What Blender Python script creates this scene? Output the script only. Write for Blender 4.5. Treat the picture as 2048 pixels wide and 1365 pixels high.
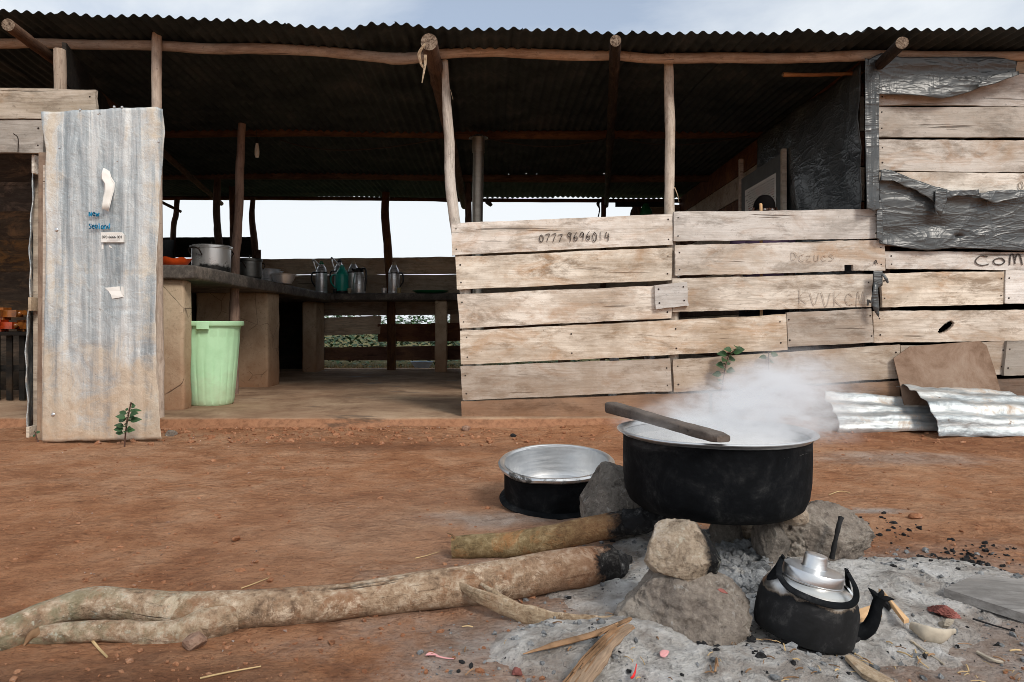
import bpy, bmesh, math, random
import numpy as np
from mathutils import Vector, Matrix, noise as mnoise
R = random.Random(7)
SC = bpy.context.scene
for o in list(bpy.data.objects):
    bpy.data.objects.remove(o)

# ------------------------------------------------------------------ camera, sky, sun, exposure
EYE, F = 0.65, 1365.3            # eye height in metres; focal length in photograph pixels
cam_d = bpy.data.cameras.new("camera")
cam = bpy.data.objects.new("camera", cam_d)
SC.collection.objects.link(cam)
cam.location = (0, 0, EYE)
cam.rotation_euler = (math.radians(90), 0, 0)
cam_d.lens, cam_d.sensor_width = 24.0, 36.0
cam_d.shift_x, cam_d.shift_y = 44 / 2048, -27.5 / 2048
cam_d.clip_start, cam_d.clip_end = 0.05, 2000
SC.camera = cam

SUN = Vector((0.42, -0.70, 0.66)).normalized()
w = bpy.data.worlds.new("World")
SC.world = w
w.use_nodes = True
wn, wl = w.node_tree.nodes, w.node_tree.links
wn.clear()
wout = wn.new("ShaderNodeOutputWorld")
bg = wn.new("ShaderNodeBackground")
bg.inputs["Strength"].default_value = 0.1
sky = wn.new("ShaderNodeTexSky")
sky.sky_type = 'NISHITA'
sky.sun_disc = False
sky.sun_elevation = math.asin(SUN.z)
sky.sun_rotation = math.atan2(SUN.x, SUN.y)
sky.dust_density = 2.0
tc = wn.new("ShaderNodeTexCoord")
sep = wn.new("ShaderNodeSeparateXYZ")
wl.new(tc.outputs["Generated"], sep.inputs[0])
# clouds laid on a flat layer: direction / (height + small number)
add = wn.new("ShaderNodeMath"); add.operation = 'ADD'; add.inputs[1].default_value = 0.22
ab = wn.new("ShaderNodeMath"); ab.operation = 'MAXIMUM'; ab.inputs[1].default_value = 0.0
wl.new(sep.outputs[2], ab.inputs[0]); wl.new(ab.outputs[0], add.inputs[0])
dv = wn.new("ShaderNodeVectorMath"); dv.operation = 'DIVIDE'
cmb = wn.new("ShaderNodeCombineXYZ")
for i in range(3):
    wl.new(add.outputs[0], cmb.inputs[i])
wl.new(tc.outputs["Generated"], dv.inputs[0]); wl.new(cmb.outputs[0], dv.inputs[1])
cn = wn.new("ShaderNodeTexNoise")
cn.inputs["Scale"].default_value = 0.8
cn.inputs["Detail"].default_value = 8
cn.inputs["Roughness"].default_value = 0.55
cn.inputs["Distortion"].default_value = 0.4
mp = wn.new("ShaderNodeMapping"); mp.inputs["Location"].default_value = (1.7, 0.3, 0.0)
wl.new(dv.outputs[0], mp.inputs[0]); wl.new(mp.outputs[0], cn.inputs["Vector"])
cr = wn.new("ShaderNodeValToRGB")
cr.color_ramp.elements[0].position = 0.41; cr.color_ramp.elements[0].color = (0.30, 0.30, 0.30, 1)
cr.color_ramp.elements[1].position = 0.585; cr.color_ramp.elements[1].color = (1, 1, 1, 1)
wl.new(cn.outputs["Fac"], cr.inputs[0])
mx = wn.new("ShaderNodeMix"); mx.data_type = 'RGBA'
mx.inputs[7].default_value = (6.0, 6.3, 6.55, 1)
hz = wn.new("ShaderNodeMapRange"); hz.interpolation_type = 'SMOOTHSTEP'     # the cloud sheet closes up towards the horizon
hz.inputs[1].default_value = 0.40; hz.inputs[2].default_value = 0.15
wl.new(sep.outputs[2], hz.inputs[0])
hm = wn.new("ShaderNodeMath"); hm.operation = 'MAXIMUM'
wl.new(cr.outputs[0], hm.inputs[0]); wl.new(hz.outputs[0], hm.inputs[1])
wl.new(hm.outputs[0], mx.inputs[0]); wl.new(sky.outputs[0], mx.inputs[6])
wl.new(mx.outputs[2], bg.inputs[0]); wl.new(bg.outputs[0], wout.inputs[0])

sun_d = bpy.data.lights.new("sun", 'SUN')
sun_d.energy = 1.45
sun_d.angle = math.radians(14)
sun_d.color = (1.0, 0.93, 0.84)
sun = bpy.data.objects.new("sun", sun_d)
SC.collection.objects.link(sun)
sun.rotation_euler = (-SUN).to_track_quat('-Z', 'Y').to_euler()

SC.view_settings.view_transform = 'Standard'
SC.view_settings.look = 'None'
SC.view_settings.gamma = 1.0
SC.view_settings.use_curve_mapping = False
SC.view_settings.exposure = 0.60
SC.render.engine = 'CYCLES'
SC.cycles.use_denoising = True
SC.cycles.filter_width = 0.9
SC.cycles.max_bounces = 7
SC.cycles.diffuse_bounces = 4
SC.cycles.volume_bounces = 6
SC.cycles.caustics_reflective = False
SC.cycles.caustics_refractive = False

# ------------------------------------------------------------------ helpers
def P(px, py, d):
    """photograph pixel + distance along the view axis -> point in the place"""
    return Vector(((px - 980) * d / F, d, EYE + (655 - py) * d / F))
def PX(px, d): return (px - 980) * d / F
def PZ(py, d): return EYE + (655 - py) * d / F

def hash3(ix, iy, iz, s):
    h = (ix.astype(np.int64) * 374761393 + iy.astype(np.int64) * 668265263 + iz.astype(np.int64) * 2147483647 + s * 974634777) & 0xFFFFFFFF
    h = ((h ^ (h >> 13)) * 1274126177) & 0xFFFFFFFF
    h = (h ^ (h >> 16)) & 0xFFFFFFFF
    return h.astype(np.float64) / 4294967295.0
def vnoise(p, s=0):
    i = np.floor(p); f = p - i; f = f * f * (3 - 2 * f)
    x, y, z = i[:, 0], i[:, 1], i[:, 2]
    r = 0
    for dx in (0, 1):
        for dy in (0, 1):
            for dz in (0, 1):
                wgt = (f[:, 0] if dx else 1 - f[:, 0]) * (f[:, 1] if dy else 1 - f[:, 1]) * (f[:, 2] if dz else 1 - f[:, 2])
                r = r + wgt * hash3(x + dx, y + dy, z + dz, s)
    return r * 2 - 1
def fbm(p, o=4, s=0, g=0.5):
    p = np.asarray(p, float); a, r, k = 1.0, 0, 0.0
    for i in range(o):
        r = r + a * vnoise(p * (2.03 ** i) + 13.7 * i, s + i); k += a; a *= g
    return r / k
def smooth(a, b, x):
    t = np.clip((x - a) / (b - a), 0, 1); return t * t * (3 - 2 * t)

WL = {}
def root(o): return WL.get(o.name, Vector((0, 0, 0))) if o else Vector((0, 0, 0))
def tag(o, label=None, cat=None, group=None, kind=None):
    if label: o['label'] = label
    if cat: o['category'] = cat
    if group: o['group'] = group
    if kind: o['kind'] = kind
    return o
def empty(name, loc, label, cat, group=None, rot=None):
    o = bpy.data.objects.new(name, None)
    SC.collection.objects.link(o)
    o.location = loc; o.empty_display_size = 0.1
    if rot: o.rotation_euler = rot
    WL[o.name] = Vector(loc)
    return tag(o, label, cat, group)
def mk(name, verts, faces, mat, parent=None, origin=None, local=False, smooth_=True, uvs=None, mats=None, fmat=None):
    """one mesh object; verts in world space (or in the parent's space when local)"""
    me = bpy.data.meshes.new(name)
    v = np.asarray(verts, float).reshape(-1, 3)
    if origin is None:
        origin = (0, 0, 0) if local else (v.min(0) + v.max(0)) / 2
    origin = Vector(origin)
    me.from_pydata((v - np.array(origin)).tolist(), [], faces if isinstance(faces, list) else faces.tolist())
    for m in (mats or [mat]):
        me.materials.append(m)
    if fmat is not None:
        me.polygons.foreach_set("material_index", fmat)
    if smooth_:
        me.polygons.foreach_set("use_smooth", [True] * len(me.polygons))
        if smooth_ != 'all':
            me.set_sharp_from_angle(angle=math.radians(38))
    if uvs is not None:
        ul = me.uv_layers.new(name="UVMap")
        li = np.empty(len(me.loops), dtype=np.int32)
        me.loops.foreach_get("vertex_index", li)
        if callable(uvs):
            uvs(me, ul, li)
        else:
            ul.data.foreach_set("uv", np.asarray(uvs, np.float32)[li].ravel())
    o = bpy.data.objects.new(name, me)
    SC.collection.objects.link(o)
    if parent:
        o.parent = parent
        o.location = origin if local else origin - root(parent)
    else:
        o.location = origin
    WL[o.name] = origin
    return o
def copy_tree(o, parent=None):
    c = o.copy(); SC.collection.objects.link(c)
    if parent: c.parent = parent
    WL[c.name] = root(o).copy()
    for ch in list(o.children): copy_tree(ch, c)
    return c

def boxv(a, b, jit=0):
    v = [[x, y, z] for x in (a[0], b[0]) for y in (a[1], b[1]) for z in (a[2], b[2])]
    f = [(0, 1, 3, 2), (4, 6, 7, 5), (0, 4, 5, 1), (2, 3, 7, 6), (0, 2, 6, 4), (1, 5, 7, 3)]
    return v, f
def box(name, a, b, mat, parent=None, bevel=0.006, local=False, rough=0.0, seg=2, div=0):
    bm = bmesh.new()
    v, f = boxv(a, b)
    vs = [bm.verts.new(p) for p in v]
    for q in f: bm.faces.new([vs[i] for i in q])
    bmesh.ops.recalc_face_normals(bm, faces=bm.faces)
    if bevel:
        bmesh.ops.bevel(bm, geom=list(bm.edges), offset=bevel, segments=seg, affect='EDGES', profile=0.6)
    if div:
        bmesh.ops.subdivide_edges(bm, edges=[e for e in bm.edges if e.calc_length() > 0.08], cuts=div, use_grid_fill=True)
    if rough:
        vv = np.array([x.co for x in bm.verts])
        n = np.stack([fbm(vv * 6 + 5 * i, 4, 11 + i) for i in range(3)], 1) * rough
        for x, d in zip(bm.verts, n): x.co += Vector(d)
    bm.verts.index_update()
    V = [x.co[:] for x in bm.verts]; Fc = [tuple(x.index for x in q.verts) for q in bm.faces]
    bm.free()
    return mk(name, V, Fc, mat, parent, local=local, origin=None if not local else (0, 0, 0))

def catmull(pts, n):
    p = [np.array(q, float) for q in pts]
    p = [2 * p[0] - p[1]] + p + [2 * p[-1] - p[-2]]
    out = []
    segs = len(p) - 3
    for i in range(n):
        t = i / (n - 1) * segs; k = min(int(t), segs - 1); t -= k
        a, b, c, d = p[k:k + 4]
        out.append(0.5 * (2 * b + (c - a) * t + (2 * a - 5 * b + 4 * c - d) * t * t + (3 * b - a - 3 * c + d) * t ** 3))
    return np.array(out)
def tube_geo(pts, radii, seg=12, n=None, amp=0.0, fs=20, squash=None, seed=0, knob=0.0):
    n = n or max(8, len(pts) * 6)
    q = np.array(pts, float)
    if q.shape[1] == 3 and len(q) > 1:
        c = catmull(q, n)
    rr = np.interp(np.linspace(0, 1, n), np.linspace(0, 1, len(radii)), radii)
    T = np.gradient(c, axis=0); T /= np.linalg.norm(T, axis=1)[:, None]
    ref = np.array((0, 1, 0.)) if abs(T[0][1]) < 0.8 else np.array((0, 0, -1.))
    V, UV, Lc = [], [], 0
    for i in range(n):
        u = ref - T[i] * ref.dot(T[i]); u /= np.linalg.norm(u); ref = u
        v = np.cross(T[i], u)
        if i: Lc += np.linalg.norm(c[i] - c[i - 1])
        for k in range(seg):
            a = 2 * math.pi * k / seg
            s = squash or (1, 1)
            V.append(c[i] + rr[i] * (math.cos(a) * s[0] * u + math.sin(a) * s[1] * v))
            UV.append((k / seg * 2 * math.pi * max(rr), Lc))
    V = np.array(V)
    if amp:
        cc = np.repeat(c, seg, 0)
        d = V - cc
        ln = np.linalg.norm(d, axis=1)[:, None] + 1e-9
        V = V + d / ln * (amp * fbm(V * fs, 4, seed))[:, None]
        if knob:
            V = V + d / ln * (knob * np.clip(fbm(V * np.array([5.0, 5, 5]), 2, seed + 5) - 0.25, 0, 1))[:, None]
    Fc = []
    for i in range(n - 1):
        for k in range(seg):
            k2 = (k + 1) % seg
            Fc.append((i * seg + k, i * seg + k2, (i + 1) * seg + k2, (i + 1) * seg + k))
    nf = len(Fc)
    Fc.append(tuple(range(seg))[::-1]); Fc.append(tuple((n - 1) * seg + k for k in range(seg)))
    return V, Fc, UV, nf
def tube(name, pts, radii, mat, parent=None, seg=12, n=None, amp=0.0, fs=20, cap=None, squash=None, seed=0, local=False, knob=0.0):
    V, Fc, UV, nf = tube_geo(pts, radii, seg, n, amp, fs, squash, seed, knob)
    fm = [0] * nf + [1 if cap else 0] * 2
    return mk(name, V, Fc, mat, parent, uvs=UV, mats=[mat, cap] if cap else None, fmat=fm, local=local)
def lathe_geo(prof, seg=64, dent=0.0, ds=3, c=(0, 0, 0), seed=0):
    V = []
    for r, z in prof:
        for k in range(seg):
            a = 2 * math.pi * k / seg
            V.append((c[0] + r * math.cos(a), c[1] + r * math.sin(a), c[2] + z))
    V = np.array(V)
    if dent:
        rad = V - np.array(c); rad[:, 2] = 0
        V = V + rad * (dent * fbm((V - np.array(c)) * ds, 3, seed))[:, None]
        V[:, 2] += dent * 0.25 * fbm((V - np.array(c)) * ds * 0.8, 2, seed + 9)
    Fc = []
    for i in range(len(prof) - 1):
        for k in range(seg):
            k2 = (k + 1) % seg
            Fc.append((i * seg + k, i * seg + k2, (i + 1) * seg + k2, (i + 1) * seg + k))
    return V, Fc
def lathe(name, prof, mat, parent=None, seg=64, dent=0.0, ds=3, c=(0, 0, 0), local=False, seed=0, close=False):
    V, Fc = lathe_geo(prof, seg, dent, ds, c, seed)
    if close:
        n = len(prof)
        Fc = Fc + [tuple(range(seg))[::-1], tuple((n - 1) * seg + k for k in range(seg))]
    return mk(name, V, Fc, mat, parent, local=local)

# ------------------------------------------------------------------ materials
class M:
    def __init__(s, name, rough=0.85, metal=0.0, spec=0.3, col=(0.5, 0.5, 0.5)):
        s.m = bpy.data.materials.new(name); s.m.use_nodes = True
        s.t = s.m.node_tree; s.b = s.t.nodes["Principled BSDF"]
        s.out = s.t.nodes["Material Output"]
        s.set("Roughness", rough); s.set("Metallic", metal); s.set("Specular IOR Level", spec); s.set("Base Color", (*col, 1))
    def set(s, k, v):
        if hasattr(v, "is_output"): s.t.links.new(v, s.b.inputs[k])
        else: s.b.inputs[k].default_value = v
    def nd(s, t, **kw):
        n = s.t.nodes.new(t)
        for k, v in kw.items(): setattr(n, k, v)
        return n
    def put(s, sock, v):
        if hasattr(v, "is_output"): s.t.links.new(v, sock)
        else: sock.default_value = v
    def vec(s, kind="Object", scale=(1, 1, 1), rnd=True):
        tcn = s.nd("ShaderNodeTexCoord")
        v = tcn.outputs[kind]
        if kind == "World":
            pass
        mpn = s.nd("ShaderNodeMapping"); mpn.inputs["Scale"].default_value = scale
        s.t.links.new(v, mpn.inputs[0])
        if rnd:
            oi = s.nd("ShaderNodeObjectInfo")
            ml = s.math('MULTIPLY', oi.outputs["Random"], 83.0)
            cb = s.nd("ShaderNodeCombineXYZ")
            for i in range(3): s.t.links.new(ml, cb.inputs[i])
            s.t.links.new(cb.outputs[0], mpn.inputs["Location"])
        return mpn.outputs[0]
    def pos(s, scale=(1, 1, 1)):
        g = s.nd("ShaderNodeNewGeometry")
        mpn = s.nd("ShaderNodeMapping"); mpn.inputs["Scale"].default_value = scale
        s.t.links.new(g.outputs["Position"], mpn.inputs[0]); return mpn.outputs[0]
    def z(s, v=None):
        sp = s.nd("ShaderNodeSeparateXYZ"); s.t.links.new(v or s.pos(), sp.inputs[0]); return sp.outputs[2]
    def xyz(s, v):
        sp = s.nd("ShaderNodeSeparateXYZ"); s.t.links.new(v, sp.inputs[0]); return sp.outputs
    def noise(s, v, scale=5, detail=6, rough=0.6, dist=0.0):
        n = s.nd("ShaderNodeTexNoise"); s.t.links.new(v, n.inputs["Vector"])
        n.inputs["Scale"].default_value = scale; n.inputs["Detail"].default_value = detail
        n.inputs["Roughness"].default_value = rough; n.inputs["Distortion"].default_value = dist
        return n.outputs["Fac"]
    def voro(s, v, scale=5, feature='F1', out="Distance"):
        n = s.nd("ShaderNodeTexVoronoi", feature=feature); s.t.links.new(v, n.inputs["Vector"]); n.inputs["Scale"].default_value = scale
        return n.outputs[out]
    def ramp(s, f, stops, interp='LINEAR'):
        n = s.nd("ShaderNodeValToRGB"); n.color_ramp.interpolation = interp
        e = n.color_ramp.elements
        while len(e) < len(stops): e.new(0.5)
        for q, (p, c) in zip(e, stops):
            q.position = p; q.color = (*c, 1) if hasattr(c, "__len__") else (c, c, c, 1)
        s.put(n.inputs[0], f); return n.outputs[0]
    def mix(s, f, a, b, mode='MIX'):
        n = s.nd("ShaderNodeMix", data_type='RGBA', blend_type=mode)
        s.put(n.inputs[0], f)
        for i, v in ((6, a), (7, b)):
            s.put(n.inputs[i], (*v, 1) if isinstance(v, tuple) and len(v) == 3 else v)
        return n.outputs[2]
    def math(s, op, a, b=0.0, clamp=False):
        n = s.nd("ShaderNodeMath", operation=op, use_clamp=clamp); s.put(n.inputs[0], a); s.put(n.inputs[1], b); return n.outputs[0]
    def rand(s): return s.nd("ShaderNodeObjectInfo").outputs["Random"]
    def bump(s, h, strength=0.5, dist=0.01, prev=None):
        n = s.nd("ShaderNodeBump"); n.inputs["Strength"].default_value = strength; n.inputs["Distance"].default_value = dist
        s.put(n.inputs["Height"], h)
        if prev: s.t.links.new(prev, n.inputs["Normal"])
        s.t.links.new(n.outputs[0], s.b.inputs["Normal"]); return n.outputs[0]

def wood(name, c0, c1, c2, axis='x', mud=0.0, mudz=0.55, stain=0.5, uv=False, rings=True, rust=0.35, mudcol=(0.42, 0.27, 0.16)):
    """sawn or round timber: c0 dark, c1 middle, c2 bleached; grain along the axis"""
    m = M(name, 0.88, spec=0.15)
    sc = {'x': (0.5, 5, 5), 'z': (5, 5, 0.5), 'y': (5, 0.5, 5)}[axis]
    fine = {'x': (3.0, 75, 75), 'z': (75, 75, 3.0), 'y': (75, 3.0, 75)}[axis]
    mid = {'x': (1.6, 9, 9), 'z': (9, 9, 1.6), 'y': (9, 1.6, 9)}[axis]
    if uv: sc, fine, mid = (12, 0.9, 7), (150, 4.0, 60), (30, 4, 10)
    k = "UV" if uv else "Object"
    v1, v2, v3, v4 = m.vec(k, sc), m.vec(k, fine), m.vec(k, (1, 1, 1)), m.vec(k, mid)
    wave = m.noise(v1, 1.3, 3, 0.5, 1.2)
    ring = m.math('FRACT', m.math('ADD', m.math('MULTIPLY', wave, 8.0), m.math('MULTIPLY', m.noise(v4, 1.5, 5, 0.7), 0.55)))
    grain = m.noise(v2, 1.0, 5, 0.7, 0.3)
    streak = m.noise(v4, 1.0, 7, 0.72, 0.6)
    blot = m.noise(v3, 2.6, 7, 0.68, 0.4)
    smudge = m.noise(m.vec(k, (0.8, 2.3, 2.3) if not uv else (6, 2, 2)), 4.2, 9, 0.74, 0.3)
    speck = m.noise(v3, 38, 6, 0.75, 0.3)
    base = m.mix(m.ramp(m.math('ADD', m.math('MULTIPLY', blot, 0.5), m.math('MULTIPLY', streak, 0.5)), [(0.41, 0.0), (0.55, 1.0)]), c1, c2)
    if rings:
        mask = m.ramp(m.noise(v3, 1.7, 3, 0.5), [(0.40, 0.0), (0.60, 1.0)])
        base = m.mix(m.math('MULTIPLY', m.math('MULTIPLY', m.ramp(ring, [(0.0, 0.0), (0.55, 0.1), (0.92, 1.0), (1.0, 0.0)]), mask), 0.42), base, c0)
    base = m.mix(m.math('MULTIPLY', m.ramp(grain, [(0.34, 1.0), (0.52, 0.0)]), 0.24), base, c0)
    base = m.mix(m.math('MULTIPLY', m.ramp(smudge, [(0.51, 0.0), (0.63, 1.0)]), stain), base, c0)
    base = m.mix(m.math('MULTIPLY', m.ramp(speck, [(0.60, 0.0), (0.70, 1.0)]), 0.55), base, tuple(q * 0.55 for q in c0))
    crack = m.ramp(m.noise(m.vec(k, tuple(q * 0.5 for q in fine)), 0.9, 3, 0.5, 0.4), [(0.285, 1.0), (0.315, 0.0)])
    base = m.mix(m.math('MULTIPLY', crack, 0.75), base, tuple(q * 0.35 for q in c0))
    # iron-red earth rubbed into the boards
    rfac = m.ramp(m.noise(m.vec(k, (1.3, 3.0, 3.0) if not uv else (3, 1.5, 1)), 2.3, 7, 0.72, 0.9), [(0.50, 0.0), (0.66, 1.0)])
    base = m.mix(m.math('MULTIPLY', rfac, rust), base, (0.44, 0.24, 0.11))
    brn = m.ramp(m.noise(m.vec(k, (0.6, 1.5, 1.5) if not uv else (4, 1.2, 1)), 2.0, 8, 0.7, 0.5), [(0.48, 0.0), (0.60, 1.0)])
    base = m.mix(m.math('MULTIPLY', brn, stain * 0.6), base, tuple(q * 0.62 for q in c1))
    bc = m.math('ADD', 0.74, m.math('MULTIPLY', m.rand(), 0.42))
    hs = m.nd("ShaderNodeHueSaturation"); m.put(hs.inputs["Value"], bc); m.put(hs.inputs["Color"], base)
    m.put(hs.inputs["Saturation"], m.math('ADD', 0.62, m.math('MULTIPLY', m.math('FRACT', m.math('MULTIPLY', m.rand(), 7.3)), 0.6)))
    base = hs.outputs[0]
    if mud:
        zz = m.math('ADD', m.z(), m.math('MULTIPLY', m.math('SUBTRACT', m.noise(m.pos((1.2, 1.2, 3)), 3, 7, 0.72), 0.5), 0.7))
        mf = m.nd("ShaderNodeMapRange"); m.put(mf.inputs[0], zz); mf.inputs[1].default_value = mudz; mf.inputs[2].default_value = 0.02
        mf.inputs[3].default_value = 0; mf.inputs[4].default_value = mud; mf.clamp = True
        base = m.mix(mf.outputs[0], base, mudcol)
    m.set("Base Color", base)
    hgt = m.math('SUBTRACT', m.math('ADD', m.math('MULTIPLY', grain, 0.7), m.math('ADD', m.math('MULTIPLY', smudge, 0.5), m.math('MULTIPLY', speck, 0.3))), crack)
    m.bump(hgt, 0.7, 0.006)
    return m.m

W_PALE = wood("weathered_pale_wood", (0.21, 0.155, 0.11), (0.52, 0.425, 0.33), (0.84, 0.775, 0.68), mud=0.42, mudz=1.05, stain=0.78, rust=0.55)
W_PALE_HI = wood("bleached_pale_wood", (0.26, 0.215, 0.175), (0.61, 0.54, 0.465), (0.82, 0.775, 0.72), stain=0.7, rust=0.42)
W_BASE = wood("mud_caked_board", (0.11, 0.065, 0.04), (0.27, 0.16, 0.095), (0.38, 0.235, 0.145), mud=0.40, mudz=0.3, stain=0.8, mudcol=(0.30, 0.15, 0.08))
W_GREY = wood("grey_board", (0.19, 0.155, 0.12), (0.45, 0.39, 0.32), (0.60, 0.54, 0.47), stain=0.6, rust=0.25)
W_DARK = wood("smoky_board", (0.15, 0.11, 0.08), (0.50, 0.385, 0.285), (0.66, 0.54, 0.41), stain=0.5)
W_STORE = wood("store_room_board", (0.02, 0.014, 0.01), (0.06, 0.04, 0.028), (0.09, 0.065, 0.045), stain=0.5)  # dark tone puts the store room's gloom into the wood colour
POLE_BLACK = wood("shade_black_pole", (0.008, 0.006, 0.005), (0.028, 0.018, 0.013), (0.05, 0.032, 0.022), uv=True, stain=0.5, rust=0.1)  # rafter wood with the shade under the roof put into its colour
W_POST = wood("upright_red_brown_timber", (0.10, 0.055, 0.035), (0.25, 0.15, 0.095), (0.38, 0.27, 0.19), axis='z', stain=0.4, mud=0.4, mudz=0.4)
W_RED = wood("dark_red_board", (0.04, 0.022, 0.017), (0.13, 0.062, 0.044), (0.19, 0.10, 0.07), stain=0.5)
W_SOOT = wood("soot_and_shade_board", (0.006, 0.006, 0.006), (0.018, 0.016, 0.015), (0.03, 0.026, 0.022), stain=0.4, rust=0.05)
POLE = wood("peeled_pole", (0.13, 0.07, 0.04), (0.42, 0.27, 0.17), (0.58, 0.44, 0.32), uv=True, stain=0.4, rust=0.4)
POLE_PALE = wood("bleached_post", (0.20, 0.14, 0.10), (0.54, 0.44, 0.34), (0.76, 0.67, 0.56), uv=True, stain=0.5, rust=0.2)
POLE_DARK = wood("smoke_and_shade_pole", (0.02, 0.012, 0.01), (0.09, 0.05, 0.033), (0.15, 0.085, 0.055), uv=True, stain=0.5, rust=0.2)  # smoke-dark timber; on the rafters this tone also paints in the roof's shade
POLE_RED = wood("reddish_post", (0.07, 0.03, 0.018), (0.24, 0.115, 0.065), (0.36, 0.2, 0.12), uv=True, stain=0.4, rust=0.4)
CUT = M("sawn_end", 0.9, col=(0.5, 0.38, 0.27))
CUT.set("Base Color", CUT.ramp(CUT.noise(CUT.vec(scale=(1, 1, 1)), 60, 4), [(0.35, (0.28, 0.18, 0.11)), (0.6, (0.55, 0.43, 0.32))])); CUT = CUT.m

def bark(name, cols, spots, lich=None, fs=48, char=None):
    m = M(name, 0.9, spec=0.2)
    v = m.vec("UV", (1, 0.45, 1), True); vo = m.vec("Object", (1, 1, 1))
    a = m.noise(v, 13, 8, 0.65, 0.5); b = m.noise(vo, fs, 8, 0.72, 0.2); c = m.noise(vo, 12, 8, 0.74, 0.4)
    col = m.ramp(m.math('ADD', m.math('MULTIPLY', a, 0.4), m.math('MULTIPLY', b, 0.6)), [(0.38, cols[0]), (0.5, cols[1]), (0.62, cols[2])])
    col = m.mix(m.ramp(c, [(0.53, 0.0), (0.62, 0.6)]), col, spots)
    col = m.mix(m.math('MULTIPLY', m.ramp(m.noise(m.vec("UV", (3.5, 0.5, 1)), 16, 7, 0.75, 0.8), [(0.58, 0.0), (0.66, 1.0)]), 0.65), col, tuple(q * 0.35 for q in cols[0]))
    col = m.mix(m.math('MULTIPLY', m.ramp(m.noise(vo, 70, 6, 0.75), [(0.58, 0.0), (0.68, 1.0)]), 0.6), col, tuple(q * 0.5 for q in cols[0]))
    col = m.mix(m.math('MULTIPLY', m.ramp(m.noise(vo, 21, 7, 0.75, 0.5), [(0.56, 0.0), (0.64, 1.0)]), 0.6), col, tuple(min(0.8, q * 1.35) for q in cols[2]))
    if lich:
        lf = m.math('MULTIPLY', m.ramp(m.noise(vo, 16, 6, 0.7), [(0.52, 0.0), (0.62, 1.0)]), m.ramp(m.xyz(vo)[0] if False else m.xyz(m.pos())[0], [(0.0, 1.0), (1.0, 0.0)]))
        mr = m.nd("ShaderNodeMapRange"); m.put(mr.inputs[0], m.xyz(m.pos())[0]); mr.inputs[1].default_value = -0.95; mr.inputs[2].default_value = -0.45; mr.inputs[3].default_value = 1; mr.inputs[4].default_value = 0
        col = m.mix(m.math('MULTIPLY', mr.outputs[0], m.ramp(m.noise(vo, 19, 7, 0.72), [(0.46, 0.0), (0.58, 0.6)])), col, lich)
        col = m.mix(m.math('MULTIPLY', mr.outputs[0], m.ramp(m.noise(vo, 55, 5, 0.7), [(0.58, 0.0), (0.64, 0.9)])), col, (0.45, 0.44, 0.36))
    cracks = m.ramp(m.noise(m.vec("UV", (26, 1.6, 1)), 1.0, 5, 0.62, 0.5), [(0.33, 1.0), (0.37, 0.0)])
    col = m.mix(m.math('MULTIPLY', cracks, 0.7), col, tuple(q * 0.3 for q in cols[0]))
    if char:
        cx = m.math('ADD', m.xyz(m.pos())[0], m.math('MULTIPLY', m.math('SUBTRACT', m.noise(vo, 13, 6, 0.7, 0.6), 0.5), 0.16))
        cf = m.nd("ShaderNodeMapRange"); m.put(cf.inputs[0], cx); cf.inputs[1].default_value = char[0]; cf.inputs[2].default_value = char[1]
        cc = m.ramp(m.noise(vo, 34, 7, 0.75, 0.5), [(0.5, (0.010, 0.009, 0.009)), (0.62, (0.05, 0.048, 0.046)), (0.70, (0.40, 0.39, 0.38))])
        br = m.nd("ShaderNodeMapRange"); m.put(br.inputs[0], cx); br.inputs[1].default_value = char[0] - 0.25; br.inputs[2].default_value = char[0] + 0.02; br.inputs[4].default_value = 0.65
        col = m.mix(br.outputs[0], col, (0.16, 0.065, 0.032))
        col = m.mix(cf.outputs[0], col, cc)
    m.set("Base Color", col)
    m.bump(m.math('SUBTRACT', m.math('ADD', a, m.math('MULTIPLY', b, 1.2)), cracks), 1.0, 0.008)
    return m.m
BARK = bark("pale_bark", [(0.14, 0.09, 0.06), (0.36, 0.25, 0.165), (0.57, 0.465, 0.355)], (0.25, 0.115, 0.055), (0.19, 0.20, 0.125), char=(0.262, 0.282))
BARK2 = bark("olive_bark", [(0.09, 0.06, 0.03), (0.21, 0.15, 0.075), (0.33, 0.26, 0.15)], (0.36, 0.16, 0.06), char=(0.335, 0.365))
STRIP = bark("dry_bark_strip", [(0.2, 0.13, 0.08), (0.4, 0.3, 0.2), (0.55, 0.45, 0.34)], (0.28, 0.16, 0.09))
CHARRED = M("charred_wood", 0.9, col=(0.01, 0.01, 0.01))
_v = CHARRED.vec(); CHARRED.set("Base Color", CHARRED.ramp(CHARRED.noise(_v, 26, 8, 0.75, 0.5), [(0.5, (0.008, 0.008, 0.009)), (0.62, (0.06, 0.06, 0.06)), (0.72, (0.42, 0.41, 0.4))]))
CHARRED.bump(CHARRED.voro(_v, 60), 0.8, 0.008); CHARRED = CHARRED.m

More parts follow.
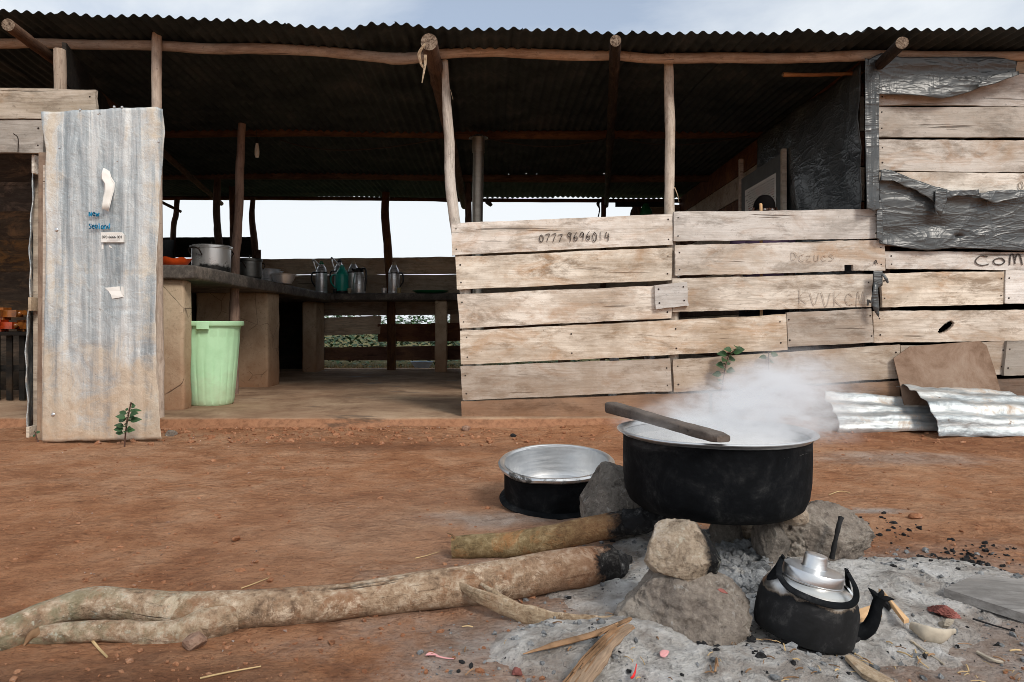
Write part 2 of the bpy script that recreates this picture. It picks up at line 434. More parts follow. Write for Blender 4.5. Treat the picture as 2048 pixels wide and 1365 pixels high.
def plaster(name, base, dark, mudz):
    m = M(name, 0.9, spec=0.15)
    v = m.vec("Object", rnd=True)
    a = m.noise(v, 5, 8, 0.7, 0.4); b = m.noise(v, 38, 6, 0.7)
    col = m.mix(m.ramp(a, [(0.35, 0.0), (0.65, 1.0)]), dark, base)
    col = m.mix(m.math('MULTIPLY', m.ramp(b, [(0.56, 0.0), (0.68, 1.0)]), 0.5), col, (0.09, 0.065, 0.045))
    zz = m.math('ADD', m.z(), m.math('MULTIPLY', m.math('SUBTRACT', m.noise(m.pos(), 3, 6, 0.7), 0.5), 0.45))
    mf = m.nd("ShaderNodeMapRange"); m.put(mf.inputs[0], zz); mf.inputs[1].default_value = mudz; mf.inputs[2].default_value = 0.05; mf.inputs[3].default_value = 0; mf.inputs[4].default_value = 0.85
    col = m.mix(mf.outputs[0], col, (0.30, 0.145, 0.075))
    crack = m.ramp(m.voro(m.vec("Object", (1, 1, 1)), 3.2, 'DISTANCE_TO_EDGE'), [(0.0, 1.0), (0.008, 0.0)])
    crack = m.math('MULTIPLY', crack, m.ramp(m.noise(v, 2.3, 3), [(0.5, 0.0), (0.56, 1.0)]))
    col = m.mix(m.math('MULTIPLY', crack, 0.8), col, (0.06, 0.04, 0.03))
    m.set("Base Color", col)
    m.bump(m.math('SUBTRACT', m.math('ADD', a, m.math('MULTIPLY', b, 0.4)), crack), 0.6, 0.01)
    return m.m
PLASTER = plaster("mud_plaster", (0.62, 0.50, 0.36), (0.42, 0.31, 0.21), 0.75)
def concrete(name, c0, c1, c2, rough=0.75):
    m = M(name, rough, spec=0.3)
    v = m.vec("Object"); a = m.noise(v, 4, 9, 0.7, 0.3); b = m.noise(v, 45, 6, 0.7)
    col = m.ramp(m.math('ADD', m.math('MULTIPLY', a, 0.7), m.math('MULTIPLY', b, 0.3)), [(0.36, c0), (0.5, c1), (0.66, c2)])
    m.set("Base Color", col); m.bump(m.math('ADD', a, m.math('MULTIPLY', b, 0.5)), 0.5, 0.008)
    return m.m
SLAB = concrete("sooty_concrete", (0.04, 0.035, 0.032), (0.10, 0.088, 0.078), (0.27, 0.235, 0.20))
def floor_mat():
    m = M("earthen_floor", 0.8, spec=0.25)
    v = m.pos(); a = m.noise(v, 2.2, 8, 0.7, 0.4); b = m.noise(v, 30, 6, 0.7)
    col = m.ramp(a, [(0.36, (0.24, 0.15, 0.095)), (0.5, (0.39, 0.26, 0.17)), (0.64, (0.52, 0.37, 0.25))])
    y = m.xyz(v)[1]
    mf = m.nd("ShaderNodeMapRange"); m.put(mf.inputs[0], m.z()); mf.inputs[1].default_value = 0.070; mf.inputs[2].default_value = 0.058; mf.inputs[3].default_value = 0; mf.inputs[4].default_value = 0.9
    col = m.mix(mf.outputs[0], col, m.ramp(b, [(0.35, (0.20, 0.085, 0.042)), (0.65, (0.40, 0.19, 0.10))]))
    stain = m.ramp(m.noise(m.pos((0.8, 1.6, 1)), 1.9, 5, 0.7, 0.5), [(0.60, 0.0), (0.66, 1.0)])
    col = m.mix(m.math('MULTIPLY', stain, 0.7), col, (0.075, 0.05, 0.035))
    col = m.mix(m.math('MULTIPLY', m.ramp(b, [(0.55, 0.0), (0.7, 1.0)]), 0.35), col, (0.12, 0.07, 0.04))
    m.set("Base Color", col); m.set("Roughness", m.ramp(stain, [(0, 0.85), (1, 0.45)]))
    m.bump(m.math('ADD', a, m.math('MULTIPLY', b, 0.4)), 0.6, 0.012)
    return m.m
FLOOR = floor_mat()

FIRE = (0.60, 1.66)
def ground_mat():
    m = M("red_earth", 0.93, spec=0.15)
    p = m.pos()
    a = m.noise(p, 0.9, 6, 0.62, 0.5); b = m.noise(p, 5.5, 8, 0.7, 0.3); c = m.noise(p, 42, 7, 0.75)
    st = m.noise(m.pos((1, 2.4, 1)), 7, 6, 0.68, 0.6)
    col = m.ramp(m.math('ADD', m.math('MULTIPLY', a, 0.5), m.math('MULTIPLY', b, 0.5)),
                 [(0.38, (0.33, 0.138, 0.066)), (0.48, (0.49, 0.236, 0.122)), (0.60, (0.61, 0.35, 0.21))])
    col = m.mix(m.math('MULTIPLY', m.ramp(st, [(0.54, 0.0), (0.7, 1.0)]), 0.55), col, (0.15, 0.062, 0.034))
    col = m.mix(m.math('MULTIPLY', m.ramp(c, [(0.30, 1.0), (0.46, 0.0)]), 0.55), col, (0.11, 0.048, 0.027))
    col = m.mix(m.math('MULTIPLY', m.ramp(c, [(0.60, 0.0), (0.74, 1.0)]), 0.45), col, (0.46, 0.28, 0.18))
    sx = m.xyz(p)
    # damp earth beside the long log
    def blob(cx, cy, rx, ry, lo, hi, amp, ns):
        dx = m.math('DIVIDE', m.math('SUBTRACT', sx[0], cx), rx); dy = m.math('DIVIDE', m.math('SUBTRACT', sx[1], cy), ry)
        d = m.math('SQRT', m.math('ADD', m.math('MULTIPLY', dx, dx), m.math('MULTIPLY', dy, dy)))
        d = m.math('ADD', d, m.math('MULTIPLY', m.math('SUBTRACT', m.noise(p, ns, 7, 0.72, 0.3), 0.5), amp))
        mr = m.nd("ShaderNodeMapRange"); m.put(mr.inputs[0], d); mr.inputs[1].default_value = hi; mr.inputs[2].default_value = lo; mr.inputs[3].default_value = 0; mr.inputs[4].default_value = 1
        return mr.outputs[0]
    damp = blob(-0.75, 1.2, 0.55, 0.16, 0.5, 1.2, 1.4, 7)
    col = m.mix(m.math('MULTIPLY', damp, 0.6), col, (0.105, 0.043, 0.024))
    damp2 = blob(-0.55, 3.75, 0.9, 0.16, 0.3, 1.2, 1.6, 4)
    col = m.mix(m.math('MULTIPLY', damp2, 0.55), col, (0.14, 0.052, 0.026))
    trod = blob(0.1, 2.2, 1.1, 0.8, 0.1, 1.2, 1.1, 3)
    col = m.mix(m.math('MULTIPLY', trod, 0.45), col, (0.44, 0.29, 0.205))
    # pale ash trodden into the earth
    for (cx, cy, rx, ry, am) in ((0.78, 1.5, 1.05, 0.66, 0.8), (0.28, 1.36, 0.46, 0.26, 0.85), (0.02, 2.32, 0.3, 0.12, 0.6), (2.05, 3.4, 0.55, 0.2, 0.55), (1.35, 2.45, 0.16, 0.05, 0.8)):
        f = blob(cx, cy, rx, ry, 0.35, 1.15, 1.3, 6)
        col = m.mix(m.math('MULTIPLY', f, am), col, m.ramp(b, [(0.38, (0.30, 0.25, 0.21)), (0.6, (0.54, 0.50, 0.47))]))
    # behind the shed: dry grass and weeds
    far = m.nd("ShaderNodeMapRange"); m.put(far.inputs[0], sx[1]); far.inputs[1].default_value = 9.8; far.inputs[2].default_value = 11
    col = m.mix(far.outputs[0], col, m.ramp(b, [(0.35, (0.05, 0.075, 0.025)), (0.55, (0.16, 0.15, 0.06)), (0.7, (0.3, 0.24, 0.13))]))
    fn = m.noise(p, 130, 5, 0.75)
    cl = m.math('SUBTRACT', 1.0, m.voro(m.pos((1, 1.3, 1)), 34))
    clm = m.math('MULTIPLY', cl, m.ramp(m.noise(p, 2.3, 6, 0.72, 0.4), [(0.46, 0.0), (0.60, 1.0)]))
    col = m.mix(m.math('MULTIPLY', m.ramp(clm, [(0.05, 0.0), (0.35, 1.0), (0.62, 0.0)]), 0.30), col, (0.20, 0.082, 0.042))
    col = m.mix(m.math('MULTIPLY', m.ramp(fn, [(0.34, 1.0), (0.46, 0.0)]), 0.5), col, (0.10, 0.045, 0.027))
    col = m.mix(m.math('MULTIPLY', m.ramp(fn, [(0.60, 0.0), (0.70, 1.0)]), 0.4), col, (0.48, 0.31, 0.21))
    m.set("Base Color", col)
    m.bump(m.math('ADD', m.math('MULTIPLY', b, 1.0), m.math('ADD', m.math('ADD', m.math('MULTIPLY', c, 0.7), m.math('MULTIPLY', fn, 0.25)), m.math('ADD', m.math('MULTIPLY', st, 0.9), m.math('MULTIPLY', clm, 0.5)))), 1.0, 0.032)
    return m.m
GROUND = ground_mat()
def ash_mat():
    m = M("wood_ash", 0.95, spec=0.1)
    p = m.pos(); a = m.noise(p, 7, 8, 0.7, 0.4); b = m.noise(p, 70, 6, 0.75); c = m.noise(p, 26, 7, 0.72, 0.3)
    col = m.ramp(a, [(0.38, (0.40, 0.355, 0.32)), (0.5, (0.66, 0.635, 0.605)), (0.62, (0.83, 0.815, 0.80))])
    col = m.mix(m.math('MULTIPLY', m.ramp(c, [(0.56, 0.0), (0.68, 1.0)]), 0.75), col, (0.10, 0.095, 0.09))
    col = m.mix(m.math('MULTIPLY', m.ramp(b, [(0.58, 0.0), (0.68, 1.0)]), 0.7), col, (0.035, 0.035, 0.035))
    col = m.mix(m.math('MULTIPLY', m.ramp(b, [(0.28, 1.0), (0.38, 0.0)]), 0.5), col, (0.66, 0.65, 0.63))
    at = m.nd("ShaderNodeAttribute", attribute_name="cover")
    ef = m.math('ADD', at.outputs["Fac"], m.math('MULTIPLY', m.math('SUBTRACT', m.noise(p, 14, 8, 0.74), 0.44), 1.0), True)
    col = m.mix(ef, m.ramp(c, [(0.38, (0.20, 0.115, 0.075)), (0.6, (0.42, 0.32, 0.25))]), col)
    lump = m.noise(p, 15, 6, 0.7, 0.2)
    col = m.mix(m.math('MULTIPLY', m.ramp(lump, [(0.36, 1.0), (0.46, 0.0)]), 0.40), col, (0.22, 0.205, 0.195))
    m.set("Base Color", col); m.bump(m.math('ADD', a, m.math('ADD', m.math('MULTIPLY', b, 0.5), m.math('ADD', c, lump))), 1.0, 0.03)
    return m.m
ASH = ash_mat()
def rock_mat(name, c0, c1, c2, soot=0.0, fs=1.0, side=None):
    m = M(name, 0.9, spec=0.2)
    v = m.vec("Object"); a = m.noise(v, 9 * fs, 9, 0.7, 0.6); b = m.noise(v, 75 * fs, 6, 0.75); c = m.noise(v, 5 * fs, 6, 0.7)
    col = m.ramp(m.math('ADD', m.math('MULTIPLY', a, 0.65), m.math('MULTIPLY', b, 0.35)), [(0.36, c0), (0.5, c1), (0.62, c2)])
    col = m.mix(m.math('MULTIPLY', m.ramp(m.noise(v, 14 * fs, 5, 0.7, 1.0), [(0.60, 0.0), (0.66, 1.0)]), 0.7), col, (0.55, 0.53, 0.5))
    if soot:
        col = m.mix(m.math('MULTIPLY', m.ramp(c, [(0.44, 0.0), (0.56, 1.0)]), soot), col, (0.02, 0.02, 0.02))
    if side:
        sx = m.math('ADD', m.xyz(m.vec("Object", rnd=False))[0], m.math('MULTIPLY', m.math('SUBTRACT', m.noise(v, 22, 6, 0.7), 0.5), 0.07))
        sf = m.nd("ShaderNodeMapRange"); m.put(sf.inputs[0], sx); sf.inputs[1].default_value = side[0]; sf.inputs[2].default_value = side[1]
        col = m.mix(sf.outputs[0], col, (0.012, 0.012, 0.013))
    pit = m.noise(v, 30 * fs, 7, 0.72, 0.3)
    col = m.mix(m.math('MULTIPLY', m.ramp(pit, [(0.34, 1.0), (0.45, 0.0)]), 0.7), col, tuple(q * 0.4 for q in c0))
    col = m.mix(m.math('MULTIPLY', m.ramp(pit, [(0.58, 0.0), (0.68, 1.0)]), 0.5), col, tuple(min(.8, q * 1.3) for q in c2))
    m.set("Base Color", col)
    m.bump(m.math('ADD', a, m.math('ADD', m.math('MULTIPLY', pit, 1.0), m.math('MULTIPLY', b, 0.45))), 1.0, 0.02)
    return m.m
ROCK = rock_mat("grey_rock", (0.13, 0.105, 0.09), (0.31, 0.265, 0.225), (0.50, 0.445, 0.385))
ROCK_TAN = rock_mat("tan_rock", (0.20, 0.14, 0.095), (0.47, 0.37, 0.28), (0.64, 0.55, 0.45))
ROCK_PROP = rock_mat("half_blackened_tan_rock", (0.22, 0.155, 0.105), (0.50, 0.40, 0.30), (0.70, 0.62, 0.53), side=(0.030, 0.050))
ROCK_SOOT = rock_mat("sooty_rock", (0.13, 0.11, 0.095), (0.29, 0.255, 0.22), (0.45, 0.40, 0.35), 0.35)
ROCK_PINK = rock_mat("pink_stone", (0.28, 0.16, 0.11), (0.4, 0.25, 0.18), (0.5, 0.34, 0.26))
CLOD = rock_mat("earth_clod", (0.27, 0.11, 0.055), (0.45, 0.205, 0.108), (0.57, 0.31, 0.185))
COAL = M("charcoal", 0.8, col=(0.013, 0.013, 0.014)); COAL.bump(COAL.noise(COAL.vec(), 120, 4), 0.7, 0.004); COAL = COAL.m
GREYASH = rock_mat("ash_lump", (0.12, 0.125, 0.13), (0.30, 0.31, 0.32), (0.50, 0.51, 0.52))

def soot():
    m = M("soot_black", 0.85, spec=0.1)
    v = m.vec("Object"); a = m.noise(v, 9, 9, 0.74, 0.4); b = m.noise(v, 40, 6, 0.7)
    m.set("Base Color", m.ramp(a, [(0.36, (0.0022, 0.0027, 0.0034)), (0.50, (0.0045, 0.0055, 0.007)), (0.58, (0.011, 0.012, 0.0135)), (0.66, (0.034, 0.035, 0.036))]))
    m.set("Roughness", m.ramp(a, [(0.3, 0.9), (0.7, 0.68)]))
    m.bump(b, 0.4, 0.003); return m.m
SOOT = soot()
def alu(name, col=(0.72, 0.73, 0.74), rough=0.34, smut=0.0):
    m = M(name, rough, 1.0)
    v = m.vec("Object"); a = m.noise(m.vec("Object", (1, 1, 14)), 7, 5, 0.6); b = m.noise(v, 12, 7, 0.7, 0.6)
    c = m.mix(m.ramp(b, [(0.4, 0.0), (0.7, 0.6)]), col, tuple(q * 0.72 for q in col))
    m.set("Roughness", m.ramp(a, [(0.3, rough - 0.06), (0.7, rough + 0.14)]))
    if smut:
        f = m.ramp(m.noise(v, 9, 6, 0.7, 0.3), [(0.56, 0.0), (0.64, smut)])
        c = m.mix(f, c, (0.02, 0.018, 0.016)); m.set("Metallic", m.math('SUBTRACT', 1.0, f))
    m.set("Base Color", c); m.bump(a, 0.15, 0.002); return m.m
ALU = alu("worn_aluminium"); ALU_RIM = alu("smoked_aluminium_rim", smut=0.95); STEEL = alu("polished_steel", (0.84, 0.85, 0.86), 0.30); STEEL.node_tree.nodes["Principled BSDF"].inputs["Metallic"].default_value = 0.6
def kettle_metal():
    m = M("half_burnt_kettle_metal", 0.35, 1.0)
    v = m.vec("Object", rnd=False); s = m.xyz(v)
    h = m.math('ADD', s[2], m.math('MULTIPLY', m.math('SUBTRACT', m.noise(v, 11, 6, 0.65, 0.4), 0.5), 0.05))
    h = m.math('ADD', h, m.math('MULTIPLY', s[0], -0.06))
    f = m.nd("ShaderNodeMapRange"); m.put(f.inputs[0], h); f.inputs[1].default_value = 0.096; f.inputs[2].default_value = 0.102
    f2 = m.nd("ShaderNodeMapRange"); m.put(f2.inputs[0], h); f2.inputs[1].default_value = 0.096; f2.inputs[2].default_value = 0.116
    col = m.mix(f2.outputs[0], (0.24, 0.17, 0.11), (0.66, 0.65, 0.62))
    col = m.mix(f.outputs[0], m.ramp(m.noise(v, 18, 9, 0.74, 0.4), [(0.38, (0.003, 0.0035, 0.004)), (0.56, (0.009, 0.0095, 0.011)), (0.68, (0.040, 0.040, 0.040))]), col)
    m.set("Base Color", col); m.set("Metallic", f.outputs[0]); m.set("Roughness", m.ramp(f.outputs[0], [(0, 0.78), (1, 0.30)]))
    m.bump(m.noise(v, 50, 5, 0.7), 0.25, 0.002); return m.m
KETTLE = kettle_metal()
def zinc(name, mud, streak='z', shiny=0.5):
    m = M(name, 0.5, 0.75)
    sc = {'z': (13, 13, 0.7), 'x': (1.2, 14, 14)}[streak]
    v = m.vec("Object", (1, 1, 1)); s = m.noise(m.vec("Object", sc), 1.0, 9, 0.68, 0.5); b = m.noise(v, 4.2, 8, 0.72, 0.7); c = m.noise(v, 22, 7, 0.72, 0.4)
    col = m.ramp(s, [(0.36, (0.27, 0.31, 0.335)), (0.47, (0.45, 0.49, 0.51)), (0.58, (0.70, 0.72, 0.715))])
    col = m.mix(m.math('MULTIPLY', m.ramp(c, [(0.52, 0.0), (0.7, 1.0)]), 0.5), col, (0.62, 0.63, 0.62))
    f = m.math('ADD', m.math('MULTIPLY', b, 0.62), m.math('MULTIPLY', s, 0.38))
    if mud == 'door':
        xs = m.xyz(m.vec("Object", rnd=False))
        side = m.math('POWER', m.math('MULTIPLY', m.math('ABSOLUTE', xs[0]), 2.6), 2.0)
        bot = m.nd("ShaderNodeMapRange"); m.put(bot.inputs[0], xs[2]); bot.inputs[1].default_value = -0.25; bot.inputs[2].default_value = -1.0; bot.inputs[3].default_value = 0; bot.inputs[4].default_value = 0.30
        f = m.math('ADD', f, m.math('ADD', m.math('MULTIPLY', side, 0.15), m.math('MULTIPLY', bot.outputs[0], 0.7)))
        mudf = m.ramp(f, [(0.56, 0.0), (0.68, 0.72)])
        col = m.mix(mudf, col, m.ramp(c, [(0.35, (0.50, 0.40, 0.28)), (0.65, (0.68, 0.59, 0.46))]))
        bf = m.math('MULTIPLY', bot.outputs[0], 2.2, True)
        col = m.mix(m.math('MULTIPLY', bf, m.ramp(b, [(0.36, 0.15), (0.6, 1.0)])), col, (0.50, 0.31, 0.18))
    else:
        mudf = m.ramp(f, [(0.52, 0.0), (0.62, 0.85)])
        col = m.mix(mudf, col, (0.46, 0.31, 0.19))
    rs = m.ramp(m.noise(v, 17, 6, 0.75), [(0.66, 0.0), (0.70, 0.8)])
    col = m.mix(rs, col, (0.17, 0.10, 0.055))
    m.set("Base Color", col)
    m.set("Metallic", m.math('MULTIPLY', m.math('SUBTRACT', 1.0, mudf), shiny)); m.set("Roughness", m.ramp(mudf, [(0, 0.46), (1, 0.85)]))
    m.bump(m.math('ADD', c, m.math('ADD', m.math('MULTIPLY', s, 0.5), m.math('MULTIPLY', b, 0.8))), 0.8, 0.008)
    return m.m
ZINC_DOOR = zinc("muddy_flattened_zinc", 'door', 'z', 0.35)
ZINC = zinc("old_zinc_sheet", 'some', 'x', 0.7)
ROOF = M("smoked_roof_iron", 0.8, 0.0, 0.12, (0.025, 0.022, 0.02))
_v = ROOF.vec(); ROOF.set("Base Color", ROOF.ramp(ROOF.noise(_v, 3, 7, 0.7, 0.5), [(0.35, (0.022, 0.030, 0.034)), (0.55, (0.046, 0.058, 0.062)), (0.7, (0.085, 0.088, 0.086))])); ROOF.bump(ROOF.noise(_v, 30, 5), 0.3, 0.004); ROOF = ROOF.m
RUSTY = M("rusty_flat_iron", 0.8, 0.1, 0.2)
_v = RUSTY.vec(); RUSTY.set("Base Color", RUSTY.ramp(RUSTY.noise(_v, 4, 9, 0.72, 0.6), [(0.32, (0.16, 0.095, 0.06)), (0.5, (0.29, 0.20, 0.145)), (0.68, (0.38, 0.29, 0.225))])); RUSTY.bump(RUSTY.noise(_v, 18, 8, 0.7), 0.4, 0.006); RUSTY = RUSTY.m
GALV = alu("galvanised_pipe", (0.45, 0.43, 0.38), 0.5)
def plastic_film():
    m = M("black_plastic_film", 0.38, 0.0, 0.8)
    v = m.vec("Object"); d = m.noise(v, 3, 5, 0.7)
    def crease(sc, s, w, dist):
        n = m.noise(m.vec("Object", sc), s, 3, 0.5, dist)
        return m.ramp(m.math('ABSOLUTE', m.math('SUBTRACT', n, 0.5)), [(0.0, 1.0), (w, 0.25), (w * 3, 0.0)])
    c1 = crease((1.2, 2, 4.5), 1.5, 0.05, 0.8); c2 = crease((4.0, 4, 1.4), 1.3, 0.05, 1.0); c3 = crease((2.2, 3, 8.0), 2.2, 0.06, 0.5)
    m.set("Base Color", m.ramp(d, [(0.35, (0.034, 0.039, 0.042)), (0.65, (0.062, 0.069, 0.071))]))
    m.set("Roughness", m.ramp(d, [(0.35, 0.33), (0.7, 0.45)]))
    m.bump(m.math('ADD', m.math('ADD', c1, m.math('MULTIPLY', c2, 0.7)), m.math('MULTIPLY', c3, 0.5)), 0.20, 0.02); return m.m
FILM = plastic_film()
def plain(name, col, rough=0.5, spec=0.4, metal=0.0, var=0.12, trans=0.0):
    m = M(name, rough, metal, spec)
    n = m.noise(m.vec(), 9, 6, 0.65, 0.3)
    m.set("Base Color", m.ramp(n, [(0.35, tuple(c * (1 - var) for c in col)), (0.65, tuple(min(1, c * (1 + var)) for c in col))]))
    if trans: m.set("Transmission Weight", trans)
    m.bump(m.noise(m.vec(), 60, 4), 0.1, 0.002)
    return m.m
BINM = M("mint_plastic", 0.45, 0.0, 0.35)
_v = BINM.vec(); _z = BINM.math('ADD', BINM.z(), BINM.math('MULTIPLY', BINM.math('SUBTRACT', BINM.noise(_v, 9, 8, 0.72, 0.4), 0.5), 0.5))
_f = BINM.nd("ShaderNodeMapRange"); BINM.put(_f.inputs[0], _z); _f.inputs[1].default_value = 0.34; _f.inputs[2].default_value = 0.02; _f.inputs[3].default_value = 0; _f.inputs[4].default_value = 0.5
_c = BINM.ramp(BINM.noise(_v, 7, 8, 0.7, 0.3), [(0.36, (0.47, 0.78, 0.48)), (0.62, (0.55, 0.87, 0.56))])
_s = BINM.ramp(BINM.noise(BINM.vec("Object", (14, 14, 2)), 3, 7, 0.75), [(0.64, 0.0), (0.70, 0.5)])
BINM.set("Base Color", BINM.mix(_s, BINM.mix(_f.outputs[0], _c, (0.44, 0.36, 0.24)), (0.40, 0.50, 0.36)))
BIN = BINM.m
ORANGE = plain("orange_plastic", (0.85, 0.10, 0.012), 0.4)
BLUE = plain("blue_plastic", (0.03, 0.12, 0.5), 0.4)
TEAL = plain("teal_plastic", (0.02, 0.42, 0.34), 0.3, 0.5)
GREEN = plain("green_plastic", (0.01, 0.16, 0.06), 0.35)
BLACKP = plain("black_plastic", (0.012, 0.012, 0.013), 0.4)
WHITEP = plain("white_plastic", (0.75, 0.76, 0.78), 0.4)
PAPER = plain("white_paper", (0.80, 0.79, 0.76), 0.9, 0.1, 0, 0.06)
INK = plain("black_ink", (0.03, 0.03, 0.035), 0.9, 0.1)
PENCIL = plain("charcoal_scribble", (0.13, 0.115, 0.105), 0.95, 0.05)
FAINT = plain("faint_scribble", (0.56, 0.485, 0.41), 0.95, 0.05)
BLUEINK = plain("blue_paint", (0.03, 0.30, 0.55), 0.8, 0.1)
NAIL = plain("rusty_nail", (0.03, 0.022, 0.018), 0.9, 0.1)
LEAF = plain("green_leaf", (0.035, 0.085, 0.03), 0.55, 0.3, 0, 0.4)
LEAF2 = plain("bush_leaf", (0.10, 0.19, 0.085), 0.5, 0.35, 0, 0.5)
STEM = plain("plant_stem", (0.10, 0.05, 0.035), 0.8)
STRAW = plain("dry_straw", (0.50, 0.36, 0.19), 0.9, 0.1, 0, 0.25)
FIBRE = plain("brown_fibre", (0.25, 0.15, 0.085), 0.9, 0.1, 0, 0.7)
CHIP = plain("fresh_wood_chip", (0.62, 0.40, 0.22), 0.85, 0.1, 0, 0.2)
HUSK = plain("dry_grey_husk", (0.40, 0.35, 0.28), 0.9, 0.1, 0, 0.3)
REDRAG = plain("red_scrap", (0.26, 0.10, 0.085), 0.9, 0.1, 0, 0.7)
RED = plain("bright_red_plastic", (0.75, 0.03, 0.03), 0.5)
PINK = plain("pink_scrap", (0.66, 0.33, 0.33), 0.7, 0.2, 0, 0.15)
SKIN = plain("dark_skin", (0.07, 0.032, 0.02), 0.5, 0.35)
HAIR = plain("short_black_hair", (0.006, 0.005, 0.005), 0.9, 0.1)
SHIRT = plain("maroon_shirt", (0.08, 0.05, 0.09), 0.9, 0.1)
TROUSER = plain("dark_trousers", (0.02, 0.02, 0.03), 0.9, 0.1)
LOAF = plain("orange_bread_wrap", (0.33, 0.115, 0.025), 0.25, 0.5, 0, 0.5)
BOARD = plain("grey_notice_board", (0.12, 0.13, 0.13), 0.8)
WIRE = plain("dark_wire", (0.03, 0.022, 0.018), 0.7)
MILK = plain("boiling_milk", (0.80, 0.79, 0.76), 0.35, 0.4, 0, 0.02)

# ------------------------------------------------------------------ ground
def gh(x, y):
    x = np.atleast_1d(np.asarray(x, float)); y = np.atleast_1d(np.asarray(y, float))
    z0 = np.zeros_like(x)
    h = 0.016 * fbm(np.stack([x * 1.1, y * 1.1, z0], 1), 3, 1) + 0.010 * fbm(np.stack([x * 6, y * 6, z0], 1), 3, 5)
    h = h + 0.0065 * fbm(np.stack([x * 21, y * 26, z0], 1), 4, 9, 0.6)
    h = h * np.clip((y - 0.3) / 0.5, 0, 1) * (1 - smooth(4.5, 6, y)) - 0.004
    h = h + 0.035 * smooth(4.1, 4.42, y) * (1 - smooth(4.5, 5.2, y)) * (x < 3.9) * (x > -3.5) * (0.6 + 0.5 * fbm(np.stack([x * 3, y * 3, z0], 1), 3, 33))
    return h
def ash_mask(x, y):
    x = np.atleast_1d(np.asarray(x, float)); y = np.atleast_1d(np.asarray(y, float))
    z0 = np.zeros_like(x)
    def e(cx, cy, rx, ry): return 1 - np.sqrt(((x - cx) / rx) ** 2 + ((y - cy) / ry) ** 2)
    m = np.maximum.reduce([e(0.72, 1.68, 0.62, 0.42), e(0.95, 1.72, 0.55, 0.28), e(0.30, 1.38, 0.38, 0.17), e(0.48, 1.28, 0.36, 0.17), e(0.66, 1.95, 0.4, 0.3)])
    return m + 0.26 * fbm(np.stack([x * 5.5, y * 5.5, z0], 1), 5, 41, 0.62)
def ah(x, y):
    m = ash_mask(x, y)
    x = np.atleast_1d(np.asarray(x, float)); y = np.atleast_1d(np.asarray(y, float)); z0 = np.zeros_like(x)
    t = -0.012 + 0.036 * smooth(0.0, 0.45, m) + 0.022 * smooth(0.4, 0.9, m) + 0.010 * fbm(np.stack([x * 16, y * 16, z0], 1), 4, 51, 0.6) + 0.004 * fbm(np.stack([x * 48, y * 48, z0], 1), 3, 55)
    return gh(x, y) + t
def top(x, y): return float(max(gh(x, y)[0], ah(x, y)[0]))
def G(px, py, dz=0.0, it=4):
    """where the sight line through a photograph pixel meets the ground"""
    d = 887 / (py - 655)
    for _ in range(it):
        z = top(PX(px, d), d) + dz
        d = (EYE - z) * F / (py - 655)
    return Vector((PX(px, d), d, top(PX(px, d), d) + dz))

xs = np.concatenate([[-600, -200, -60, -25, -12, -8, -6], np.linspace(-4.6, 4.6, 520), [6, 8, 12, 25, 60, 200, 600]])
ys = np.concatenate([[-300, -60, -15, -5, -1.5, 0.2, 0.6], 0.85 * np.power(5.6 / 0.85, np.linspace(0, 1, 250)), [6.2, 7, 8, 9, 10, 11, 13, 16, 22, 40, 100, 300, 900]])
X, Y = np.meshgrid(xs, ys)
Z = gh(X.ravel(), Y.ravel())
V = np.stack([X.ravel(), Y.ravel(), Z], 1)
nx, ny = len(xs), len(ys)
idx = np.arange(nx * ny).reshape(ny, nx)
Fc = np.stack([idx[:-1, :-1], idx[:-1, 1:], idx[1:, 1:], idx[1:, :-1]], -1).reshape(-1, 4)
ground = mk("ground", V, Fc, GROUND, origin=(0, 0, 0), smooth_='all')
tag(ground, "trodden red earth yard in front of the shed, greyed with ash near the fire", kind="structure")

axs = np.linspace(-0.4, 1.75, 240); ays = np.linspace(0.95, 2.45, 170)
X, Y = np.meshgrid(axs, ays)
A = ah(X.ravel(), Y.ravel()); g0 = gh(X.ravel(), Y.ravel())
V = np.stack([X.ravel(), Y.ravel(), A], 1)
idx = np.arange(len(axs) * len(ays)).reshape(len(ays), len(axs))
Fc = np.stack([idx[:-1, :-1], idx[:-1, 1:], idx[1:, 1:], idx[1:, :-1]], -1).reshape(-1, 4)
keep = ((A - g0)[Fc] > -0.0115).any(1)
Fc = Fc[keep]
used, inv = np.unique(Fc, return_inverse=True)
cover = smooth(-0.05, 0.42, ash_mask(X.ravel(), Y.ravel()))[used]
ash = mk("ash", V[used], inv.reshape(-1, 4), ASH, origin=(0, 0, 0), smooth_='all')
ash.data.attributes.new("cover", 'FLOAT', 'POINT').data.foreach_set("value", cover.astype(np.float32))
tag(ash, "pale grey wood ash spread round the cooking stones", "ash", kind="stuff")

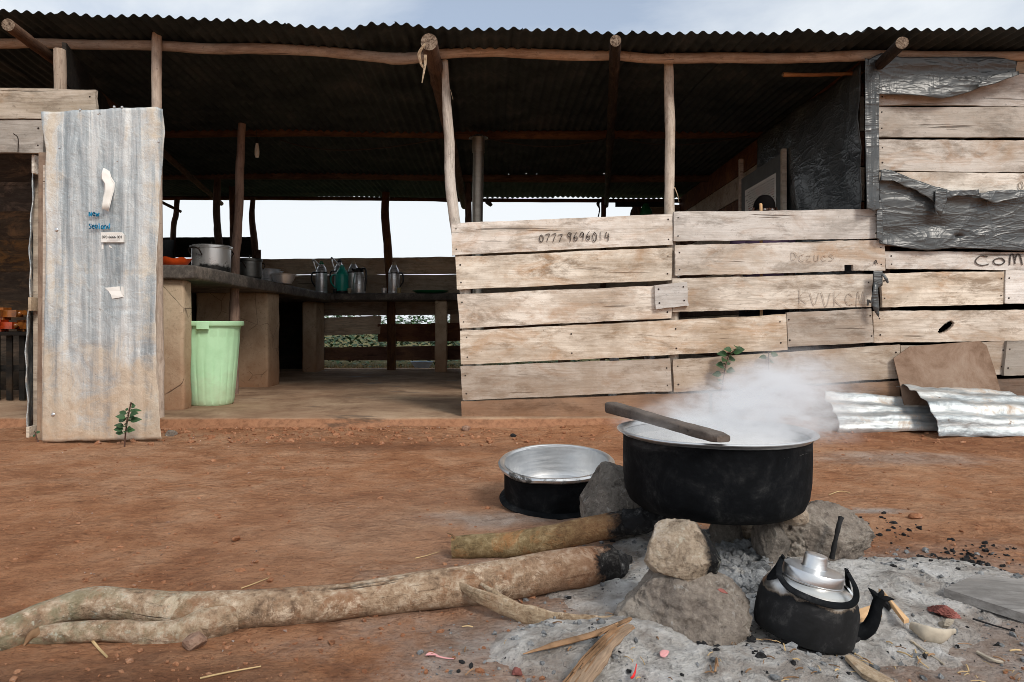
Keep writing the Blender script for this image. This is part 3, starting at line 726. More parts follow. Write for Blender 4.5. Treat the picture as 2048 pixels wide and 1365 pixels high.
# the shed's raised floor with a worn earth edge
def floor():
    nx_, nt = 520, 46
    V, Fc = [], []
    prof = [(-0.10, -0.05), (-0.065, 0.0), (-0.035, 0.03), (-0.012, 0.055), (0.0, 0.067), (0.02, 0.07)] + [(0.02 + 5.3 * (i / 40) ** 1.6, 0.07) for i in range(1, 41)]
    for i in range(nx_ + 1):
        x = -6.0 + 10.6 * i / nx_
        for (dy, z) in prof:
            V.append((x, 4.38 + dy, z))
    V = np.array(V); n = len(prof)
    edge = np.tile(np.array([max(0, 1 - abs(dy) / 0.12) for dy, z in prof]), nx_ + 1)
    V[:, 1] += edge * (0.05 * fbm(V * np.array([2.5, 2.5, 6]), 4, 61) + 0.03 * fbm(V * 11, 4, 62))
    V[:, 2] += np.where(V[:, 2] > 0.06, 0.005 * fbm(V * np.array([2, 2, 0]), 4, 63), 0.022 * fbm(V * 9, 4, 64))
    Fc = [(i * n + j, (i + 1) * n + j, (i + 1) * n + j + 1, i * n + j + 1) for i in range(nx_) for j in range(n - 1)]
    o = mk("floor", V, Fc, FLOOR, origin=(0, 0, 0))
    tag(o, "raised earthen floor of the shed with a worn red front edge", kind="structure")
floor()

# ------------------------------------------------------------------ boards
def board(name, quad, d, mat, parent, thick=0.024, holes=(), wob=0.007, nails_to=None, nailx=(0.02,), seed=None, lean=0.0, split=True, ny=4, ragged=0.0):
    """quad: pixels tl, tr, br, bl on the plane at distance d (front face)"""
    seed = seed if seed is not None else R.randrange(10000)
    tl, tr, br, bl = [np.array(P(q[0], q[1], d)) for q in quad]
    L = np.linalg.norm(tr - tl); nx = int(max(6, min(90, L / 0.028)))
    if holes: nx = int(L / 0.0065); ny = 34
    V = np.zeros((nx + 1, ny + 1, 3))
    for i in range(nx + 1):
        s = i / nx
        for j in range(ny + 1):
            t = j / ny
            V[i, j] = (1 - t) * ((1 - s) * tl + s * tr) + t * ((1 - s) * bl + s * br)
    flat = V.reshape(-1, 3)
    we = np.tile(np.abs(np.linspace(-1, 1, ny + 1)), nx + 1)
    sg = np.tile(np.sign(np.linspace(1, -1, ny + 1)), nx + 1)
    flat[:, 2] += we * (wob * fbm(flat * np.array([3, 0, 2]) + seed, 4, 3) + 0.35 * wob * fbm(flat * np.array([26, 0, 9]) + seed, 2, 6))
    ends = np.repeat(np.abs(np.linspace(-1, 1, nx + 1)) > 0.999, ny + 1)
    flat[:, 0] += ends * (0.003 + ragged) * fbm(flat * np.array([0, 0, 42.0]) + seed, 3, 8)
    bow = 0.006 * fbm(flat * np.array([0.9, 0, 0.5]) + seed, 2, 4)
    flat[:, 1] += bow + lean * (flat[:, 2] - flat[:, 2].min())
    n = ny + 1
    fr = []
    for i in range(nx):
        for j in range(ny):
            q = (i * n + j, (i + 1) * n + j, (i + 1) * n + j + 1, i * n + j + 1)
            c = flat[list(q)].mean(0)
            if any(h(c) for h in holes): continue
            fr.append(q[::-1])
    N = len(flat)
    back = flat.copy(); back[:, 1] += thick
    V = np.vstack([flat, back])
    Fc = list(fr) + [tuple(k + N for k in q[::-1]) for q in fr]
    cnt = {}
    for q in fr:
        for k in range(4):
            a, b = q[k], q[(k + 1) % 4]
            if (b, a) in cnt: del cnt[(b, a)]
            else: cnt[(a, b)] = 1
    for a, b in cnt: Fc.append((b, a, a + N, b + N))
    used = np.unique(np.concatenate([np.array(q) for q in Fc]))
    remap = -np.ones(len(V), int); remap[used] = np.arange(len(used))
    o = mk(name, V[used], [tuple(int(remap[k]) for k in q) for q in Fc], mat, parent)
    if nails_to is not None:
        for s in nailx:
            for t in (0.22 + R.uniform(-.06, .06), 0.78 + R.uniform(-.06, .06)):
                for e in (s, 1 - s):
                    p = (1 - t) * ((1 - e) * tl + e * tr) + t * ((1 - e) * bl + e * br)
                    k = np.argmin(np.abs(flat[:, 0] - p[0]) + np.abs(flat[:, 2] - p[2]))
                    nails_to.append((p[0], flat[k][1], p[2]))
    return o
def nails(pts, parent):
    V, Fc = [], []
    for (x, y, z) in pts:
        b = len(V); r = R.uniform(0.004, 0.0062)
        for yy in (y + 0.004, y - 0.0025):
            for k in range(6):
                V.append((x + r * math.cos(k * math.pi / 3), yy, z + r * math.sin(k * math.pi / 3)))
        Fc.append(tuple(b + 6 + k for k in range(6)))
        for k in range(6): Fc.append((b + k, b + (k + 1) % 6, b + 6 + (k + 1) % 6, b + 6 + k))
    o = mk("nails", V, Fc, NAIL, parent); o['kind'] = 'stuff'
    return o

# ------------------------------------------------------------------ handwriting
GL = {
 '0': [[(.5, 1), (.2, .8), (.1, .45), (.25, .08), (.55, 0), (.85, .25), (.85, .7), (.5, 1)]],
 '7': [[(.05, .95), (.9, 1), (.55, .45), (.35, 0)]],
 '9': [[(.85, .8), (.5, 1), (.15, .75), (.35, .5), (.8, .65), (.85, .9), (.75, .4), (.7, 0)]],
 '6': [[(.7, 1), (.3, .65), (.12, .25), (.4, 0), (.8, .15), (.7, .45), (.3, .4), (.15, .25)]],
 '1': [[(.45, 1), (.5, 0)]],
 '4': [[(.35, 1), (.1, .4), (.9, .45)], [(.75, .8), (.7, 0)]],
 'C': [[(.9, .9), (.45, 1), (.1, .6), (.12, .2), (.5, 0), (.95, .12)]],
 'o': [[(.5, .85), (.15, .6), (.2, .15), (.6, .02), (.88, .4), (.7, .8), (.45, .85)]],
 'm': [[(.05, 0), (.1, .85), (.3, .95), (.42, .1)], [(.42, .4), (.55, .95), (.75, .9), (.92, 0)]],
 'b': [[(.15, 1.1), (.18, 0), (.6, .02), (.8, .3), (.5, .5), (.2, .4)]],
 'A': [[(.1, 0), (.5, 1), (.9, .05)], [(.2, .4), (.8, .42)]],
 'N': [[(.1, 0), (.15, 1), (.8, .05), (.9, 1)]],
 'e': [[(.15, .4), (.8, .5), (.6, .8), (.2, .65), (.15, .2), (.5, 0), (.9, .15)]],
 'w': [[(0, .7), (.25, 0), (.5, .55), (.7, 0), (1, .75)]],
 'S': [[(.9, .9), (.4, 1), (.15, .75), (.75, .4), (.6, .05), (.05, .05)]],
 'a': [[(.8, .7), (.3, .75), (.1, .3), (.4, 0), (.8, .3), (.82, .7), (.9, 0)]],
 'l': [[(.4, 1.1), (.5, 0)]],
 'n': [[(.1, 0), (.12, .7)], [(.12, .5), (.5, .75), (.8, .5), (.9, 0)]],
 'd': [[(.8, .55), (.3, .6), (.1, .25), (.4, 0), (.8, .25)], [(.85, 1.15), (.85, 0)]],
 'K': [[(.1, 1), (.15, 0)], [(.9, .95), (.2, .45), (.95, 0)]],
 'M': [[(0, 0), (.2, 1), (.5, .3), (.8, 1), (1, 0)]],
 'V': [[(0, 1), (.5, 0), (1, .95)]],
 'D': [[(.1, 1), (.12, 0), (.6, .05), (.9, .45), (.6, .95), (.05, 1)]],
 'c': [[(.9, .6), (.4, .75), (.1, .4), (.4, 0), (.9, .1)]],
 'z': [[(.1, .7), (.85, .7), (.1, .05), (.9, .0)]],
 'u': [[(.1, .7), (.2, .05), (.7, .05), (.8, .7), (.9, 0)]],
 's': [[(.85, .6), (.3, .7), (.7, .3), (.1, .02)]],
}
def write(name, text, x0, x1, zb, h, y, mat, parent, width=0.0045, slope=0.0, jit=0.12, gap=0.32):
    """hand lettering as thin raised strokes facing the yard"""
    V, Fc = [], []
    units = sum(0.6 if c == ' ' else 1 + gap for c in text)
    u = (x1 - x0) / units; cx = x0
    for c in text:
        if c == ' ':
            cx += 0.6 * u; continue
        dz = R.uniform(-jit, jit) * h; sc = R.uniform(0.85, 1.15)
        for st in GL[c]:
            pts = catmull([(a * u, 0, b * h * sc) for a, b in st], max(4, len(st) * 4)) if len(st) > 2 else np.array([(a * u, 0, b * h * sc) for a, b in st])
            for k in range(len(pts) - 1):
                a, b = pts[k], pts[k + 1]
                t = b - a; ln = np.linalg.norm(t) + 1e-6; nrm = np.array((-t[2], 0, t[0])) / ln * width * R.uniform(0.35, 0.6)
                e = t / ln * width * 0.2
                base = len(V)
                for q in (a - e - nrm, b + e - nrm, b + e + nrm, a - e + nrm):
                    V.append((cx + q[0], y, zb + dz + q[2] + slope * (cx + q[0] - x0)))
                for q in V[base:base + 4]: V.append((q[0], y + 0.004, q[2]))
                Fc += [(base, base + 1, base + 2, base + 3)] + [(base + m, base + 4 + m, base + 4 + (m + 1) % 4, base + (m + 1) % 4) for m in range(4)]
        cx += u * (1 + gap)
    return mk(name, V, Fc, mat, parent, smooth_=False)

# ------------------------------------------------------------------ the shed: posts, beams, roof
shed = empty("market_shed", (0, 4.6, 0), "open-fronted timber shed on rough pole posts under a low corrugated iron roof", "shed")
DW = 4.45
edge_px = [(-900, 0), (-300, 14), (0, 23), (110, 30), (115, 26), (200, 35), (290, 33), (420, 42), (500, 45), (690, 58), (705, 57), (740, 46), (800, 50), (860, 58), (960, 62), (1040, 60), (1140, 57), (1190, 64), (1300, 66), (1330, 69), (1400, 66), (1500, 68), (1560, 66), (1600, 58), (1640, 62), (1690, 68), (1725, 62), (1745, 56), (1850, 60), (2048, 58), (2400, 60)]
ex = np.array([PX(a, 4.15) for a, b in edge_px]); ez = np.array([PZ(b, 4.15) for a, b in edge_px])
def roof_z(x, y):
    e = np.interp(x, ex, ez)
    base = 2.475 + 0.03 * np.sin(y * 1.3 + 1.0) * 0.5 + 0.012 * np.sin(x * 2.1)
    k = smooth(4.2, 5.2, y)
    return e * (1 - k) + base * k
PITCH = 0.072
def roof_sheet(x0, x1, y0, y1, lift, holes, k):
    nxs = int((x1 - x0) / PITCH * 8)
    x = np.linspace(x0, x1, nxs + 1)
    ylist = sorted(set([y0, y1] + list(np.linspace(y0, y1, 8)) + ([8.20, 8.235] if y0 < 8.2 < y1 else [])))
    y = np.array(ylist)
    Xg, Yg = np.meshgrid(x, y)
    front = R.uniform(-0.012, 0.012); skew = R.uniform(-0.012, 0.012)
    Yg2 = Yg + (front + skew * (Xg - x0)) * (Yg <= y0 + 1e-6)
    Zg = roof_z(Xg, Yg) + lift + 0.0105 * np.cos(2 * math.pi * Xg / PITCH) + 0.003 * fbm(np.stack([Xg.ravel() * 2, Yg.ravel() * 2, Xg.ravel() * 0 + k], 1), 2, 5).reshape(Xg.shape)
    V = np.stack([Xg.ravel(), Yg2.ravel(), Zg.ravel()], 1)
    n = len(x)
    Fc = []
    for j in range(len(y) - 1):
        for i in range(n - 1):
            if holes and abs(y[j] - 8.20) < 1e-6 and R.random() < 0.035: continue
            Fc.append((j * n + i, j * n + i + 1, (j + 1) * n + i + 1, (j + 1) * n + i))
    return mk("roof_sheet", V, Fc, ROOF, shed)
bounds = [-5.6]
while bounds[-1] < 4.9: bounds.append(bounds[-1] + 10 * PITCH)
for row, (y0, y1) in enumerate([(4.15, 6.55), (6.45, 8.45), (8.35, 9.75)]):
    for i in range(len(bounds) - 1):
        roof_sheet(bounds[i] - 0.02, bounds[i + 1] + 0.04, y0 + (R.uniform(-.05, .05) if row == 2 and False else 0), y1 + (R.uniform(-0.03, 0.05) if row == 2 else 0), 0.004 * (i % 2) + 0.006 * (row % 2) + (0.012 if row else 0), row == 1, i + 20 * row)

DIMCUT = M("greyed_pole_end", 0.95, spec=0.05)
_v = DIMCUT.vec(); DIMCUT.set("Base Color", DIMCUT.ramp(DIMCUT.noise(_v, 55, 6, 0.75, 0.8), [(0.38, (0.06, 0.042, 0.03)), (0.5, (0.21, 0.155, 0.115)), (0.66, (0.36, 0.29, 0.22))]))
DIMCUT.bump(DIMCUT.noise(_v, 70, 5), 0.9, 0.01); DIMCUT = DIMCUT.m
def pole(name, pts, radii, mat=POLE, seg=14, amp=0.004, **kw):
    return tube(name, pts, radii, mat, shed, seg=seg, amp=amp, cap=DIMCUT, seed=R.randrange(999), n=kw.pop('n', 40), fs=14, knob=0.02, **kw)
PP = lambda l, d: [P(a, b, d) for a, b in l]
# front purlin, made of three poles end on end
pole("purlin", PP([(-420, 105), (-200, 96), (70, 86)], 4.5), [0.034, 0.032])
pole("purlin", PP([(55, 86), (180, 90), (300, 91), (420, 98), (520, 98), (640, 103), (750, 114), (800, 118), (866, 113)], 4.46), [0.031, 0.034, 0.034])
pole("purlin", PP([(856, 111), (920, 106), (985, 104), (1090, 109), (1180, 112), (1230, 111), (1290, 117), (1345, 118)], 4.46), [0.03, 0.033, 0.03])
pole("purlin", PP([(1335, 117), (1450, 116), (1550, 117), (1640, 115), (1740, 111), (1900, 113), (2100, 113), (2400, 114)], 4.46), [0.034, 0.033, 0.03])
for pts, d, r in (([(-400, 262), (200, 268), (600, 264), (1000, 270), (1400, 268), (1700, 266), (2100, 262)], 6.4, 0.045),
                  ([(-400, 358), (300, 352), (700, 352), (1000, 357), (1300, 357), (1700, 352)], 8.2, 0.05),
                  ([(-300, 402), (320, 397), (700, 398), (1000, 401), (1290, 402), (1700, 404)], 9.5, 0.028)):
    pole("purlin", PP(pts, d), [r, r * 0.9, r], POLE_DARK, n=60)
# rafters running back under the purlins
raf = [((16, 50), 3.9, 2.375), ((858, 84), 4.05, 2.355), ((1231, 82), 4.05, 2.36), ((1804, 86), 4.02, 2.345)]
sl_ = (-0.19, 0.0, 0.165, 0.22)
for k, ((px, py), d, z) in enumerate(raf):
    x = PX(px, d); zz = PZ(py, d)
    r = 0.05 if k == 1 else 0.034 if k == 2 else 0.035
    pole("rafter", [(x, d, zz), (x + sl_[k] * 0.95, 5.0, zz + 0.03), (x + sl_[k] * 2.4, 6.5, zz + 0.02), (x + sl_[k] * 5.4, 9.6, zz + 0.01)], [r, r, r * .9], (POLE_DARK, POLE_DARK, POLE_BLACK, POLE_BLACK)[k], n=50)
# posts
def post(pts, d, r, mat=POLE_PALE, **kw): return pole("post", PP(pts, d), r, mat, **kw)
post([(889, 122), (893, 200), (899, 290), (900, 360), (910, 445), (928, 560), (938, 720), (942, 880)], 4.52, [0.023, 0.034, 0.036, 0.038, 0.04])
post([(1337, 103), (1338, 180), (1340, 260), (1339, 350), (1339, 430), (1345, 560), (1347, 700), (1348, 880)], 4.52, [0.030, 0.033, 0.031, 0.034, 0.033])
post([(314, 68), (313, 140), (314, 300), (316, 600), (318, 860)], 4.4, [0.03, 0.031, 0.034], POLE)
post([(119, 100), (121, 180), (122, 330), (122, 620), (122, 905)], 4.12, [0.034, 0.033, 0.036], POLE)
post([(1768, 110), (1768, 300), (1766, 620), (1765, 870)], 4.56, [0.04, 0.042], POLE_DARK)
post([(2120, 110), (2120, 500), (2120, 870)], 4.53, [0.04, 0.042], POLE)
post([(484, 248), (480, 330), (478, 420), (472, 500), (469, 600), (469, 700), (467, 792)], 5.93, [0.032, 0.036, 0.036, 0.04, 0.042], POLE_RED)
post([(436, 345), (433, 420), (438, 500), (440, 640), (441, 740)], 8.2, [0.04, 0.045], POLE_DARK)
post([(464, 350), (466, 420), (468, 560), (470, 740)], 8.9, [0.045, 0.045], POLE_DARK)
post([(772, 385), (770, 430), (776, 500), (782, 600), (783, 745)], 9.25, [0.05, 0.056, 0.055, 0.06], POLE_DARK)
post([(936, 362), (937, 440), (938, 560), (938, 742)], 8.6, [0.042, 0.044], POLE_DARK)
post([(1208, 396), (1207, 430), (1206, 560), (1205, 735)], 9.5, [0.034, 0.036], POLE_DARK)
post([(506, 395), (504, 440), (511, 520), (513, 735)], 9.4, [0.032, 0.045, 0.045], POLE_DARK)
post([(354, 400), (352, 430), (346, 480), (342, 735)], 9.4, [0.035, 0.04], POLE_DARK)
# strut with a broken end in the far corner, and the loose lath under the roof
pole("brace", PP([(318, 402), (338, 412), (362, 424)], 9.3), [0.022, 0.018], POLE_DARK)
pole("brace", [P(1565, 150, 4.6), P(1640, 150, 4.63), P(1740, 146, 4.66)], [0.012, 0.014], POLE_RED)
# torn bark hanging off the rafter end
tube("bark_strip", [P(850, 88, 4.03), P(843, 98, 4.02), P(838, 110, 4.03), P(842, 128, 4.03), P(848, 138, 4.03)], [0.006, 0.011, 0.004], STRIP, shed, squash=(0.3, 1), n=16)
tube("bark_strip", [P(851, 110, 4.02), P(850, 130, 4.02), P(844, 166, 4.02)], [0.009, 0.008, 0.003], STRIP, shed, squash=(0.3, 1), n=12)
tube("bark_strip", [P(901, 180, 4.49), P(906, 200, 4.47)], [0.002, 0.001], STRIP, shed, seg=5, n=6)
tube("bark_strip", [P(1349, 375, 4.49), P(1355, 390, 4.47), P(1358, 405, 4.47)], [0.004, 0.002], STRIP, shed, seg=5, n=8)

# ------------------------------------------------------------------ low front wall of pale boards
fw = empty("board_wall", (PX(1330, DW), DW, 0), "low wall of pale weathered boards with a phone number written on its top board", "wall")
NL = []
def fb(q, mat=W_PALE, d=DW, **kw): return board("plank", q, d, mat, fw, nails_to=kw.pop('nl', NL), **kw)
b1 = fb([(903, 447), (1345, 428), (1346, 489), (904, 510)], W_PALE_HI)
fb([(911, 514), (1345, 495), (1343, 561), (914, 579)])
fb([(914, 589), (1345, 571), (1343, 637), (920, 658)])
fb([(920, 662), (1572, 629), (1575, 700), (922, 729)], nailx=(0.02, 0.34))
fb([(921, 733), (1341, 718), (1344, 783), (925, 801)])
fb([(922, 804), (1180, 795), (1420, 788), (1420, 860)][:1] + [(1420, 787), (1420, 866), (925, 866)], W_BASE, d=DW - 0.02, nl=None, lean=0.06)
fb([(1348, 424), (1760, 418), (1760, 477), (1348, 483)], W_PALE_HI, d=DW - 0.012)
xa, xb, zc = PX(1688, DW - .014), PX(1707, DW - .014), PZ(530, DW - .014)
b2 = fb([(1350, 491), (1770, 480), (1771, 541), (1351, 552)], W_PALE_HI, d=DW - 0.014, holes=[lambda c: xa < c[0] < xb and c[2] < zc])
b3 = fb([(1345, 557), (1746, 549), (1742, 615), (1346, 624)])
fb([(1574, 626), (1743, 618), (1748, 686), (1577, 695)], d=DW - 0.006)
fb([(1346, 719), (1800, 690), (1800, 757), (1348, 785)])
fb([(1425, 786), (1800, 762), (2010, 755), (0, 0)][:2] + [(1800, 866), (1425, 866)], W_BASE, d=DW + 0.002, nl=None)
fb([(1309, 571), (1374, 565), (1377, 612), (1312, 619)], W_PALE_HI, d=DW - 0.03, nailx=(0.12,), ragged=0.004)
zb = P(0, 480, DW).z
sl = -(428 - 447) / (1345 - 903)
write("lettering", "0777 9696014", PX(1078, DW), PX(1222, DW), PZ(484, DW), 0.052, DW - 0.0085, PENCIL, b1, 0.0042, 0.02)
write("lettering", "A", PX(1744, DW), PX(1754, DW), PZ(529, DW), 0.026, DW - 0.024, PENCIL, b2, 0.004)
write("lettering", "DCzucS", PX(1580, DW), PX(1670, DW), PZ(521, DW), 0.05, DW - 0.023, FAINT, b2, 0.0016)
write("lettering", "KVVKcM", PX(1596, DW), PX(1735, DW), PZ(606, DW), 0.09, DW - 0.009, FAINT, b3, 0.0020, jit=0.3)
nails(NL, fw)

# ------------------------------------------------------------------ taller wall at the right
rw = empty("board_wall", (PX(2048, DW), DW, 0), "tall wall of pale boards partly covered in black plastic, with a knot hole low down", "wall")
NL = []
def rb(q, mat=W_PALE, d=DW, **kw): return board("plank", q, d, mat, rw, nails_to=kw.pop('nl', NL), **kw)
XR = 2360
rb([(1752, 150), (XR, 146), (XR, 212), (1752, 211)], W_PALE_HI)
rb([(1752, 124), (XR, 122), (XR, 144), (1752, 148)], W_DARK, d=DW + 0.004, nl=None)
rb([(1752, 214), (XR, 214), (XR, 277), (1752, 273)], W_GREY)
rb([(1752, 279), (XR, 283), (XR, 348), (1752, 341)], W_PALE_HI)
rb([(1754, 344), (XR, 350), (XR, 414), (1754, 408)])
rb([(1758, 412), (XR, 418), (XR, 496), (1758, 492)], W_DARK)
b4 = rb([(1770, 503), (XR, 507), (XR, 543), (1772, 538)], W_PALE_HI)
rb([(1762, 547), (2008, 543), (2006, 609), (1765, 615)])
rb([(2011, 542), (XR, 540), (XR, 607), (2010, 608)], W_PALE_HI)
hx, hz = PX(1892, DW), PZ(655, DW)
def knot(c):
    dx, dz = c[0] - hx, c[2] - hz
    a = 0.62; u = dx * math.cos(a) + dz * math.sin(a); v = -dx * math.sin(a) + dz * math.cos(a)
    return (u / 0.062) ** 2 + (v / (0.022 + 0.12 * max(0, u))) ** 2 < 1
rb([(1746, 623), (XR, 616), (XR, 676), (1749, 686)], holes=[knot])
rb([(1802, 692), (2012, 684), (2006, 750), (1803, 757)])
rb([(2014, 683), (XR, 678), (XR, 748), (2008, 751)], W_GREY, d=DW - 0.02)
rb([(1803, 762), (XR, 753), (XR, 866), (1803, 866)], W_BASE, nl=None)
write("lettering", "Comb", PX(1948, DW), PX(2085, DW), PZ(530, DW), 0.06, DW - 0.0085, PENCIL, b4, 0.0058, gap=0.18)
write("lettering", "o", PX(2034, DW), PX(2050, DW), PZ(381, DW), 0.05, DW - 0.009, FAINT, rw, 0.004)
nails(NL, rw)

# ------------------------------------------------------------------ left: boards over the doorway, flattened zinc panel, door
lw = empty("board_wall", (PX(0, 4.0), 4.0, 0), "grey boards nailed across the top of the dark doorway", "wall")
NL = []
board("plank", [(-420, 172), (192, 180), (190, 239), (-420, 236)], 3.98, W_GREY, lw, nails_to=NL, ragged=0.012)
board("plank", [(-420, 239), (88, 240), (86, 305), (-420, 304)], 3.99, W_GREY, lw, nails_to=NL)
nails(NL, lw)
tube("hook", [P(27, 268, 3.965), P(36, 277, 3.955), P(36, 305, 3.96)], [0.003, 0.0025], NAIL, lw, seg=6, n=10)
pr = empty("door_post", (PX(76, 4.0), 4.02, 0), "reddish brown timber post between the doorway and the zinc panel", "post")
board("plank", [(78, 306), (94, 306), (92, 890), (74, 880)], 3.95, W_POST, pr, thick=0.06, ny=3)
board("plank", [(86, 330), (98, 330), (96, 885), (83, 885)], 3.93, W_DARK, pr, thick=0.05, ny=3)

def zinc_panel():
    d = 3.86
    L = np.array([(82, 224), (84, 260), (92, 300), (92, 420), (89, 600), (86, 780), (84, 884)], float)
    Rr = np.array([(329, 214), (329, 260), (325, 330), (318, 400), (316, 450), (312, 560), (312, 650), (314, 760), (321, 840), (322, 878)], float)
    n, m = 110, 120
    V = np.zeros((m + 1, n + 1, 3))
    for j in range(m + 1):
        t = j / m
        yl = 224 + t * (884 - 224); yr = 214 + t * (878 - 214)
        xl = np.interp(yl, L[:, 1], L[:, 0]); xr = np.interp(yr, Rr[:, 1], Rr[:, 0])
        for i in range(n + 1):
            s = i / n
            V[j, i] = P(xl + s * (xr - xl), yl + s * (yr - yl), d)
    f = V.reshape(-1, 3)
    tt = np.repeat(np.linspace(0, 1, m + 1), n + 1); ss = np.tile(np.linspace(0, 1, n + 1), m + 1)
    edge = (ss < 1e-6) | (ss > 1 - 1e-6); tb = (tt < 1e-6) | (tt > 1 - 1e-6)
    f[:, 0] += edge * 0.007 * fbm(f * np.array([0, 0, 11.0]), 4, 71); f[:, 2] += tb * 0.006 * fbm(f * np.array([9.0, 0, 0]), 4, 72)
    f[:, 1] += 0.0022 * np.cos(2 * math.pi * f[:, 0] / 0.075) * (0.35 + 0.65 * np.clip(0.5 + fbm(f * np.array([3, 1, 1.2]), 2, 74), 0, 1)) * (1 - smooth(0.75, 0.95, ss) * 0.8)
    f[:, 1] += 0.014 * fbm(f * np.array([2.5, 1, 2.0]), 4, 73) + 0.004 * fbm(f * np.array([16, 1, 12.0]), 3, 78)
    for zr in (695, 768, 620, 547):
        f[:, 1] += 0.004 * np.exp(-((f[:, 2] - PZ(zr, d)) / 0.006) ** 2) * (ss > 0.3) * (ss < 0.9)
    f[:, 1] -= 0.008 * smooth(0.9, 1, ss) * (fbm(f * np.array([0, 0, 6.0]), 3, 75))
    # corners curl a little
    cor = smooth(0.93, 1, ss) * smooth(0.06, 0, tt); f[:, 0] -= 0.01 * cor; f[:, 2] -= 0.012 * cor
    k = n + 1
    Fc = [(j * k + i, (j + 1) * k + i, (j + 1) * k + i + 1, j * k + i + 1) for j in range(m) for i in range(n)]
    o = empty("metal_panel", (PX(205, d), d, 0), "muddy flattened zinc sheet standing upright beside the doorway, with torn stickers", "metal panel")
    sh = mk("sheet", f, Fc, ZINC_DOOR, o)
    md = sh.modifiers.new("thickness", 'SOLIDIFY'); md.thickness = 0.0014; md.offset = 0
    def near(px, py):
        p = P(px, py, d); q = np.argmin((f[:, 0] - p.x) ** 2 + (f[:, 2] - p.z) ** 2); return f[q][1]
    for (px, py) in ((120, 296), (318, 284), (113, 460), (106, 830), (230, 215), (246, 216), (160, 220)):
        r = 0.012 if py > 300 else 0.008
        p = P(px, py, d); lathe("bolt", [(0.0004, 0.006), (r * .6, 0.005), (r, 0.0), (r, -0.002)], ALU, o, seg=12, local=False, c=(0, 0, 0)).matrix_local = Matrix.Translation(Vector((p.x, near(px, py) - 0.003, p.z)) - root(o)) @ Matrix.Rotation(math.radians(90), 4, 'X')
    for (px, py) in ((268, 462), (280, 464), (130, 757), (130, 800), (184, 836), (274, 440)):
        p = P(px, py, d); y = near(px, py) - 0.002
    write("lettering", "New", PX(182, d), PX(203, d), PZ(434, d), 0.024, d - 0.022, BLUEINK, o, 0.0048, gap=0.15)
    write("lettering", "Sealand", PX(182, d), PX(224, d), PZ(459, d), 0.024, d - 0.022, BLUEINK, o, 0.0042, gap=0.1)
    # phone sticker
    a, b = P(202, 465, d - 0.016), P(247, 485, d - 0.016)
    st = mk("sticker", [(a.x, a.y, a.z), (b.x - .012, a.y, a.z), (b.x, a.y, a.z - .012), (b.x, a.y, b.z), (a.x, a.y, b.z), (a.x, a.y + .012, a.z), (b.x - .012, a.y + .012, a.z), (b.x, a.y + .012, a.z - .012), (b.x, a.y + .012, b.z), (a.x, a.y + .012, b.z)],
            [(4, 3, 2, 1, 0)] + [(i, (i + 1) % 5, 5 + (i + 1) % 5, 5 + i) for i in range(5)], PAPER, o, smooth_=False)
    fc = bpy.data.curves.new("print", 'FONT'); fc.body = "070 6666 001"; fc.size = 0.022; fc.align_x = 'CENTER'; fc.extrude = 0.0006; fc.materials.append(INK); fc.space_character = 0.95
    tmp = bpy.data.objects.new("tmp", fc); SC.collection.objects.link(tmp)
    me = bpy.data.meshes.new_from_object(tmp.evaluated_get(bpy.context.evaluated_depsgraph_get())); bpy.data.objects.remove(tmp)
    fo = bpy.data.objects.new("lettering", me); SC.collection.objects.link(fo); fo.parent = st
    fo.rotation_euler = (math.radians(90), 0, 0); fo.location = (0, -0.0075, -0.006)
    for (z, w0, w1) in ((0.018, -0.04, 0.045), (-0.016, -0.02, 0.045), (-0.022, -0.03, 0.03)):
        mk("print_line", [(w0, -0.0072, z), (w1, -0.0072, z), (w1, -0.0072, z + .0018), (w0, -0.0072, z + .0018)], [(0, 1, 2, 3)], REDRAG if z < 0 else FAINT, st, local=True, smooth_=False)
    # torn papers
    def paper(pts, dy, name="torn_paper", curl=0.0):
        V = []
        for (px, py) in pts:
            p = P(px, py, d); V.append((p.x, near(px, py) - dy - curl * R.random(), p.z))
        n_ = len(V); V += [(x, y + 0.004, z) for x, y, z in V]
        return mk(name, V, [tuple(range(n_))[::-1]] + [(i, (i + 1) % n_, n_ + (i + 1) % n_, n_ + i) for i in range(n_)], PAPER, o, smooth_=False)
    paper([(209, 576), (222, 575), (238, 573), (240, 582), (248, 594), (224, 598), (222, 590), (217, 583)], 0.004)
    paper([(241, 573), (247, 574), (248, 592), (243, 588)], 0.005)
    paper([(204, 488), (207, 488), (207, 499), (204, 498)], 0.004); paper([(219, 491), (223, 493), (225, 497), (219, 495)], 0.004)
    # hanging curled strip
    V, Fc = [], []
    rows = [(209, 342, 221), (207, 352, 224), (207, 361, 229), (215, 369, 233), (216, 384, 233), (214, 396, 230), (213, 410, 227), (212, 424, 224)]
    for j, (xl, y, xr) in enumerate(rows):
        for i in range(7):
            s = i / 6; p = P(xl + s * (xr - xl), y, d)
            V.append((p.x, d - 0.018 - 0.012 * math.sin(s * 5.0 + 0.9 * j * 0.3) - 0.014 * j / 7, p.z + 0.008 * math.sin(s * 4 + j)))
    Fc = [(j * 7 + i, (j + 1) * 7 + i, (j + 1) * 7 + i + 1, j * 7 + i + 1) for j in range(len(rows) - 1) for i in range(6)]
    h = mk("torn_paper", V, Fc, PAPER, o); md = h.modifiers.new("thickness", 'SOLIDIFY'); md.thickness = 0.0012
zinc_panel()

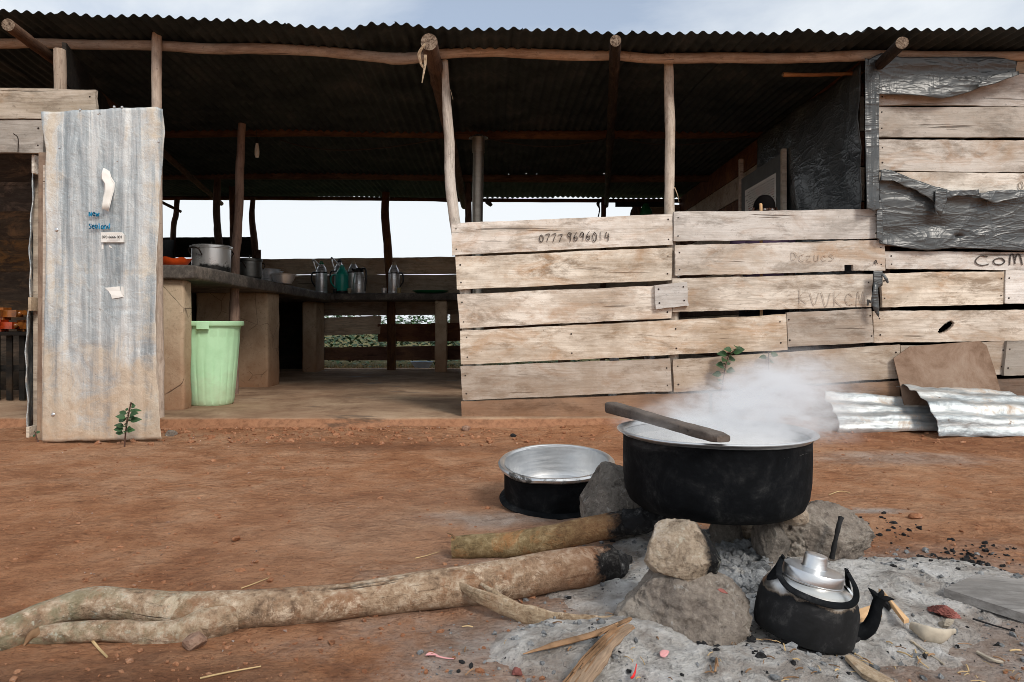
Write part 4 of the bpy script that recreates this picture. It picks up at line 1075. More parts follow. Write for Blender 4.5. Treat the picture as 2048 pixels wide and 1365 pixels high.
door = empty("shed_door", (PX(72, 4.0), 4.05, 0), "half-open door of thin zinc on a rough wooden frame, seen edge-on in the doorway", "door")
nj = 40
V, Fc = [], []
for j in range(nj + 1):
    t = j / nj; py = 316 + t * (872 - 316)
    pxl = np.interp(py, [316, 420, 560, 640, 760, 872], [63, 62, 58, 54, 51, 53])
    a = P(pxl, py, 4.06); b = P(np.interp(py, [316, 560, 760, 872], [73, 71, 64, 58]) + 6, py, 4.35)
    for i in range(9):
        s = i / 8; q = a.lerp(b, s); V.append((q.x + 0.004 * math.sin(j * 1.3 + i) + 0.006 * math.sin(j * .4), q.y, q.z))
Fc = [(j * 9 + i, j * 9 + i + 1, (j + 1) * 9 + i + 1, (j + 1) * 9 + i) for j in range(nj) for i in range(8)]
ds = mk("door_skin", V, Fc, ZINC, door); md = ds.modifiers.new("thickness", 'SOLIDIFY'); md.thickness = 0.006
box("door_block", P(62, 622, 4.03), P(76, 596, 4.12), W_DARK, door, 0.003)
box("door_block", P(69, 347, 4.03), P(83, 317, 4.12), W_PALE, door, 0.003)
box("door_block", P(58, 876, 4.03), P(72, 850, 4.12), W_DARK, door, 0.003)
box("door_stile", (P(66, 0, 4.12).x, 4.12, 0.03), (P(76, 0, 4.12).x, 4.17, PZ(330, 4.12)), W_DARK, door, 0.004)

# dark store room behind the doorway
sr = empty("board_wall", (-4.0, 6.3, 0), "shade-coloured board wall at the back of the store room seen through the doorway", "wall")
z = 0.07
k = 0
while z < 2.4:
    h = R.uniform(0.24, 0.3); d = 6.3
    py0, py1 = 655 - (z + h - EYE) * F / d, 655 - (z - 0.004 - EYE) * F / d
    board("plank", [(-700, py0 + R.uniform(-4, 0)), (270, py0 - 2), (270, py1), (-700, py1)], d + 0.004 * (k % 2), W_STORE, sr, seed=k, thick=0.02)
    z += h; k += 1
pw = empty("partition_wall", (-3.0, 5.5, 0), "dark board partition between the store room and the kitchen", "wall")
for i in range(9):
    z0 = 0.07 + i * 0.26
    a, b = Vector((-2.62, 4.2, 0)), Vector((-3.30, 6.3, 0)); nrm = Vector((0.95, 0.31, 0)) * 0.012
    V = [a - nrm, b - nrm, b + nrm, a + nrm]
    mk("plank", [(p.x, p.y, z0) for p in V] + [(p.x, p.y, z0 + 0.252) for p in V], [(0, 1, 2, 3)[::-1], (4, 5, 6, 7), (0, 1, 5, 4), (1, 2, 6, 5), (2, 3, 7, 6), (3, 0, 4, 7)], W_SOOT, pw, smooth_=False)

tb = empty("shop_counter", (-4.05, 5.6, 0), "dark slatted counter in the store room carrying wrapped loaves", "counter")
box("counter_top", (-5.2, 5.3, PZ(664, 5.3) - 0.03), (-3.55, 5.85, PZ(664, 5.3)), W_SOOT, tb, 0.005)
for i in range(16):
    x = -5.1 + i * 0.1
    box("slat", (x, 5.36, 0.08), (x + 0.045, 5.38, PZ(664, 5.3) - 0.03), W_SOOT, tb, 0.002, seg=1)
box("rail", (-5.15, 5.385, 0.3), (-3.6, 5.41, 0.35), W_SOOT, tb, 0.003)
def loaf(px0, px1, py0, py1, d, label, mat=LOAF):
    a, b = P(px0, py1, d), P(px1, py0, d)
    o = empty("bread_loaf", ((a.x + b.x) / 2, d, a.z), label, "bread", "wrapped loaves on the store room counter")
    bm = bmesh.new(); bmesh.ops.create_cube(bm, size=1); bmesh.ops.bevel(bm, geom=list(bm.edges), offset=0.22, segments=4, affect='EDGES'); bmesh.ops.subdivide_edges(bm, edges=list(bm.edges), cuts=1)
    v = np.array([q.co for q in bm.verts]) * np.array([abs(b.x - a.x), 0.16, abs(b.z - a.z)])
    v += 0.006 * np.stack([fbm(v * 22 + i, 3, i) for i in range(3)], 1)
    v += np.array([(a.x + b.x) / 2, d, (a.z + b.z) / 2])
    bm.verts.index_update(); fc = [tuple(q.index for q in f_.verts) for f_ in bm.faces]; bm.free()
    mk("wrapper", v, fc, mat, o)
    e = P(px1, (py0 + py1) / 2, d)
    tube("knot_end", [(e.x - 0.01, d, e.z), (e.x + 0.02, d, e.z + .005), (e.x + 0.045, d - .01, e.z + 0.01)], [0.03, 0.012, 0.022], PAPER if False else LOAF, o, amp=0.006, fs=40, n=10)
LOAF2 = plain("red_bread_wrap", (0.55, 0.07, 0.015), 0.25, 0.5, 0, 0.4)
loaf(-75, 40, 616, 640, 5.5, "amber wrapped loaf on top of the red one on the store room counter")
loaf(-70, 32, 640, 663.5, 5.45, "red-orange wrapped loaf under the amber loaf on the store room counter", LOAF2)
loaf(36, 60, 641, 663.5, 5.6, "short amber loaf end lying beside the two stacked loaves")

# ------------------------------------------------------------------ kitchen: counters
ct = empty("kitchen_counter", (-2.4, 6.6, 0.07), "mud-plastered kitchen counter with a sooty slab top running back along the left side", "counter")
def slab(name, a, b, parent):
    return box(name, a, b, SLAB, parent, 0.022, rough=0.012, seg=3, div=10)
slab("slab", (-2.95, 4.74, 0.985), (-2.06, 9.35, 1.085), ct)
def pier(a, b, parent): return box("pier", a, b, PLASTER, parent, 0.025, rough=0.012, seg=3, div=8)
pier((-2.85, 4.80, 0.05), (-2.155, 4.945, 0.99), ct)
pier((-2.85, 6.60, 0.05), (-2.15, 6.98, 0.99), ct)
box("back_panel", (-2.93, 4.8, 0.07), (-2.87, 9.3, 0.98), W_SOOT, ct, 0.004)
bc = empty("back_counter", (-1.3, 9.05, 0.07), "mud-plastered counter with a sooty slab top at the back, carrying the flasks", "counter")
slab("slab", (-2.05, 8.80, 1.0), (0.6, 9.36, 1.09), bc)
pier((-2.44, 8.86, 0.05), (-2.26, 9.33, 0.985), bc)
pier((-0.72, 8.9, 0.05), (-0.565, 9.1, 1.0), bc)
pier((0.9, 8.9, 0.05), (1.05, 9.1, 1.0), bc)
slab("slab", (-2.46, 8.78, 0.992), (-2.0, 9.37, 1.088), bc)

# back wall boards with weeds beyond
bw = empty("back_wall", (PX(760, 9.6), 9.6, 0), "gappy brown board wall at the back of the shed, open to the sky above", "wall")
for q, m_ in (([(505, 519), (1350, 508), (1350, 546.5), (505, 550)], W_DARK), ([(505, 551.5), (1350, 547), (1350, 597), (505, 602)], W_DARK),
              ([(560, 600), (1350, 596), (1350, 625), (560, 633)], W_DARK), ([(560, 639), (762, 632), (760, 668), (560, 674)], W_DARK),
              ([(755, 649), (1350, 640), (1350, 680), (756, 684)], W_RED), ([(560, 696), (1350, 686), (1350, 718), (560, 722)], W_RED)):
    board("plank", q, 9.6, m_, bw, wob=0.01)
board("plank", [(912, 476), (1350, 470), (1350, 512), (912, 516)], 9.56, W_DARK, bw)
board("plank", [(900, 618), (1350, 612), (1350, 645), (900, 650)], 9.66, W_DARK, bw)
board("plank", [(500, 589), (648, 589), (648, 745), (500, 745)], 9.5, W_SOOT, bw, wob=0.003)  # added black sheet standing in for the shaded recess beside the pier
bl = empty("back_wall", (-3.7, 9.5, 0), "soot-black board wall in the far left kitchen corner behind the cooking pots", "wall")
for (a, b, c, d_) in (((322, 476), (512, 474), (514, 515), (322, 515)), ((322, 517), (514, 517), (514, 560), (322, 560)), ((322, 562), (514, 562), (514, 640), (322, 640)), ((322, 642), (514, 642), (514, 740), (322, 740))):
    board("plank", [a, b, c, d_], 9.45, W_SOOT, bl, wob=0.008)
board("plank", [(512, 500), (521, 500), (521, 745), (512, 745)], 9.35, W_RED, bl)
side = empty("side_wall", (-3.7, 8, 0), "low soot-black wall slanting away on the far left of the kitchen", "wall")
mk("panel", [(-3.75, 7.6, 0.07), (-4.35, 9.42, 0.07), (-4.35, 9.42, 1.86), (-3.75, 7.6, 1.62), (-3.78, 7.6, 0.07), (-4.39, 9.42, 0.07), (-4.39, 9.42, 1.86), (-3.78, 7.6, 1.62)],
   [(0, 1, 2, 3)[::-1], (4, 5, 6, 7), (2, 3, 7, 6), (0, 3, 7, 4), (1, 2, 6, 5)], W_SOOT, side, smooth_=False)

# interior right: side wall lined with black film, notice board
iw = empty("side_wall", (2.5, 6.8, 0), "dark board wall inside the shed on the right, behind the black plastic lining", "wall")
for i in range(10):
    z0 = 0.07 + 0.24 * i
    mk("plank", [(2.52, 4.65, z0), (2.66, 9.6, z0), (2.69, 9.6, z0), (2.55, 4.65, z0), (2.52, 4.65, z0 + 0.232), (2.66, 9.6, z0 + .232), (2.69, 9.6, z0 + .232), (2.55, 4.65, z0 + .232)],
       [(0, 1, 5, 4), (1, 2, 6, 5), (2, 3, 7, 6), (3, 0, 4, 7), (4, 5, 6, 7), (0, 3, 2, 1)], W_RED if i % 2 else W_DARK, iw, smooth_=False)
rbk = empty("back_wall", (2.0, 9.6, 0), "dark board wall closing the back of the shed on the right", "wall")
for i in range(7):
    py = 410 + i * 48
    board("plank", [(1296, py), (1900, py), (1900, py + 47.5), (1296, py + 47.5)], 9.55 + 0.004 * (i % 2), W_DARK, rbk, thick=0.02, wob=0.001)

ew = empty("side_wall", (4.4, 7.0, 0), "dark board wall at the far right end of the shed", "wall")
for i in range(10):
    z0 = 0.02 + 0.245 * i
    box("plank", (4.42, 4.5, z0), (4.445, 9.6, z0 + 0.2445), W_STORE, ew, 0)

# ------------------------------------------------------------------ black plastic
def film(name, tops, bots, d, parent, nx=90, ny=36, amp=0.012, seed=0, fold=0.0, fn=None, fs=(3, 1, 6), thick=0.002, rag=0.004):
    t_, b_ = np.array(tops, float), np.array(bots, float)
    x0, x1 = max(t_[0, 0], b_[0, 0]), min(t_[-1, 0], b_[-1, 0])
    V = []
    for j in range(ny + 1):
        v = j / ny
        for i in range(nx + 1):
            px = x0 + (x1 - x0) * i / nx
            py = np.interp(px, t_[:, 0], t_[:, 1]) * (1 - v) + np.interp(px, b_[:, 0], b_[:, 1]) * v
            V.append(P(px, py, d)[:])
    V = np.array(V)
    vv = np.repeat(np.linspace(0, 1, ny + 1), nx + 1); uu = np.tile(np.linspace(0, 1, nx + 1), ny + 1)
    n1 = fbm(V * np.array(fs) + seed, 2, seed, 0.4); n2 = fbm(V * np.array(fs) * 2.7 + seed, 3, seed + 4)
    V[:, 1] -= 0.9 * amp * (0.5 + n1) + amp * 0.12 * (1 - 2 * np.abs(n2))
    V[:, 2] += (vv > 0.999) * rag * fbm(V * np.array([30, 0, 0]) + seed, 3, 3) + (vv < 0.001) * rag * fbm(V * np.array([24, 0, 0]) + seed, 3, 5)
    if fold: V[:, 1] -= fold * np.exp(-(vv / 0.12) ** 2) * (0.6 + 0.6 * fbm(V * np.array([9, 0, 0]), 3, seed + 7))
    if fn: V = fn(V, uu, vv)
    n = nx + 1
    Fc = [(j * n + i, (j + 1) * n + i, (j + 1) * n + i + 1, j * n + i + 1) for j in range(ny) for i in range(nx)]
    o = mk(name, V, Fc, FILM, parent, smooth_='all')
    md = o.modifiers.new("thickness", 'SOLIDIFY'); md.thickness = thick; md.offset = 0
    return o
ft = empty("plastic_sheet", (PX(1890, 4.4), 4.4, 2.2), "black plastic sheet bunched under the eaves, sagging over the top board of the tall wall", "plastic sheet")
film("sheet", [(1733, 122), (1760, 108), (1800, 118), (1900, 116), (1985, 116), (2030, 124)], [(1733, 188), (1755, 190), (1810, 192), (1885, 199), (1930, 188), (1985, 166), (2030, 150)], 4.40, ft, amp=0.03, seed=3, fs=(2.2, 1, 8))
film("fold", [(1955, 170), (1985, 152), (2010, 146), (2036, 143)], [(1955, 176), (1985, 170), (2010, 160), (2036, 150)], 4.36, ft, nx=24, ny=8, amp=0.012, seed=9)
fl = empty("plastic_sheet", (PX(1900, 4.4), 4.4, 1.3), "large black plastic sheet with torn rolled upper edge across the middle of the tall wall", "plastic sheet")
def dents(V, u, v):
    for (px, py, r, a) in ((1922, 472, 0.02, 0.03), (1870, 452, 0.12, 0.02), (1795, 470, 0.1, 0.015)):
        p = P(px, py, 4.4); V[:, 1] += a * np.exp(-(((V[:, 0] - p.x) / r) ** 2 + ((V[:, 2] - p.z) / (r * .5)) ** 2))
    return V
film("sheet", [(1757, 343), (1775, 342), (1800, 352), (1850, 372), (1890, 386), (1960, 392), (2000, 386), (2048, 380), (2360, 376)],
     [(1757, 488), (1800, 496), (1850, 502), (1900, 497), (1960, 499), (2048, 503), (2360, 505)], 4.425, fl, nx=150, ny=50, amp=0.014, seed=21, fold=0.03, fn=dents, fs=(3.5, 1, 7))
film("rolled_edge", [(1760, 340), (1785, 344), (1830, 362), (1870, 376), (1905, 382), (1955, 380)], [(1760, 362), (1785, 364), (1830, 380), (1868, 406), (1905, 394), (1955, 391)], 4.385, fl, nx=60, ny=12, amp=0.018, seed=31, fs=(7, 1, 9), rag=0.012)
film("rolled_edge", [(1956, 388), (1990, 382), (2025, 381), (2048, 386), (2120, 384)], [(1956, 396), (1990, 408), (2010, 402), (2048, 394), (2120, 392)], 4.38, fl, nx=40, ny=10, amp=0.016, seed=37, fs=(7, 1, 9), rag=0.012)
film("torn_tab", [(1868, 382), (1880, 380), (1892, 384)], [(1868, 418), (1880, 430), (1892, 400)], 4.375, fl, nx=10, ny=10, amp=0.012, seed=41, rag=0.02)
fc_ = empty("plastic_sheet", (PX(1745, 4.42), 4.42, 1.5), "narrow black plastic strip draped down the corner post beside the tall wall", "plastic sheet")
film("sheet", [(1728, 118), (1745, 122), (1757, 150)], [(1724, 418), (1745, 424), (1757, 420)], 4.40, fc_, nx=22, ny=90, amp=0.03, seed=51, fs=(14, 1, 2.2))
film("sheet", [(1748, 400), (1764, 402)], [(1752, 478), (1764, 486)], 4.405, fc_, nx=10, ny=30, amp=0.015, seed=53, fs=(14, 1, 4))
fs_ = empty("plastic_sheet", (PX(1755, 4.4), 4.4, 0.9), "twisted scrap of black plastic hanging from a nail between the board walls", "plastic sheet")
film("sheet", [(1746, 542), (1756, 541), (1768, 543)], [(1746, 570), (1754, 576), (1764, 570)], 4.40, fs_, nx=10, ny=12, amp=0.01, seed=61, rag=0.01)
tube("tail", [P(1752, 566, 4.39), P(1751, 582, 4.38), P(1750, 600, 4.385), P(1753, 618, 4.38), P(1757, 634, 4.385)], [0.012, 0.018, 0.024, 0.02, 0.004], FILM, fs_, squash=(0.4, 1), amp=0.006, fs=30, n=24)
tube("tail", [P(1766, 548, 4.39), P(1772, 558, 4.38), P(1776, 566, 4.385)], [0.01, 0.012, 0.006], FILM, fs_, squash=(0.4, 1), amp=0.004, fs=30, n=10)
tube("tail", [P(1735, 612, 4.39), P(1737, 602, 4.385), P(1742, 606, 4.38)], [0.006, 0.01, 0.006], FILM, fs_, squash=(0.4, 1), n=8)
# lining inside
fi = empty("plastic_sheet", (2.45, 5.6, 1.6), "dark crinkled plastic lining hung on the inner side wall of the shed", "plastic sheet")
V, Fc = [], []
na, nb = 80, 60
for j in range(nb + 1):
    for i in range(na + 1):
        y = 4.53 + 1.77 * i / na; z = 2.40 - 1.75 * j / nb
        V.append((2.495 - 0.005 * (y - 4.5), y, z))
V = np.array(V); n1 = fbm(V * np.array([1, 4, 2.2]) + 7, 3, 71, 0.45); V[:, 0] -= 0.05 * (0.6 + n1)
Fc = [(j * (na + 1) + i, j * (na + 1) + i + 1, (j + 1) * (na + 1) + i + 1, (j + 1) * (na + 1) + i) for j in range(nb) for i in range(na)]
o = mk("sheet", V, Fc, FILM, fi, smooth_='all'); o.modifiers.new("thickness", 'SOLIDIFY').thickness = 0.002
nb_ = empty("notice_board", (2.42, 6.6, 1.7), "grey notice board with a handwritten paper list on the inner side wall", "notice board")
def wallbox(name, y0, y1, z0, z1, t, mat, parent, x0=2.44, k=0.03):
    f = lambda y: x0 + k * (y - 4.5)
    V = [(f(y0) - t, y0, z0), (f(y1) - t, y1, z0), (f(y1) - t, y1, z1), (f(y0) - t, y0, z1), (f(y0), y0, z0), (f(y1), y1, z0), (f(y1), y1, z1), (f(y0), y0, z1)]
    return mk(name, V, [(0, 1, 2, 3), (7, 6, 5, 4), (0, 3, 7, 4), (1, 5, 6, 2), (3, 2, 6, 7), (0, 4, 5, 1)], mat, parent, smooth_=False)
# panel placed where its pixel edges meet that wall
yb0, yb1 = 2.42 * F / (1566 - 980), 2.45 * F / (1484 - 980)
wallbox("panel", yb0, yb1, 1.3, PZ(306, yb0) , 0.02, BOARD, nb_, 2.40)
wallbox("frame", yb0 - 0.04, yb0, 1.3, PZ(300, yb0), 0.035, W_GREY, nb_, 2.40)
wallbox("frame", yb1, yb1 + 0.04, 1.3, PZ(318, yb1), 0.035, W_DARK, nb_, 2.40)
y0, y1 = yb0 + 0.12, yb1 - 0.12
pz1 = PZ(346, y0)
wallbox("paper_list", y0, y1, 1.32, pz1, 0.003, PAPER, nb_, 2.376)
for i in range(16):
    z = pz1 - 0.04 - 0.022 * i; yy = y0 + 0.03
    while yy < y1 - 0.08:
        l = R.uniform(0.03, 0.10); wallbox("print_line", yy, min(yy + l, y1 - .02), z, z + 0.005, 0.0012, PENCIL if R.random() < .7 else REDRAG, nb_, 2.3715); yy += l + R.uniform(0.012, 0.035)

# ------------------------------------------------------------------ person behind the low wall
def person():
    px, d = 1527, 4.98
    x = PX(px, d)
    o = empty("person", (x, d, 0.07), "person standing behind the board wall, only the crown of the head showing", "person")
    zt = PZ(391, d) - 0.07
    k = zt / 1.62
    J = {'pel': (0, 0, .84), 'sp1': (0, .0, .98), 'sp2': (0, .01, 1.14), 'ch': (0, .01, 1.25), 'nk': (0, .0, 1.365), 'hd0': (0, -.02, 1.42),
         'hd1': (0, -.035, 1.49), 'hd2': (0, -.03, 1.56),
         'shL': (.16, .01, 1.30), 'elL': (.21, .03, 1.04), 'wrL': (.19, -.10, .85), 'plL': (.185, -.14, .80),
         'shR': (-.16, .01, 1.30), 'elR': (-.21, .03, 1.04), 'wrR': (-.19, -.10, .85), 'plR': (-.185, -.14, .80),
         'hpL': (.085, 0, .80), 'knL': (.095, -.02, .45), 'anL': (.095, .02, .08), 'toL': (.105, -.13, .025),
         'hpR': (-.085, 0, .80), 'knR': (-.095, -.02, .45), 'anR': (-.095, .02, .08), 'toR': (-.105, -.13, .025)}
    rad = {'pel': .115, 'sp1': .105, 'sp2': .115, 'ch': .11, 'nk': .052, 'hd0': .06, 'hd1': .078, 'hd2': .068, 'sh': .055, 'el': .04, 'wr': .027, 'pl': .03, 'hp': .08, 'kn': .055, 'an': .038, 'to': .03}
    E = [('pel', 'sp1'), ('sp1', 'sp2'), ('sp2', 'ch'), ('ch', 'nk'), ('nk', 'hd0'), ('hd0', 'hd1'), ('hd1', 'hd2')]
    for s in 'LR':
        E += [('ch', 'sh' + s), ('sh' + s, 'el' + s), ('el' + s, 'wr' + s), ('wr' + s, 'pl' + s), ('pel', 'hp' + s), ('hp' + s, 'kn' + s), ('kn' + s, 'an' + s), ('an' + s, 'to' + s)]
        sx = 1 if s == 'L' else -1
        b = J['pl' + s]
        for f_, (dx, dl) in enumerate(((-.024, .07), (-.008, .08), (.008, .075), (.023, .06))):
            m, t = f'f{f_}{s}', f'g{f_}{s}'
            J[m] = (b[0] + dx * 1.1, b[1] - .03, b[2] - dl * .55); J[t] = (b[0] + dx * 1.2, b[1] - .03 + .012, b[2] - dl)
            rad[m] = .0095; rad[t] = .007; E += [('pl' + s, m), (m, t)]
        J['t' + s] = (b[0] - sx * .035, b[1] - .035, b[2] - .01); rad['t' + s] = .0105; E.append(('pl' + s, 't' + s))
    keys = list(J); ix = {n: i for i, n in enumerate(keys)}
    me = bpy.data.meshes.new("body")
    me.from_pydata([tuple(c * k for c in J[n]) for n in keys], [(ix[a], ix[b]) for a, b in E], [])
    b = bpy.data.objects.new("body", me); SC.collection.objects.link(b); b.parent = o
    sk = b.modifiers.new("skin", 'SKIN'); sk.use_smooth_shade = True
    b.modifiers.new("sub", 'SUBSURF').levels = 2; b.modifiers[-1].render_levels = 2
    for n in keys:
        r = rad.get(n, rad.get(n[:2], .03)) * k
        v = me.skin_vertices[0].data[ix[n]]; v.radius = (r, r); v.use_root = n == 'pel'
    me.materials.append(SKIN)
    WL[b.name] = root(o)
    hz = 1.515 * k
    # hair cap: upper part of an ellipsoid that follows the skull
    V, Fc = [], []
    for j in range(11):
        a = math.radians(90 - j * 9.5)
        for i in range(24):
            t = 2 * math.pi * i / 24; rr = math.cos(a)
            V.append((0.083 * k * rr * math.cos(t), -0.022 * k + 0.098 * k * rr * math.sin(t) + (0.02 if math.sin(t) < 0 else 0) * (j / 10), hz + 0.105 * k * math.sin(a)))
    V = np.array(V); V += 0.002 * np.stack([fbm(V * 90 + i, 2, i) for i in range(3)], 1)
    Fc = [(j * 24 + i, (j + 1) * 24 + i, (j + 1) * 24 + (i + 1) % 24, j * 24 + (i + 1) % 24) for j in range(10) for i in range(24)]
    mk("hair", V, Fc, HAIR, o, local=True)
    # face
    fy = -0.112 * k
    for sx in (-1, 1):
        lathe("eye", [(0.0005, 0.006), (0.006, 0.004), (0.009, 0.0), (0.006, -0.005), (0.0005, -0.006)], WHITEP, o, seg=12, c=(sx * .028 * k, fy + 0.016, 1.495 * k), local=True)
        tube("ear", [(sx * .082 * k, -.03 * k, 1.52 * k), (sx * .092 * k, -.02 * k, 1.495 * k), (sx * .083 * k, -.028 * k, 1.46 * k)], [0.006, 0.012, 0.008], SKIN, o, local=True, n=10, seg=8)
    tube("nose", [(0, fy + .005, 1.50 * k), (0, fy - .012, 1.475 * k), (0, fy - .006, 1.46 * k)], [0.008, 0.012, 0.014], SKIN, o, local=True, n=10, seg=10)
    tube("mouth", [(-.024 * k, fy + .012, 1.43 * k), (0, fy + .001, 1.432 * k), (.024 * k, fy + .012, 1.43 * k)], [0.004, 0.008, 0.004], REDRAG if False else SKIN, o, local=True, n=10, seg=8)
    # clothes
    def shell(name, rings, mat):
        V, Fc = [], []
        for (z, rx, ry, cx) in rings:
            for i in range(20):
                t = 2 * math.pi * i / 20; V.append(((cx + rx * math.cos(t)) * k, ry * math.sin(t) * k, z * k))
        V = np.array(V); V += 0.008 * np.stack([fbm(V * 12 + i, 3, i) for i in range(3)], 1)
        Fc = [(j * 20 + i, j * 20 + (i + 1) % 20, (j + 1) * 20 + (i + 1) % 20, (j + 1) * 20 + i) for j in range(len(rings) - 1) for i in range(20)]
        q = mk(name, V, Fc, mat, o, local=True); q.modifiers.new("thickness", 'SOLIDIFY').thickness = 0.004
    shell("shirt", [(.80, .155, .135, 0), (.95, .145, .13, 0), (1.1, .15, .135, 0), (1.25, .185, .13, 0), (1.32, .17, .11, 0), (1.36, .09, .075, 0)], SHIRT)
    for sx in (-1, 1):
        tube("sleeve", [(sx * .15 * k, .01, 1.31 * k), (sx * .19 * k, .02, 1.2 * k), (sx * .21 * k, .03, 1.08 * k)], [0.075, 0.068, 0.07], SHIRT, o, local=True, n=12, seg=14, amp=0.006)
        tube("trouser_leg", [(sx * .085 * k, 0, .86 * k), (sx * .095 * k, -.01, .5 * k), (sx * .095 * k, .01, .1 * k)], [0.1, 0.085, 0.07], TROUSER, o, local=True, n=16, seg=14, amp=0.008)
person()
stk = tube("stick", [P(1521, 408, 4.49), P(1522, 440, 4.49), P(1523, 700, 4.6)], [0.010, 0.010], CHIP, None, seg=8, n=20)
tag(stk, "slim pale stick poking up behind the low wall in front of the head", "stick")

# white plastic stool behind the low wall
ch = empty("plastic_stool", (PX(1275, 5.35), 5.35, 0.07), "white plastic stool seen only through the gap low in the board wall", "stool")
cx, cy = PX(1276, 5.4), 5.42
for (sx, sy) in ((-.2, -.17), (.075, -.17), (-.16, .2), (.12, .2)):
    tube("leg", [(cx + sx * 1.1, cy + sy, 0.07), (cx + sx, cy + sy * .95, 0.45)], [0.02, 0.026], WHITEP, ch, seg=10, n=6)
box("seat", (cx - .25, cy - .2, .445), (cx + .17, cy + .22, .475), WHITEP, ch, 0.012)

# ------------------------------------------------------------------ things in the kitchen
# mint bin
bx, by = PX(421, 5.16), 5.16
bn = empty("plastic_bin", (bx, by, 0.07), "tall mint green ribbed plastic bin standing beside the plastered counter", "bin")
H = 0.625
seg = 120
prof = [(0.002, 0.0), (0.155, 0.0), (0.166, 0.012), (0.172, 0.05), (0.185, 0.2), (0.198, 0.35), (0.208, 0.48), (0.212, 0.555), (0.2135, 0.575), (0.216, H - 0.045), (0.217, H - 0.038), (0.236, H - 0.034), (0.240, H - 0.028), (0.240, H - 0.004), (0.236, H), (0.222, H), (0.214, H - 0.012), (0.205, 0.45), (0.163, 0.02), (0.002, 0.012)]
V, Fc = lathe_geo(prof, seg)
ang = np.arctan2(V[:, 1], V[:, 0]); rr = np.hypot(V[:, 0], V[:, 1])
rib = np.abs(np.mod(ang / (2 * math.pi) * 20, 1) - 0.5)
k = np.where((V[:, 2] > 0.015) & (V[:, 2] < 0.56) & (rr > 0.15), 0.004 * smooth(0.02, 0.10, rib) - 0.004, 0)
flute = np.where((V[:, 2] > 0.40) & (V[:, 2] < 0.565) & (rr > 0.15), -0.004 * np.abs(np.sin(ang * 20)), 0)
for a_ in (0, 1): V[:, a_] *= 1 + (k + flute) / np.maximum(rr, .05)
mk("body", V + np.array([bx, by, 0.07]), Fc, BIN, bn)
a0 = math.radians(-80)
V = []
for t in np.linspace(-0.17, 0.17, 9):
    for (r, z) in ((0.228, H - 0.06), (0.250, H - 0.058), (0.252, H - 0.006), (0.228, H - 0.006)):
        V.append((bx + r * math.cos(a0 + t), by + r * math.sin(a0 + t), 0.07 + z))
Fc = [(i * 4 + j, (i + 1) * 4 + j, (i + 1) * 4 + (j + 1) % 4, i * 4 + (j + 1) % 4) for i in range(8) for j in range(4)] + [(3, 2, 1, 0), (32, 33, 34, 35)]
mk("grip", V, Fc, BIN, bn)

CT = 1.088
def potlid(name, px, d, r, ztop, label, mat, ears=True):
    x = PX(px, d); o = empty(name, (x, d, CT), label, "cooking pot")
    h = ztop - CT
    lathe("pot_body", [(0.002, 0.001), (r * .9, 0.001), (r * .98, 0.012), (r, 0.03), (r, h - 0.035), (r * 1.06, h - 0.03), (r * 1.06, h - 0.024)], mat, o, c=(x, d, CT), dent=0.01)
    lathe("lid", [(r * 1.08, h - 0.022), (r * 1.08, h - 0.012), (r * .95, h - 0.004), (r * .3, h + 0.004), (0.002, h + 0.005)], mat, o, c=(x, d, CT))
    tube("lid_knob", [(x, d, CT + h + 0.003), (x, d, CT + h + 0.022), (x, d, CT + h + 0.03)], [0.006, 0.006, 0.008], BLACKP, o, seg=8, n=8)
    if ears:
        for t in (-115, 65):
            a = math.radians(t); e = Vector((math.cos(a), math.sin(a), 0)); s = Vector((-e.y, e.x, 0))
            c = Vector((x, d, CT + h - 0.06)) + e * r
            tube("handle", [c - s * 0.06 + Vector((0, 0, -.035)), c - s * .055 + e * .03 + Vector((0, 0, .01)), c + e * 0.035 + Vector((0, 0, .025)), c + s * .055 + e * .03 + Vector((0, 0, .01)), c + s * 0.06 + Vector((0, 0, -.035))], [0.005], NAIL, o, seg=8, n=20)
    return o
STEEL_SOOT = alu("soot_bottomed_steel", (0.60, 0.60, 0.59), 0.3, 0.0)
mm = M("smoke_stained_steel", 0.3, 1.0); vv = mm.vec("Object", rnd=False); zf = mm.nd("ShaderNodeMapRange")
mm.put(zf.inputs[0], mm.math('ADD', mm.xyz(vv)[2], mm.math('MULTIPLY', mm.math('SUBTRACT', mm.noise(vv, 14, 5), 0.5), 0.09))); zf.inputs[1].default_value = -0.055; zf.inputs[2].default_value = -0.03
mm.set("Base Color", mm.mix(zf.outputs[0], (0.02, 0.02, 0.02), (0.62, 0.62, 0.61))); mm.set("Metallic", mm.math('MULTIPLY', zf.outputs[0], 0.65)); mm.set("Roughness", mm.ramp(mm.noise(vv, 12, 5), [(0.3, 0.22), (0.7, 0.42)]))
potlid("cooking_pot", 423, 5.62, 0.152, PZ(491, 5.62), "large dented steel pot with lid and wire handles on the left counter", mm.m)
potlid("cooking_pot", 499, 6.25, 0.108, PZ(517, 6.25), "smaller dull dark pot with lid behind the reddish post on the left counter", alu("dull_dark_steel", (0.16, 0.16, 0.15), 0.45))
def bowl(name, px, d, r, h, label, mat, ears=False, z=CT):
    x = PX(px, d); o = empty(name, (x, d, z), label, "bowl")
    lathe("bowl_body", [(0.002, 0.001), (r * .62, 0.001), (r * .8, h * .35), (r * .93, h * .8), (r, h * .97), (r * 1.03, h), (r * 1.0, h), (r * .9, h * .8), (r * .75, h * .35), (r * .5, 0.012), (0.002, 0.01)], mat, o, c=(x, d, z), seg=48)
    if ears:
        for s in (-1, 1): tube("handle", [(x + s * r, d - .03, z + h * .8), (x + s * (r + .03), d, z + h * .85), (x + s * r, d + .03, z + h * .8)], [0.005], mat, o, seg=8, n=10)
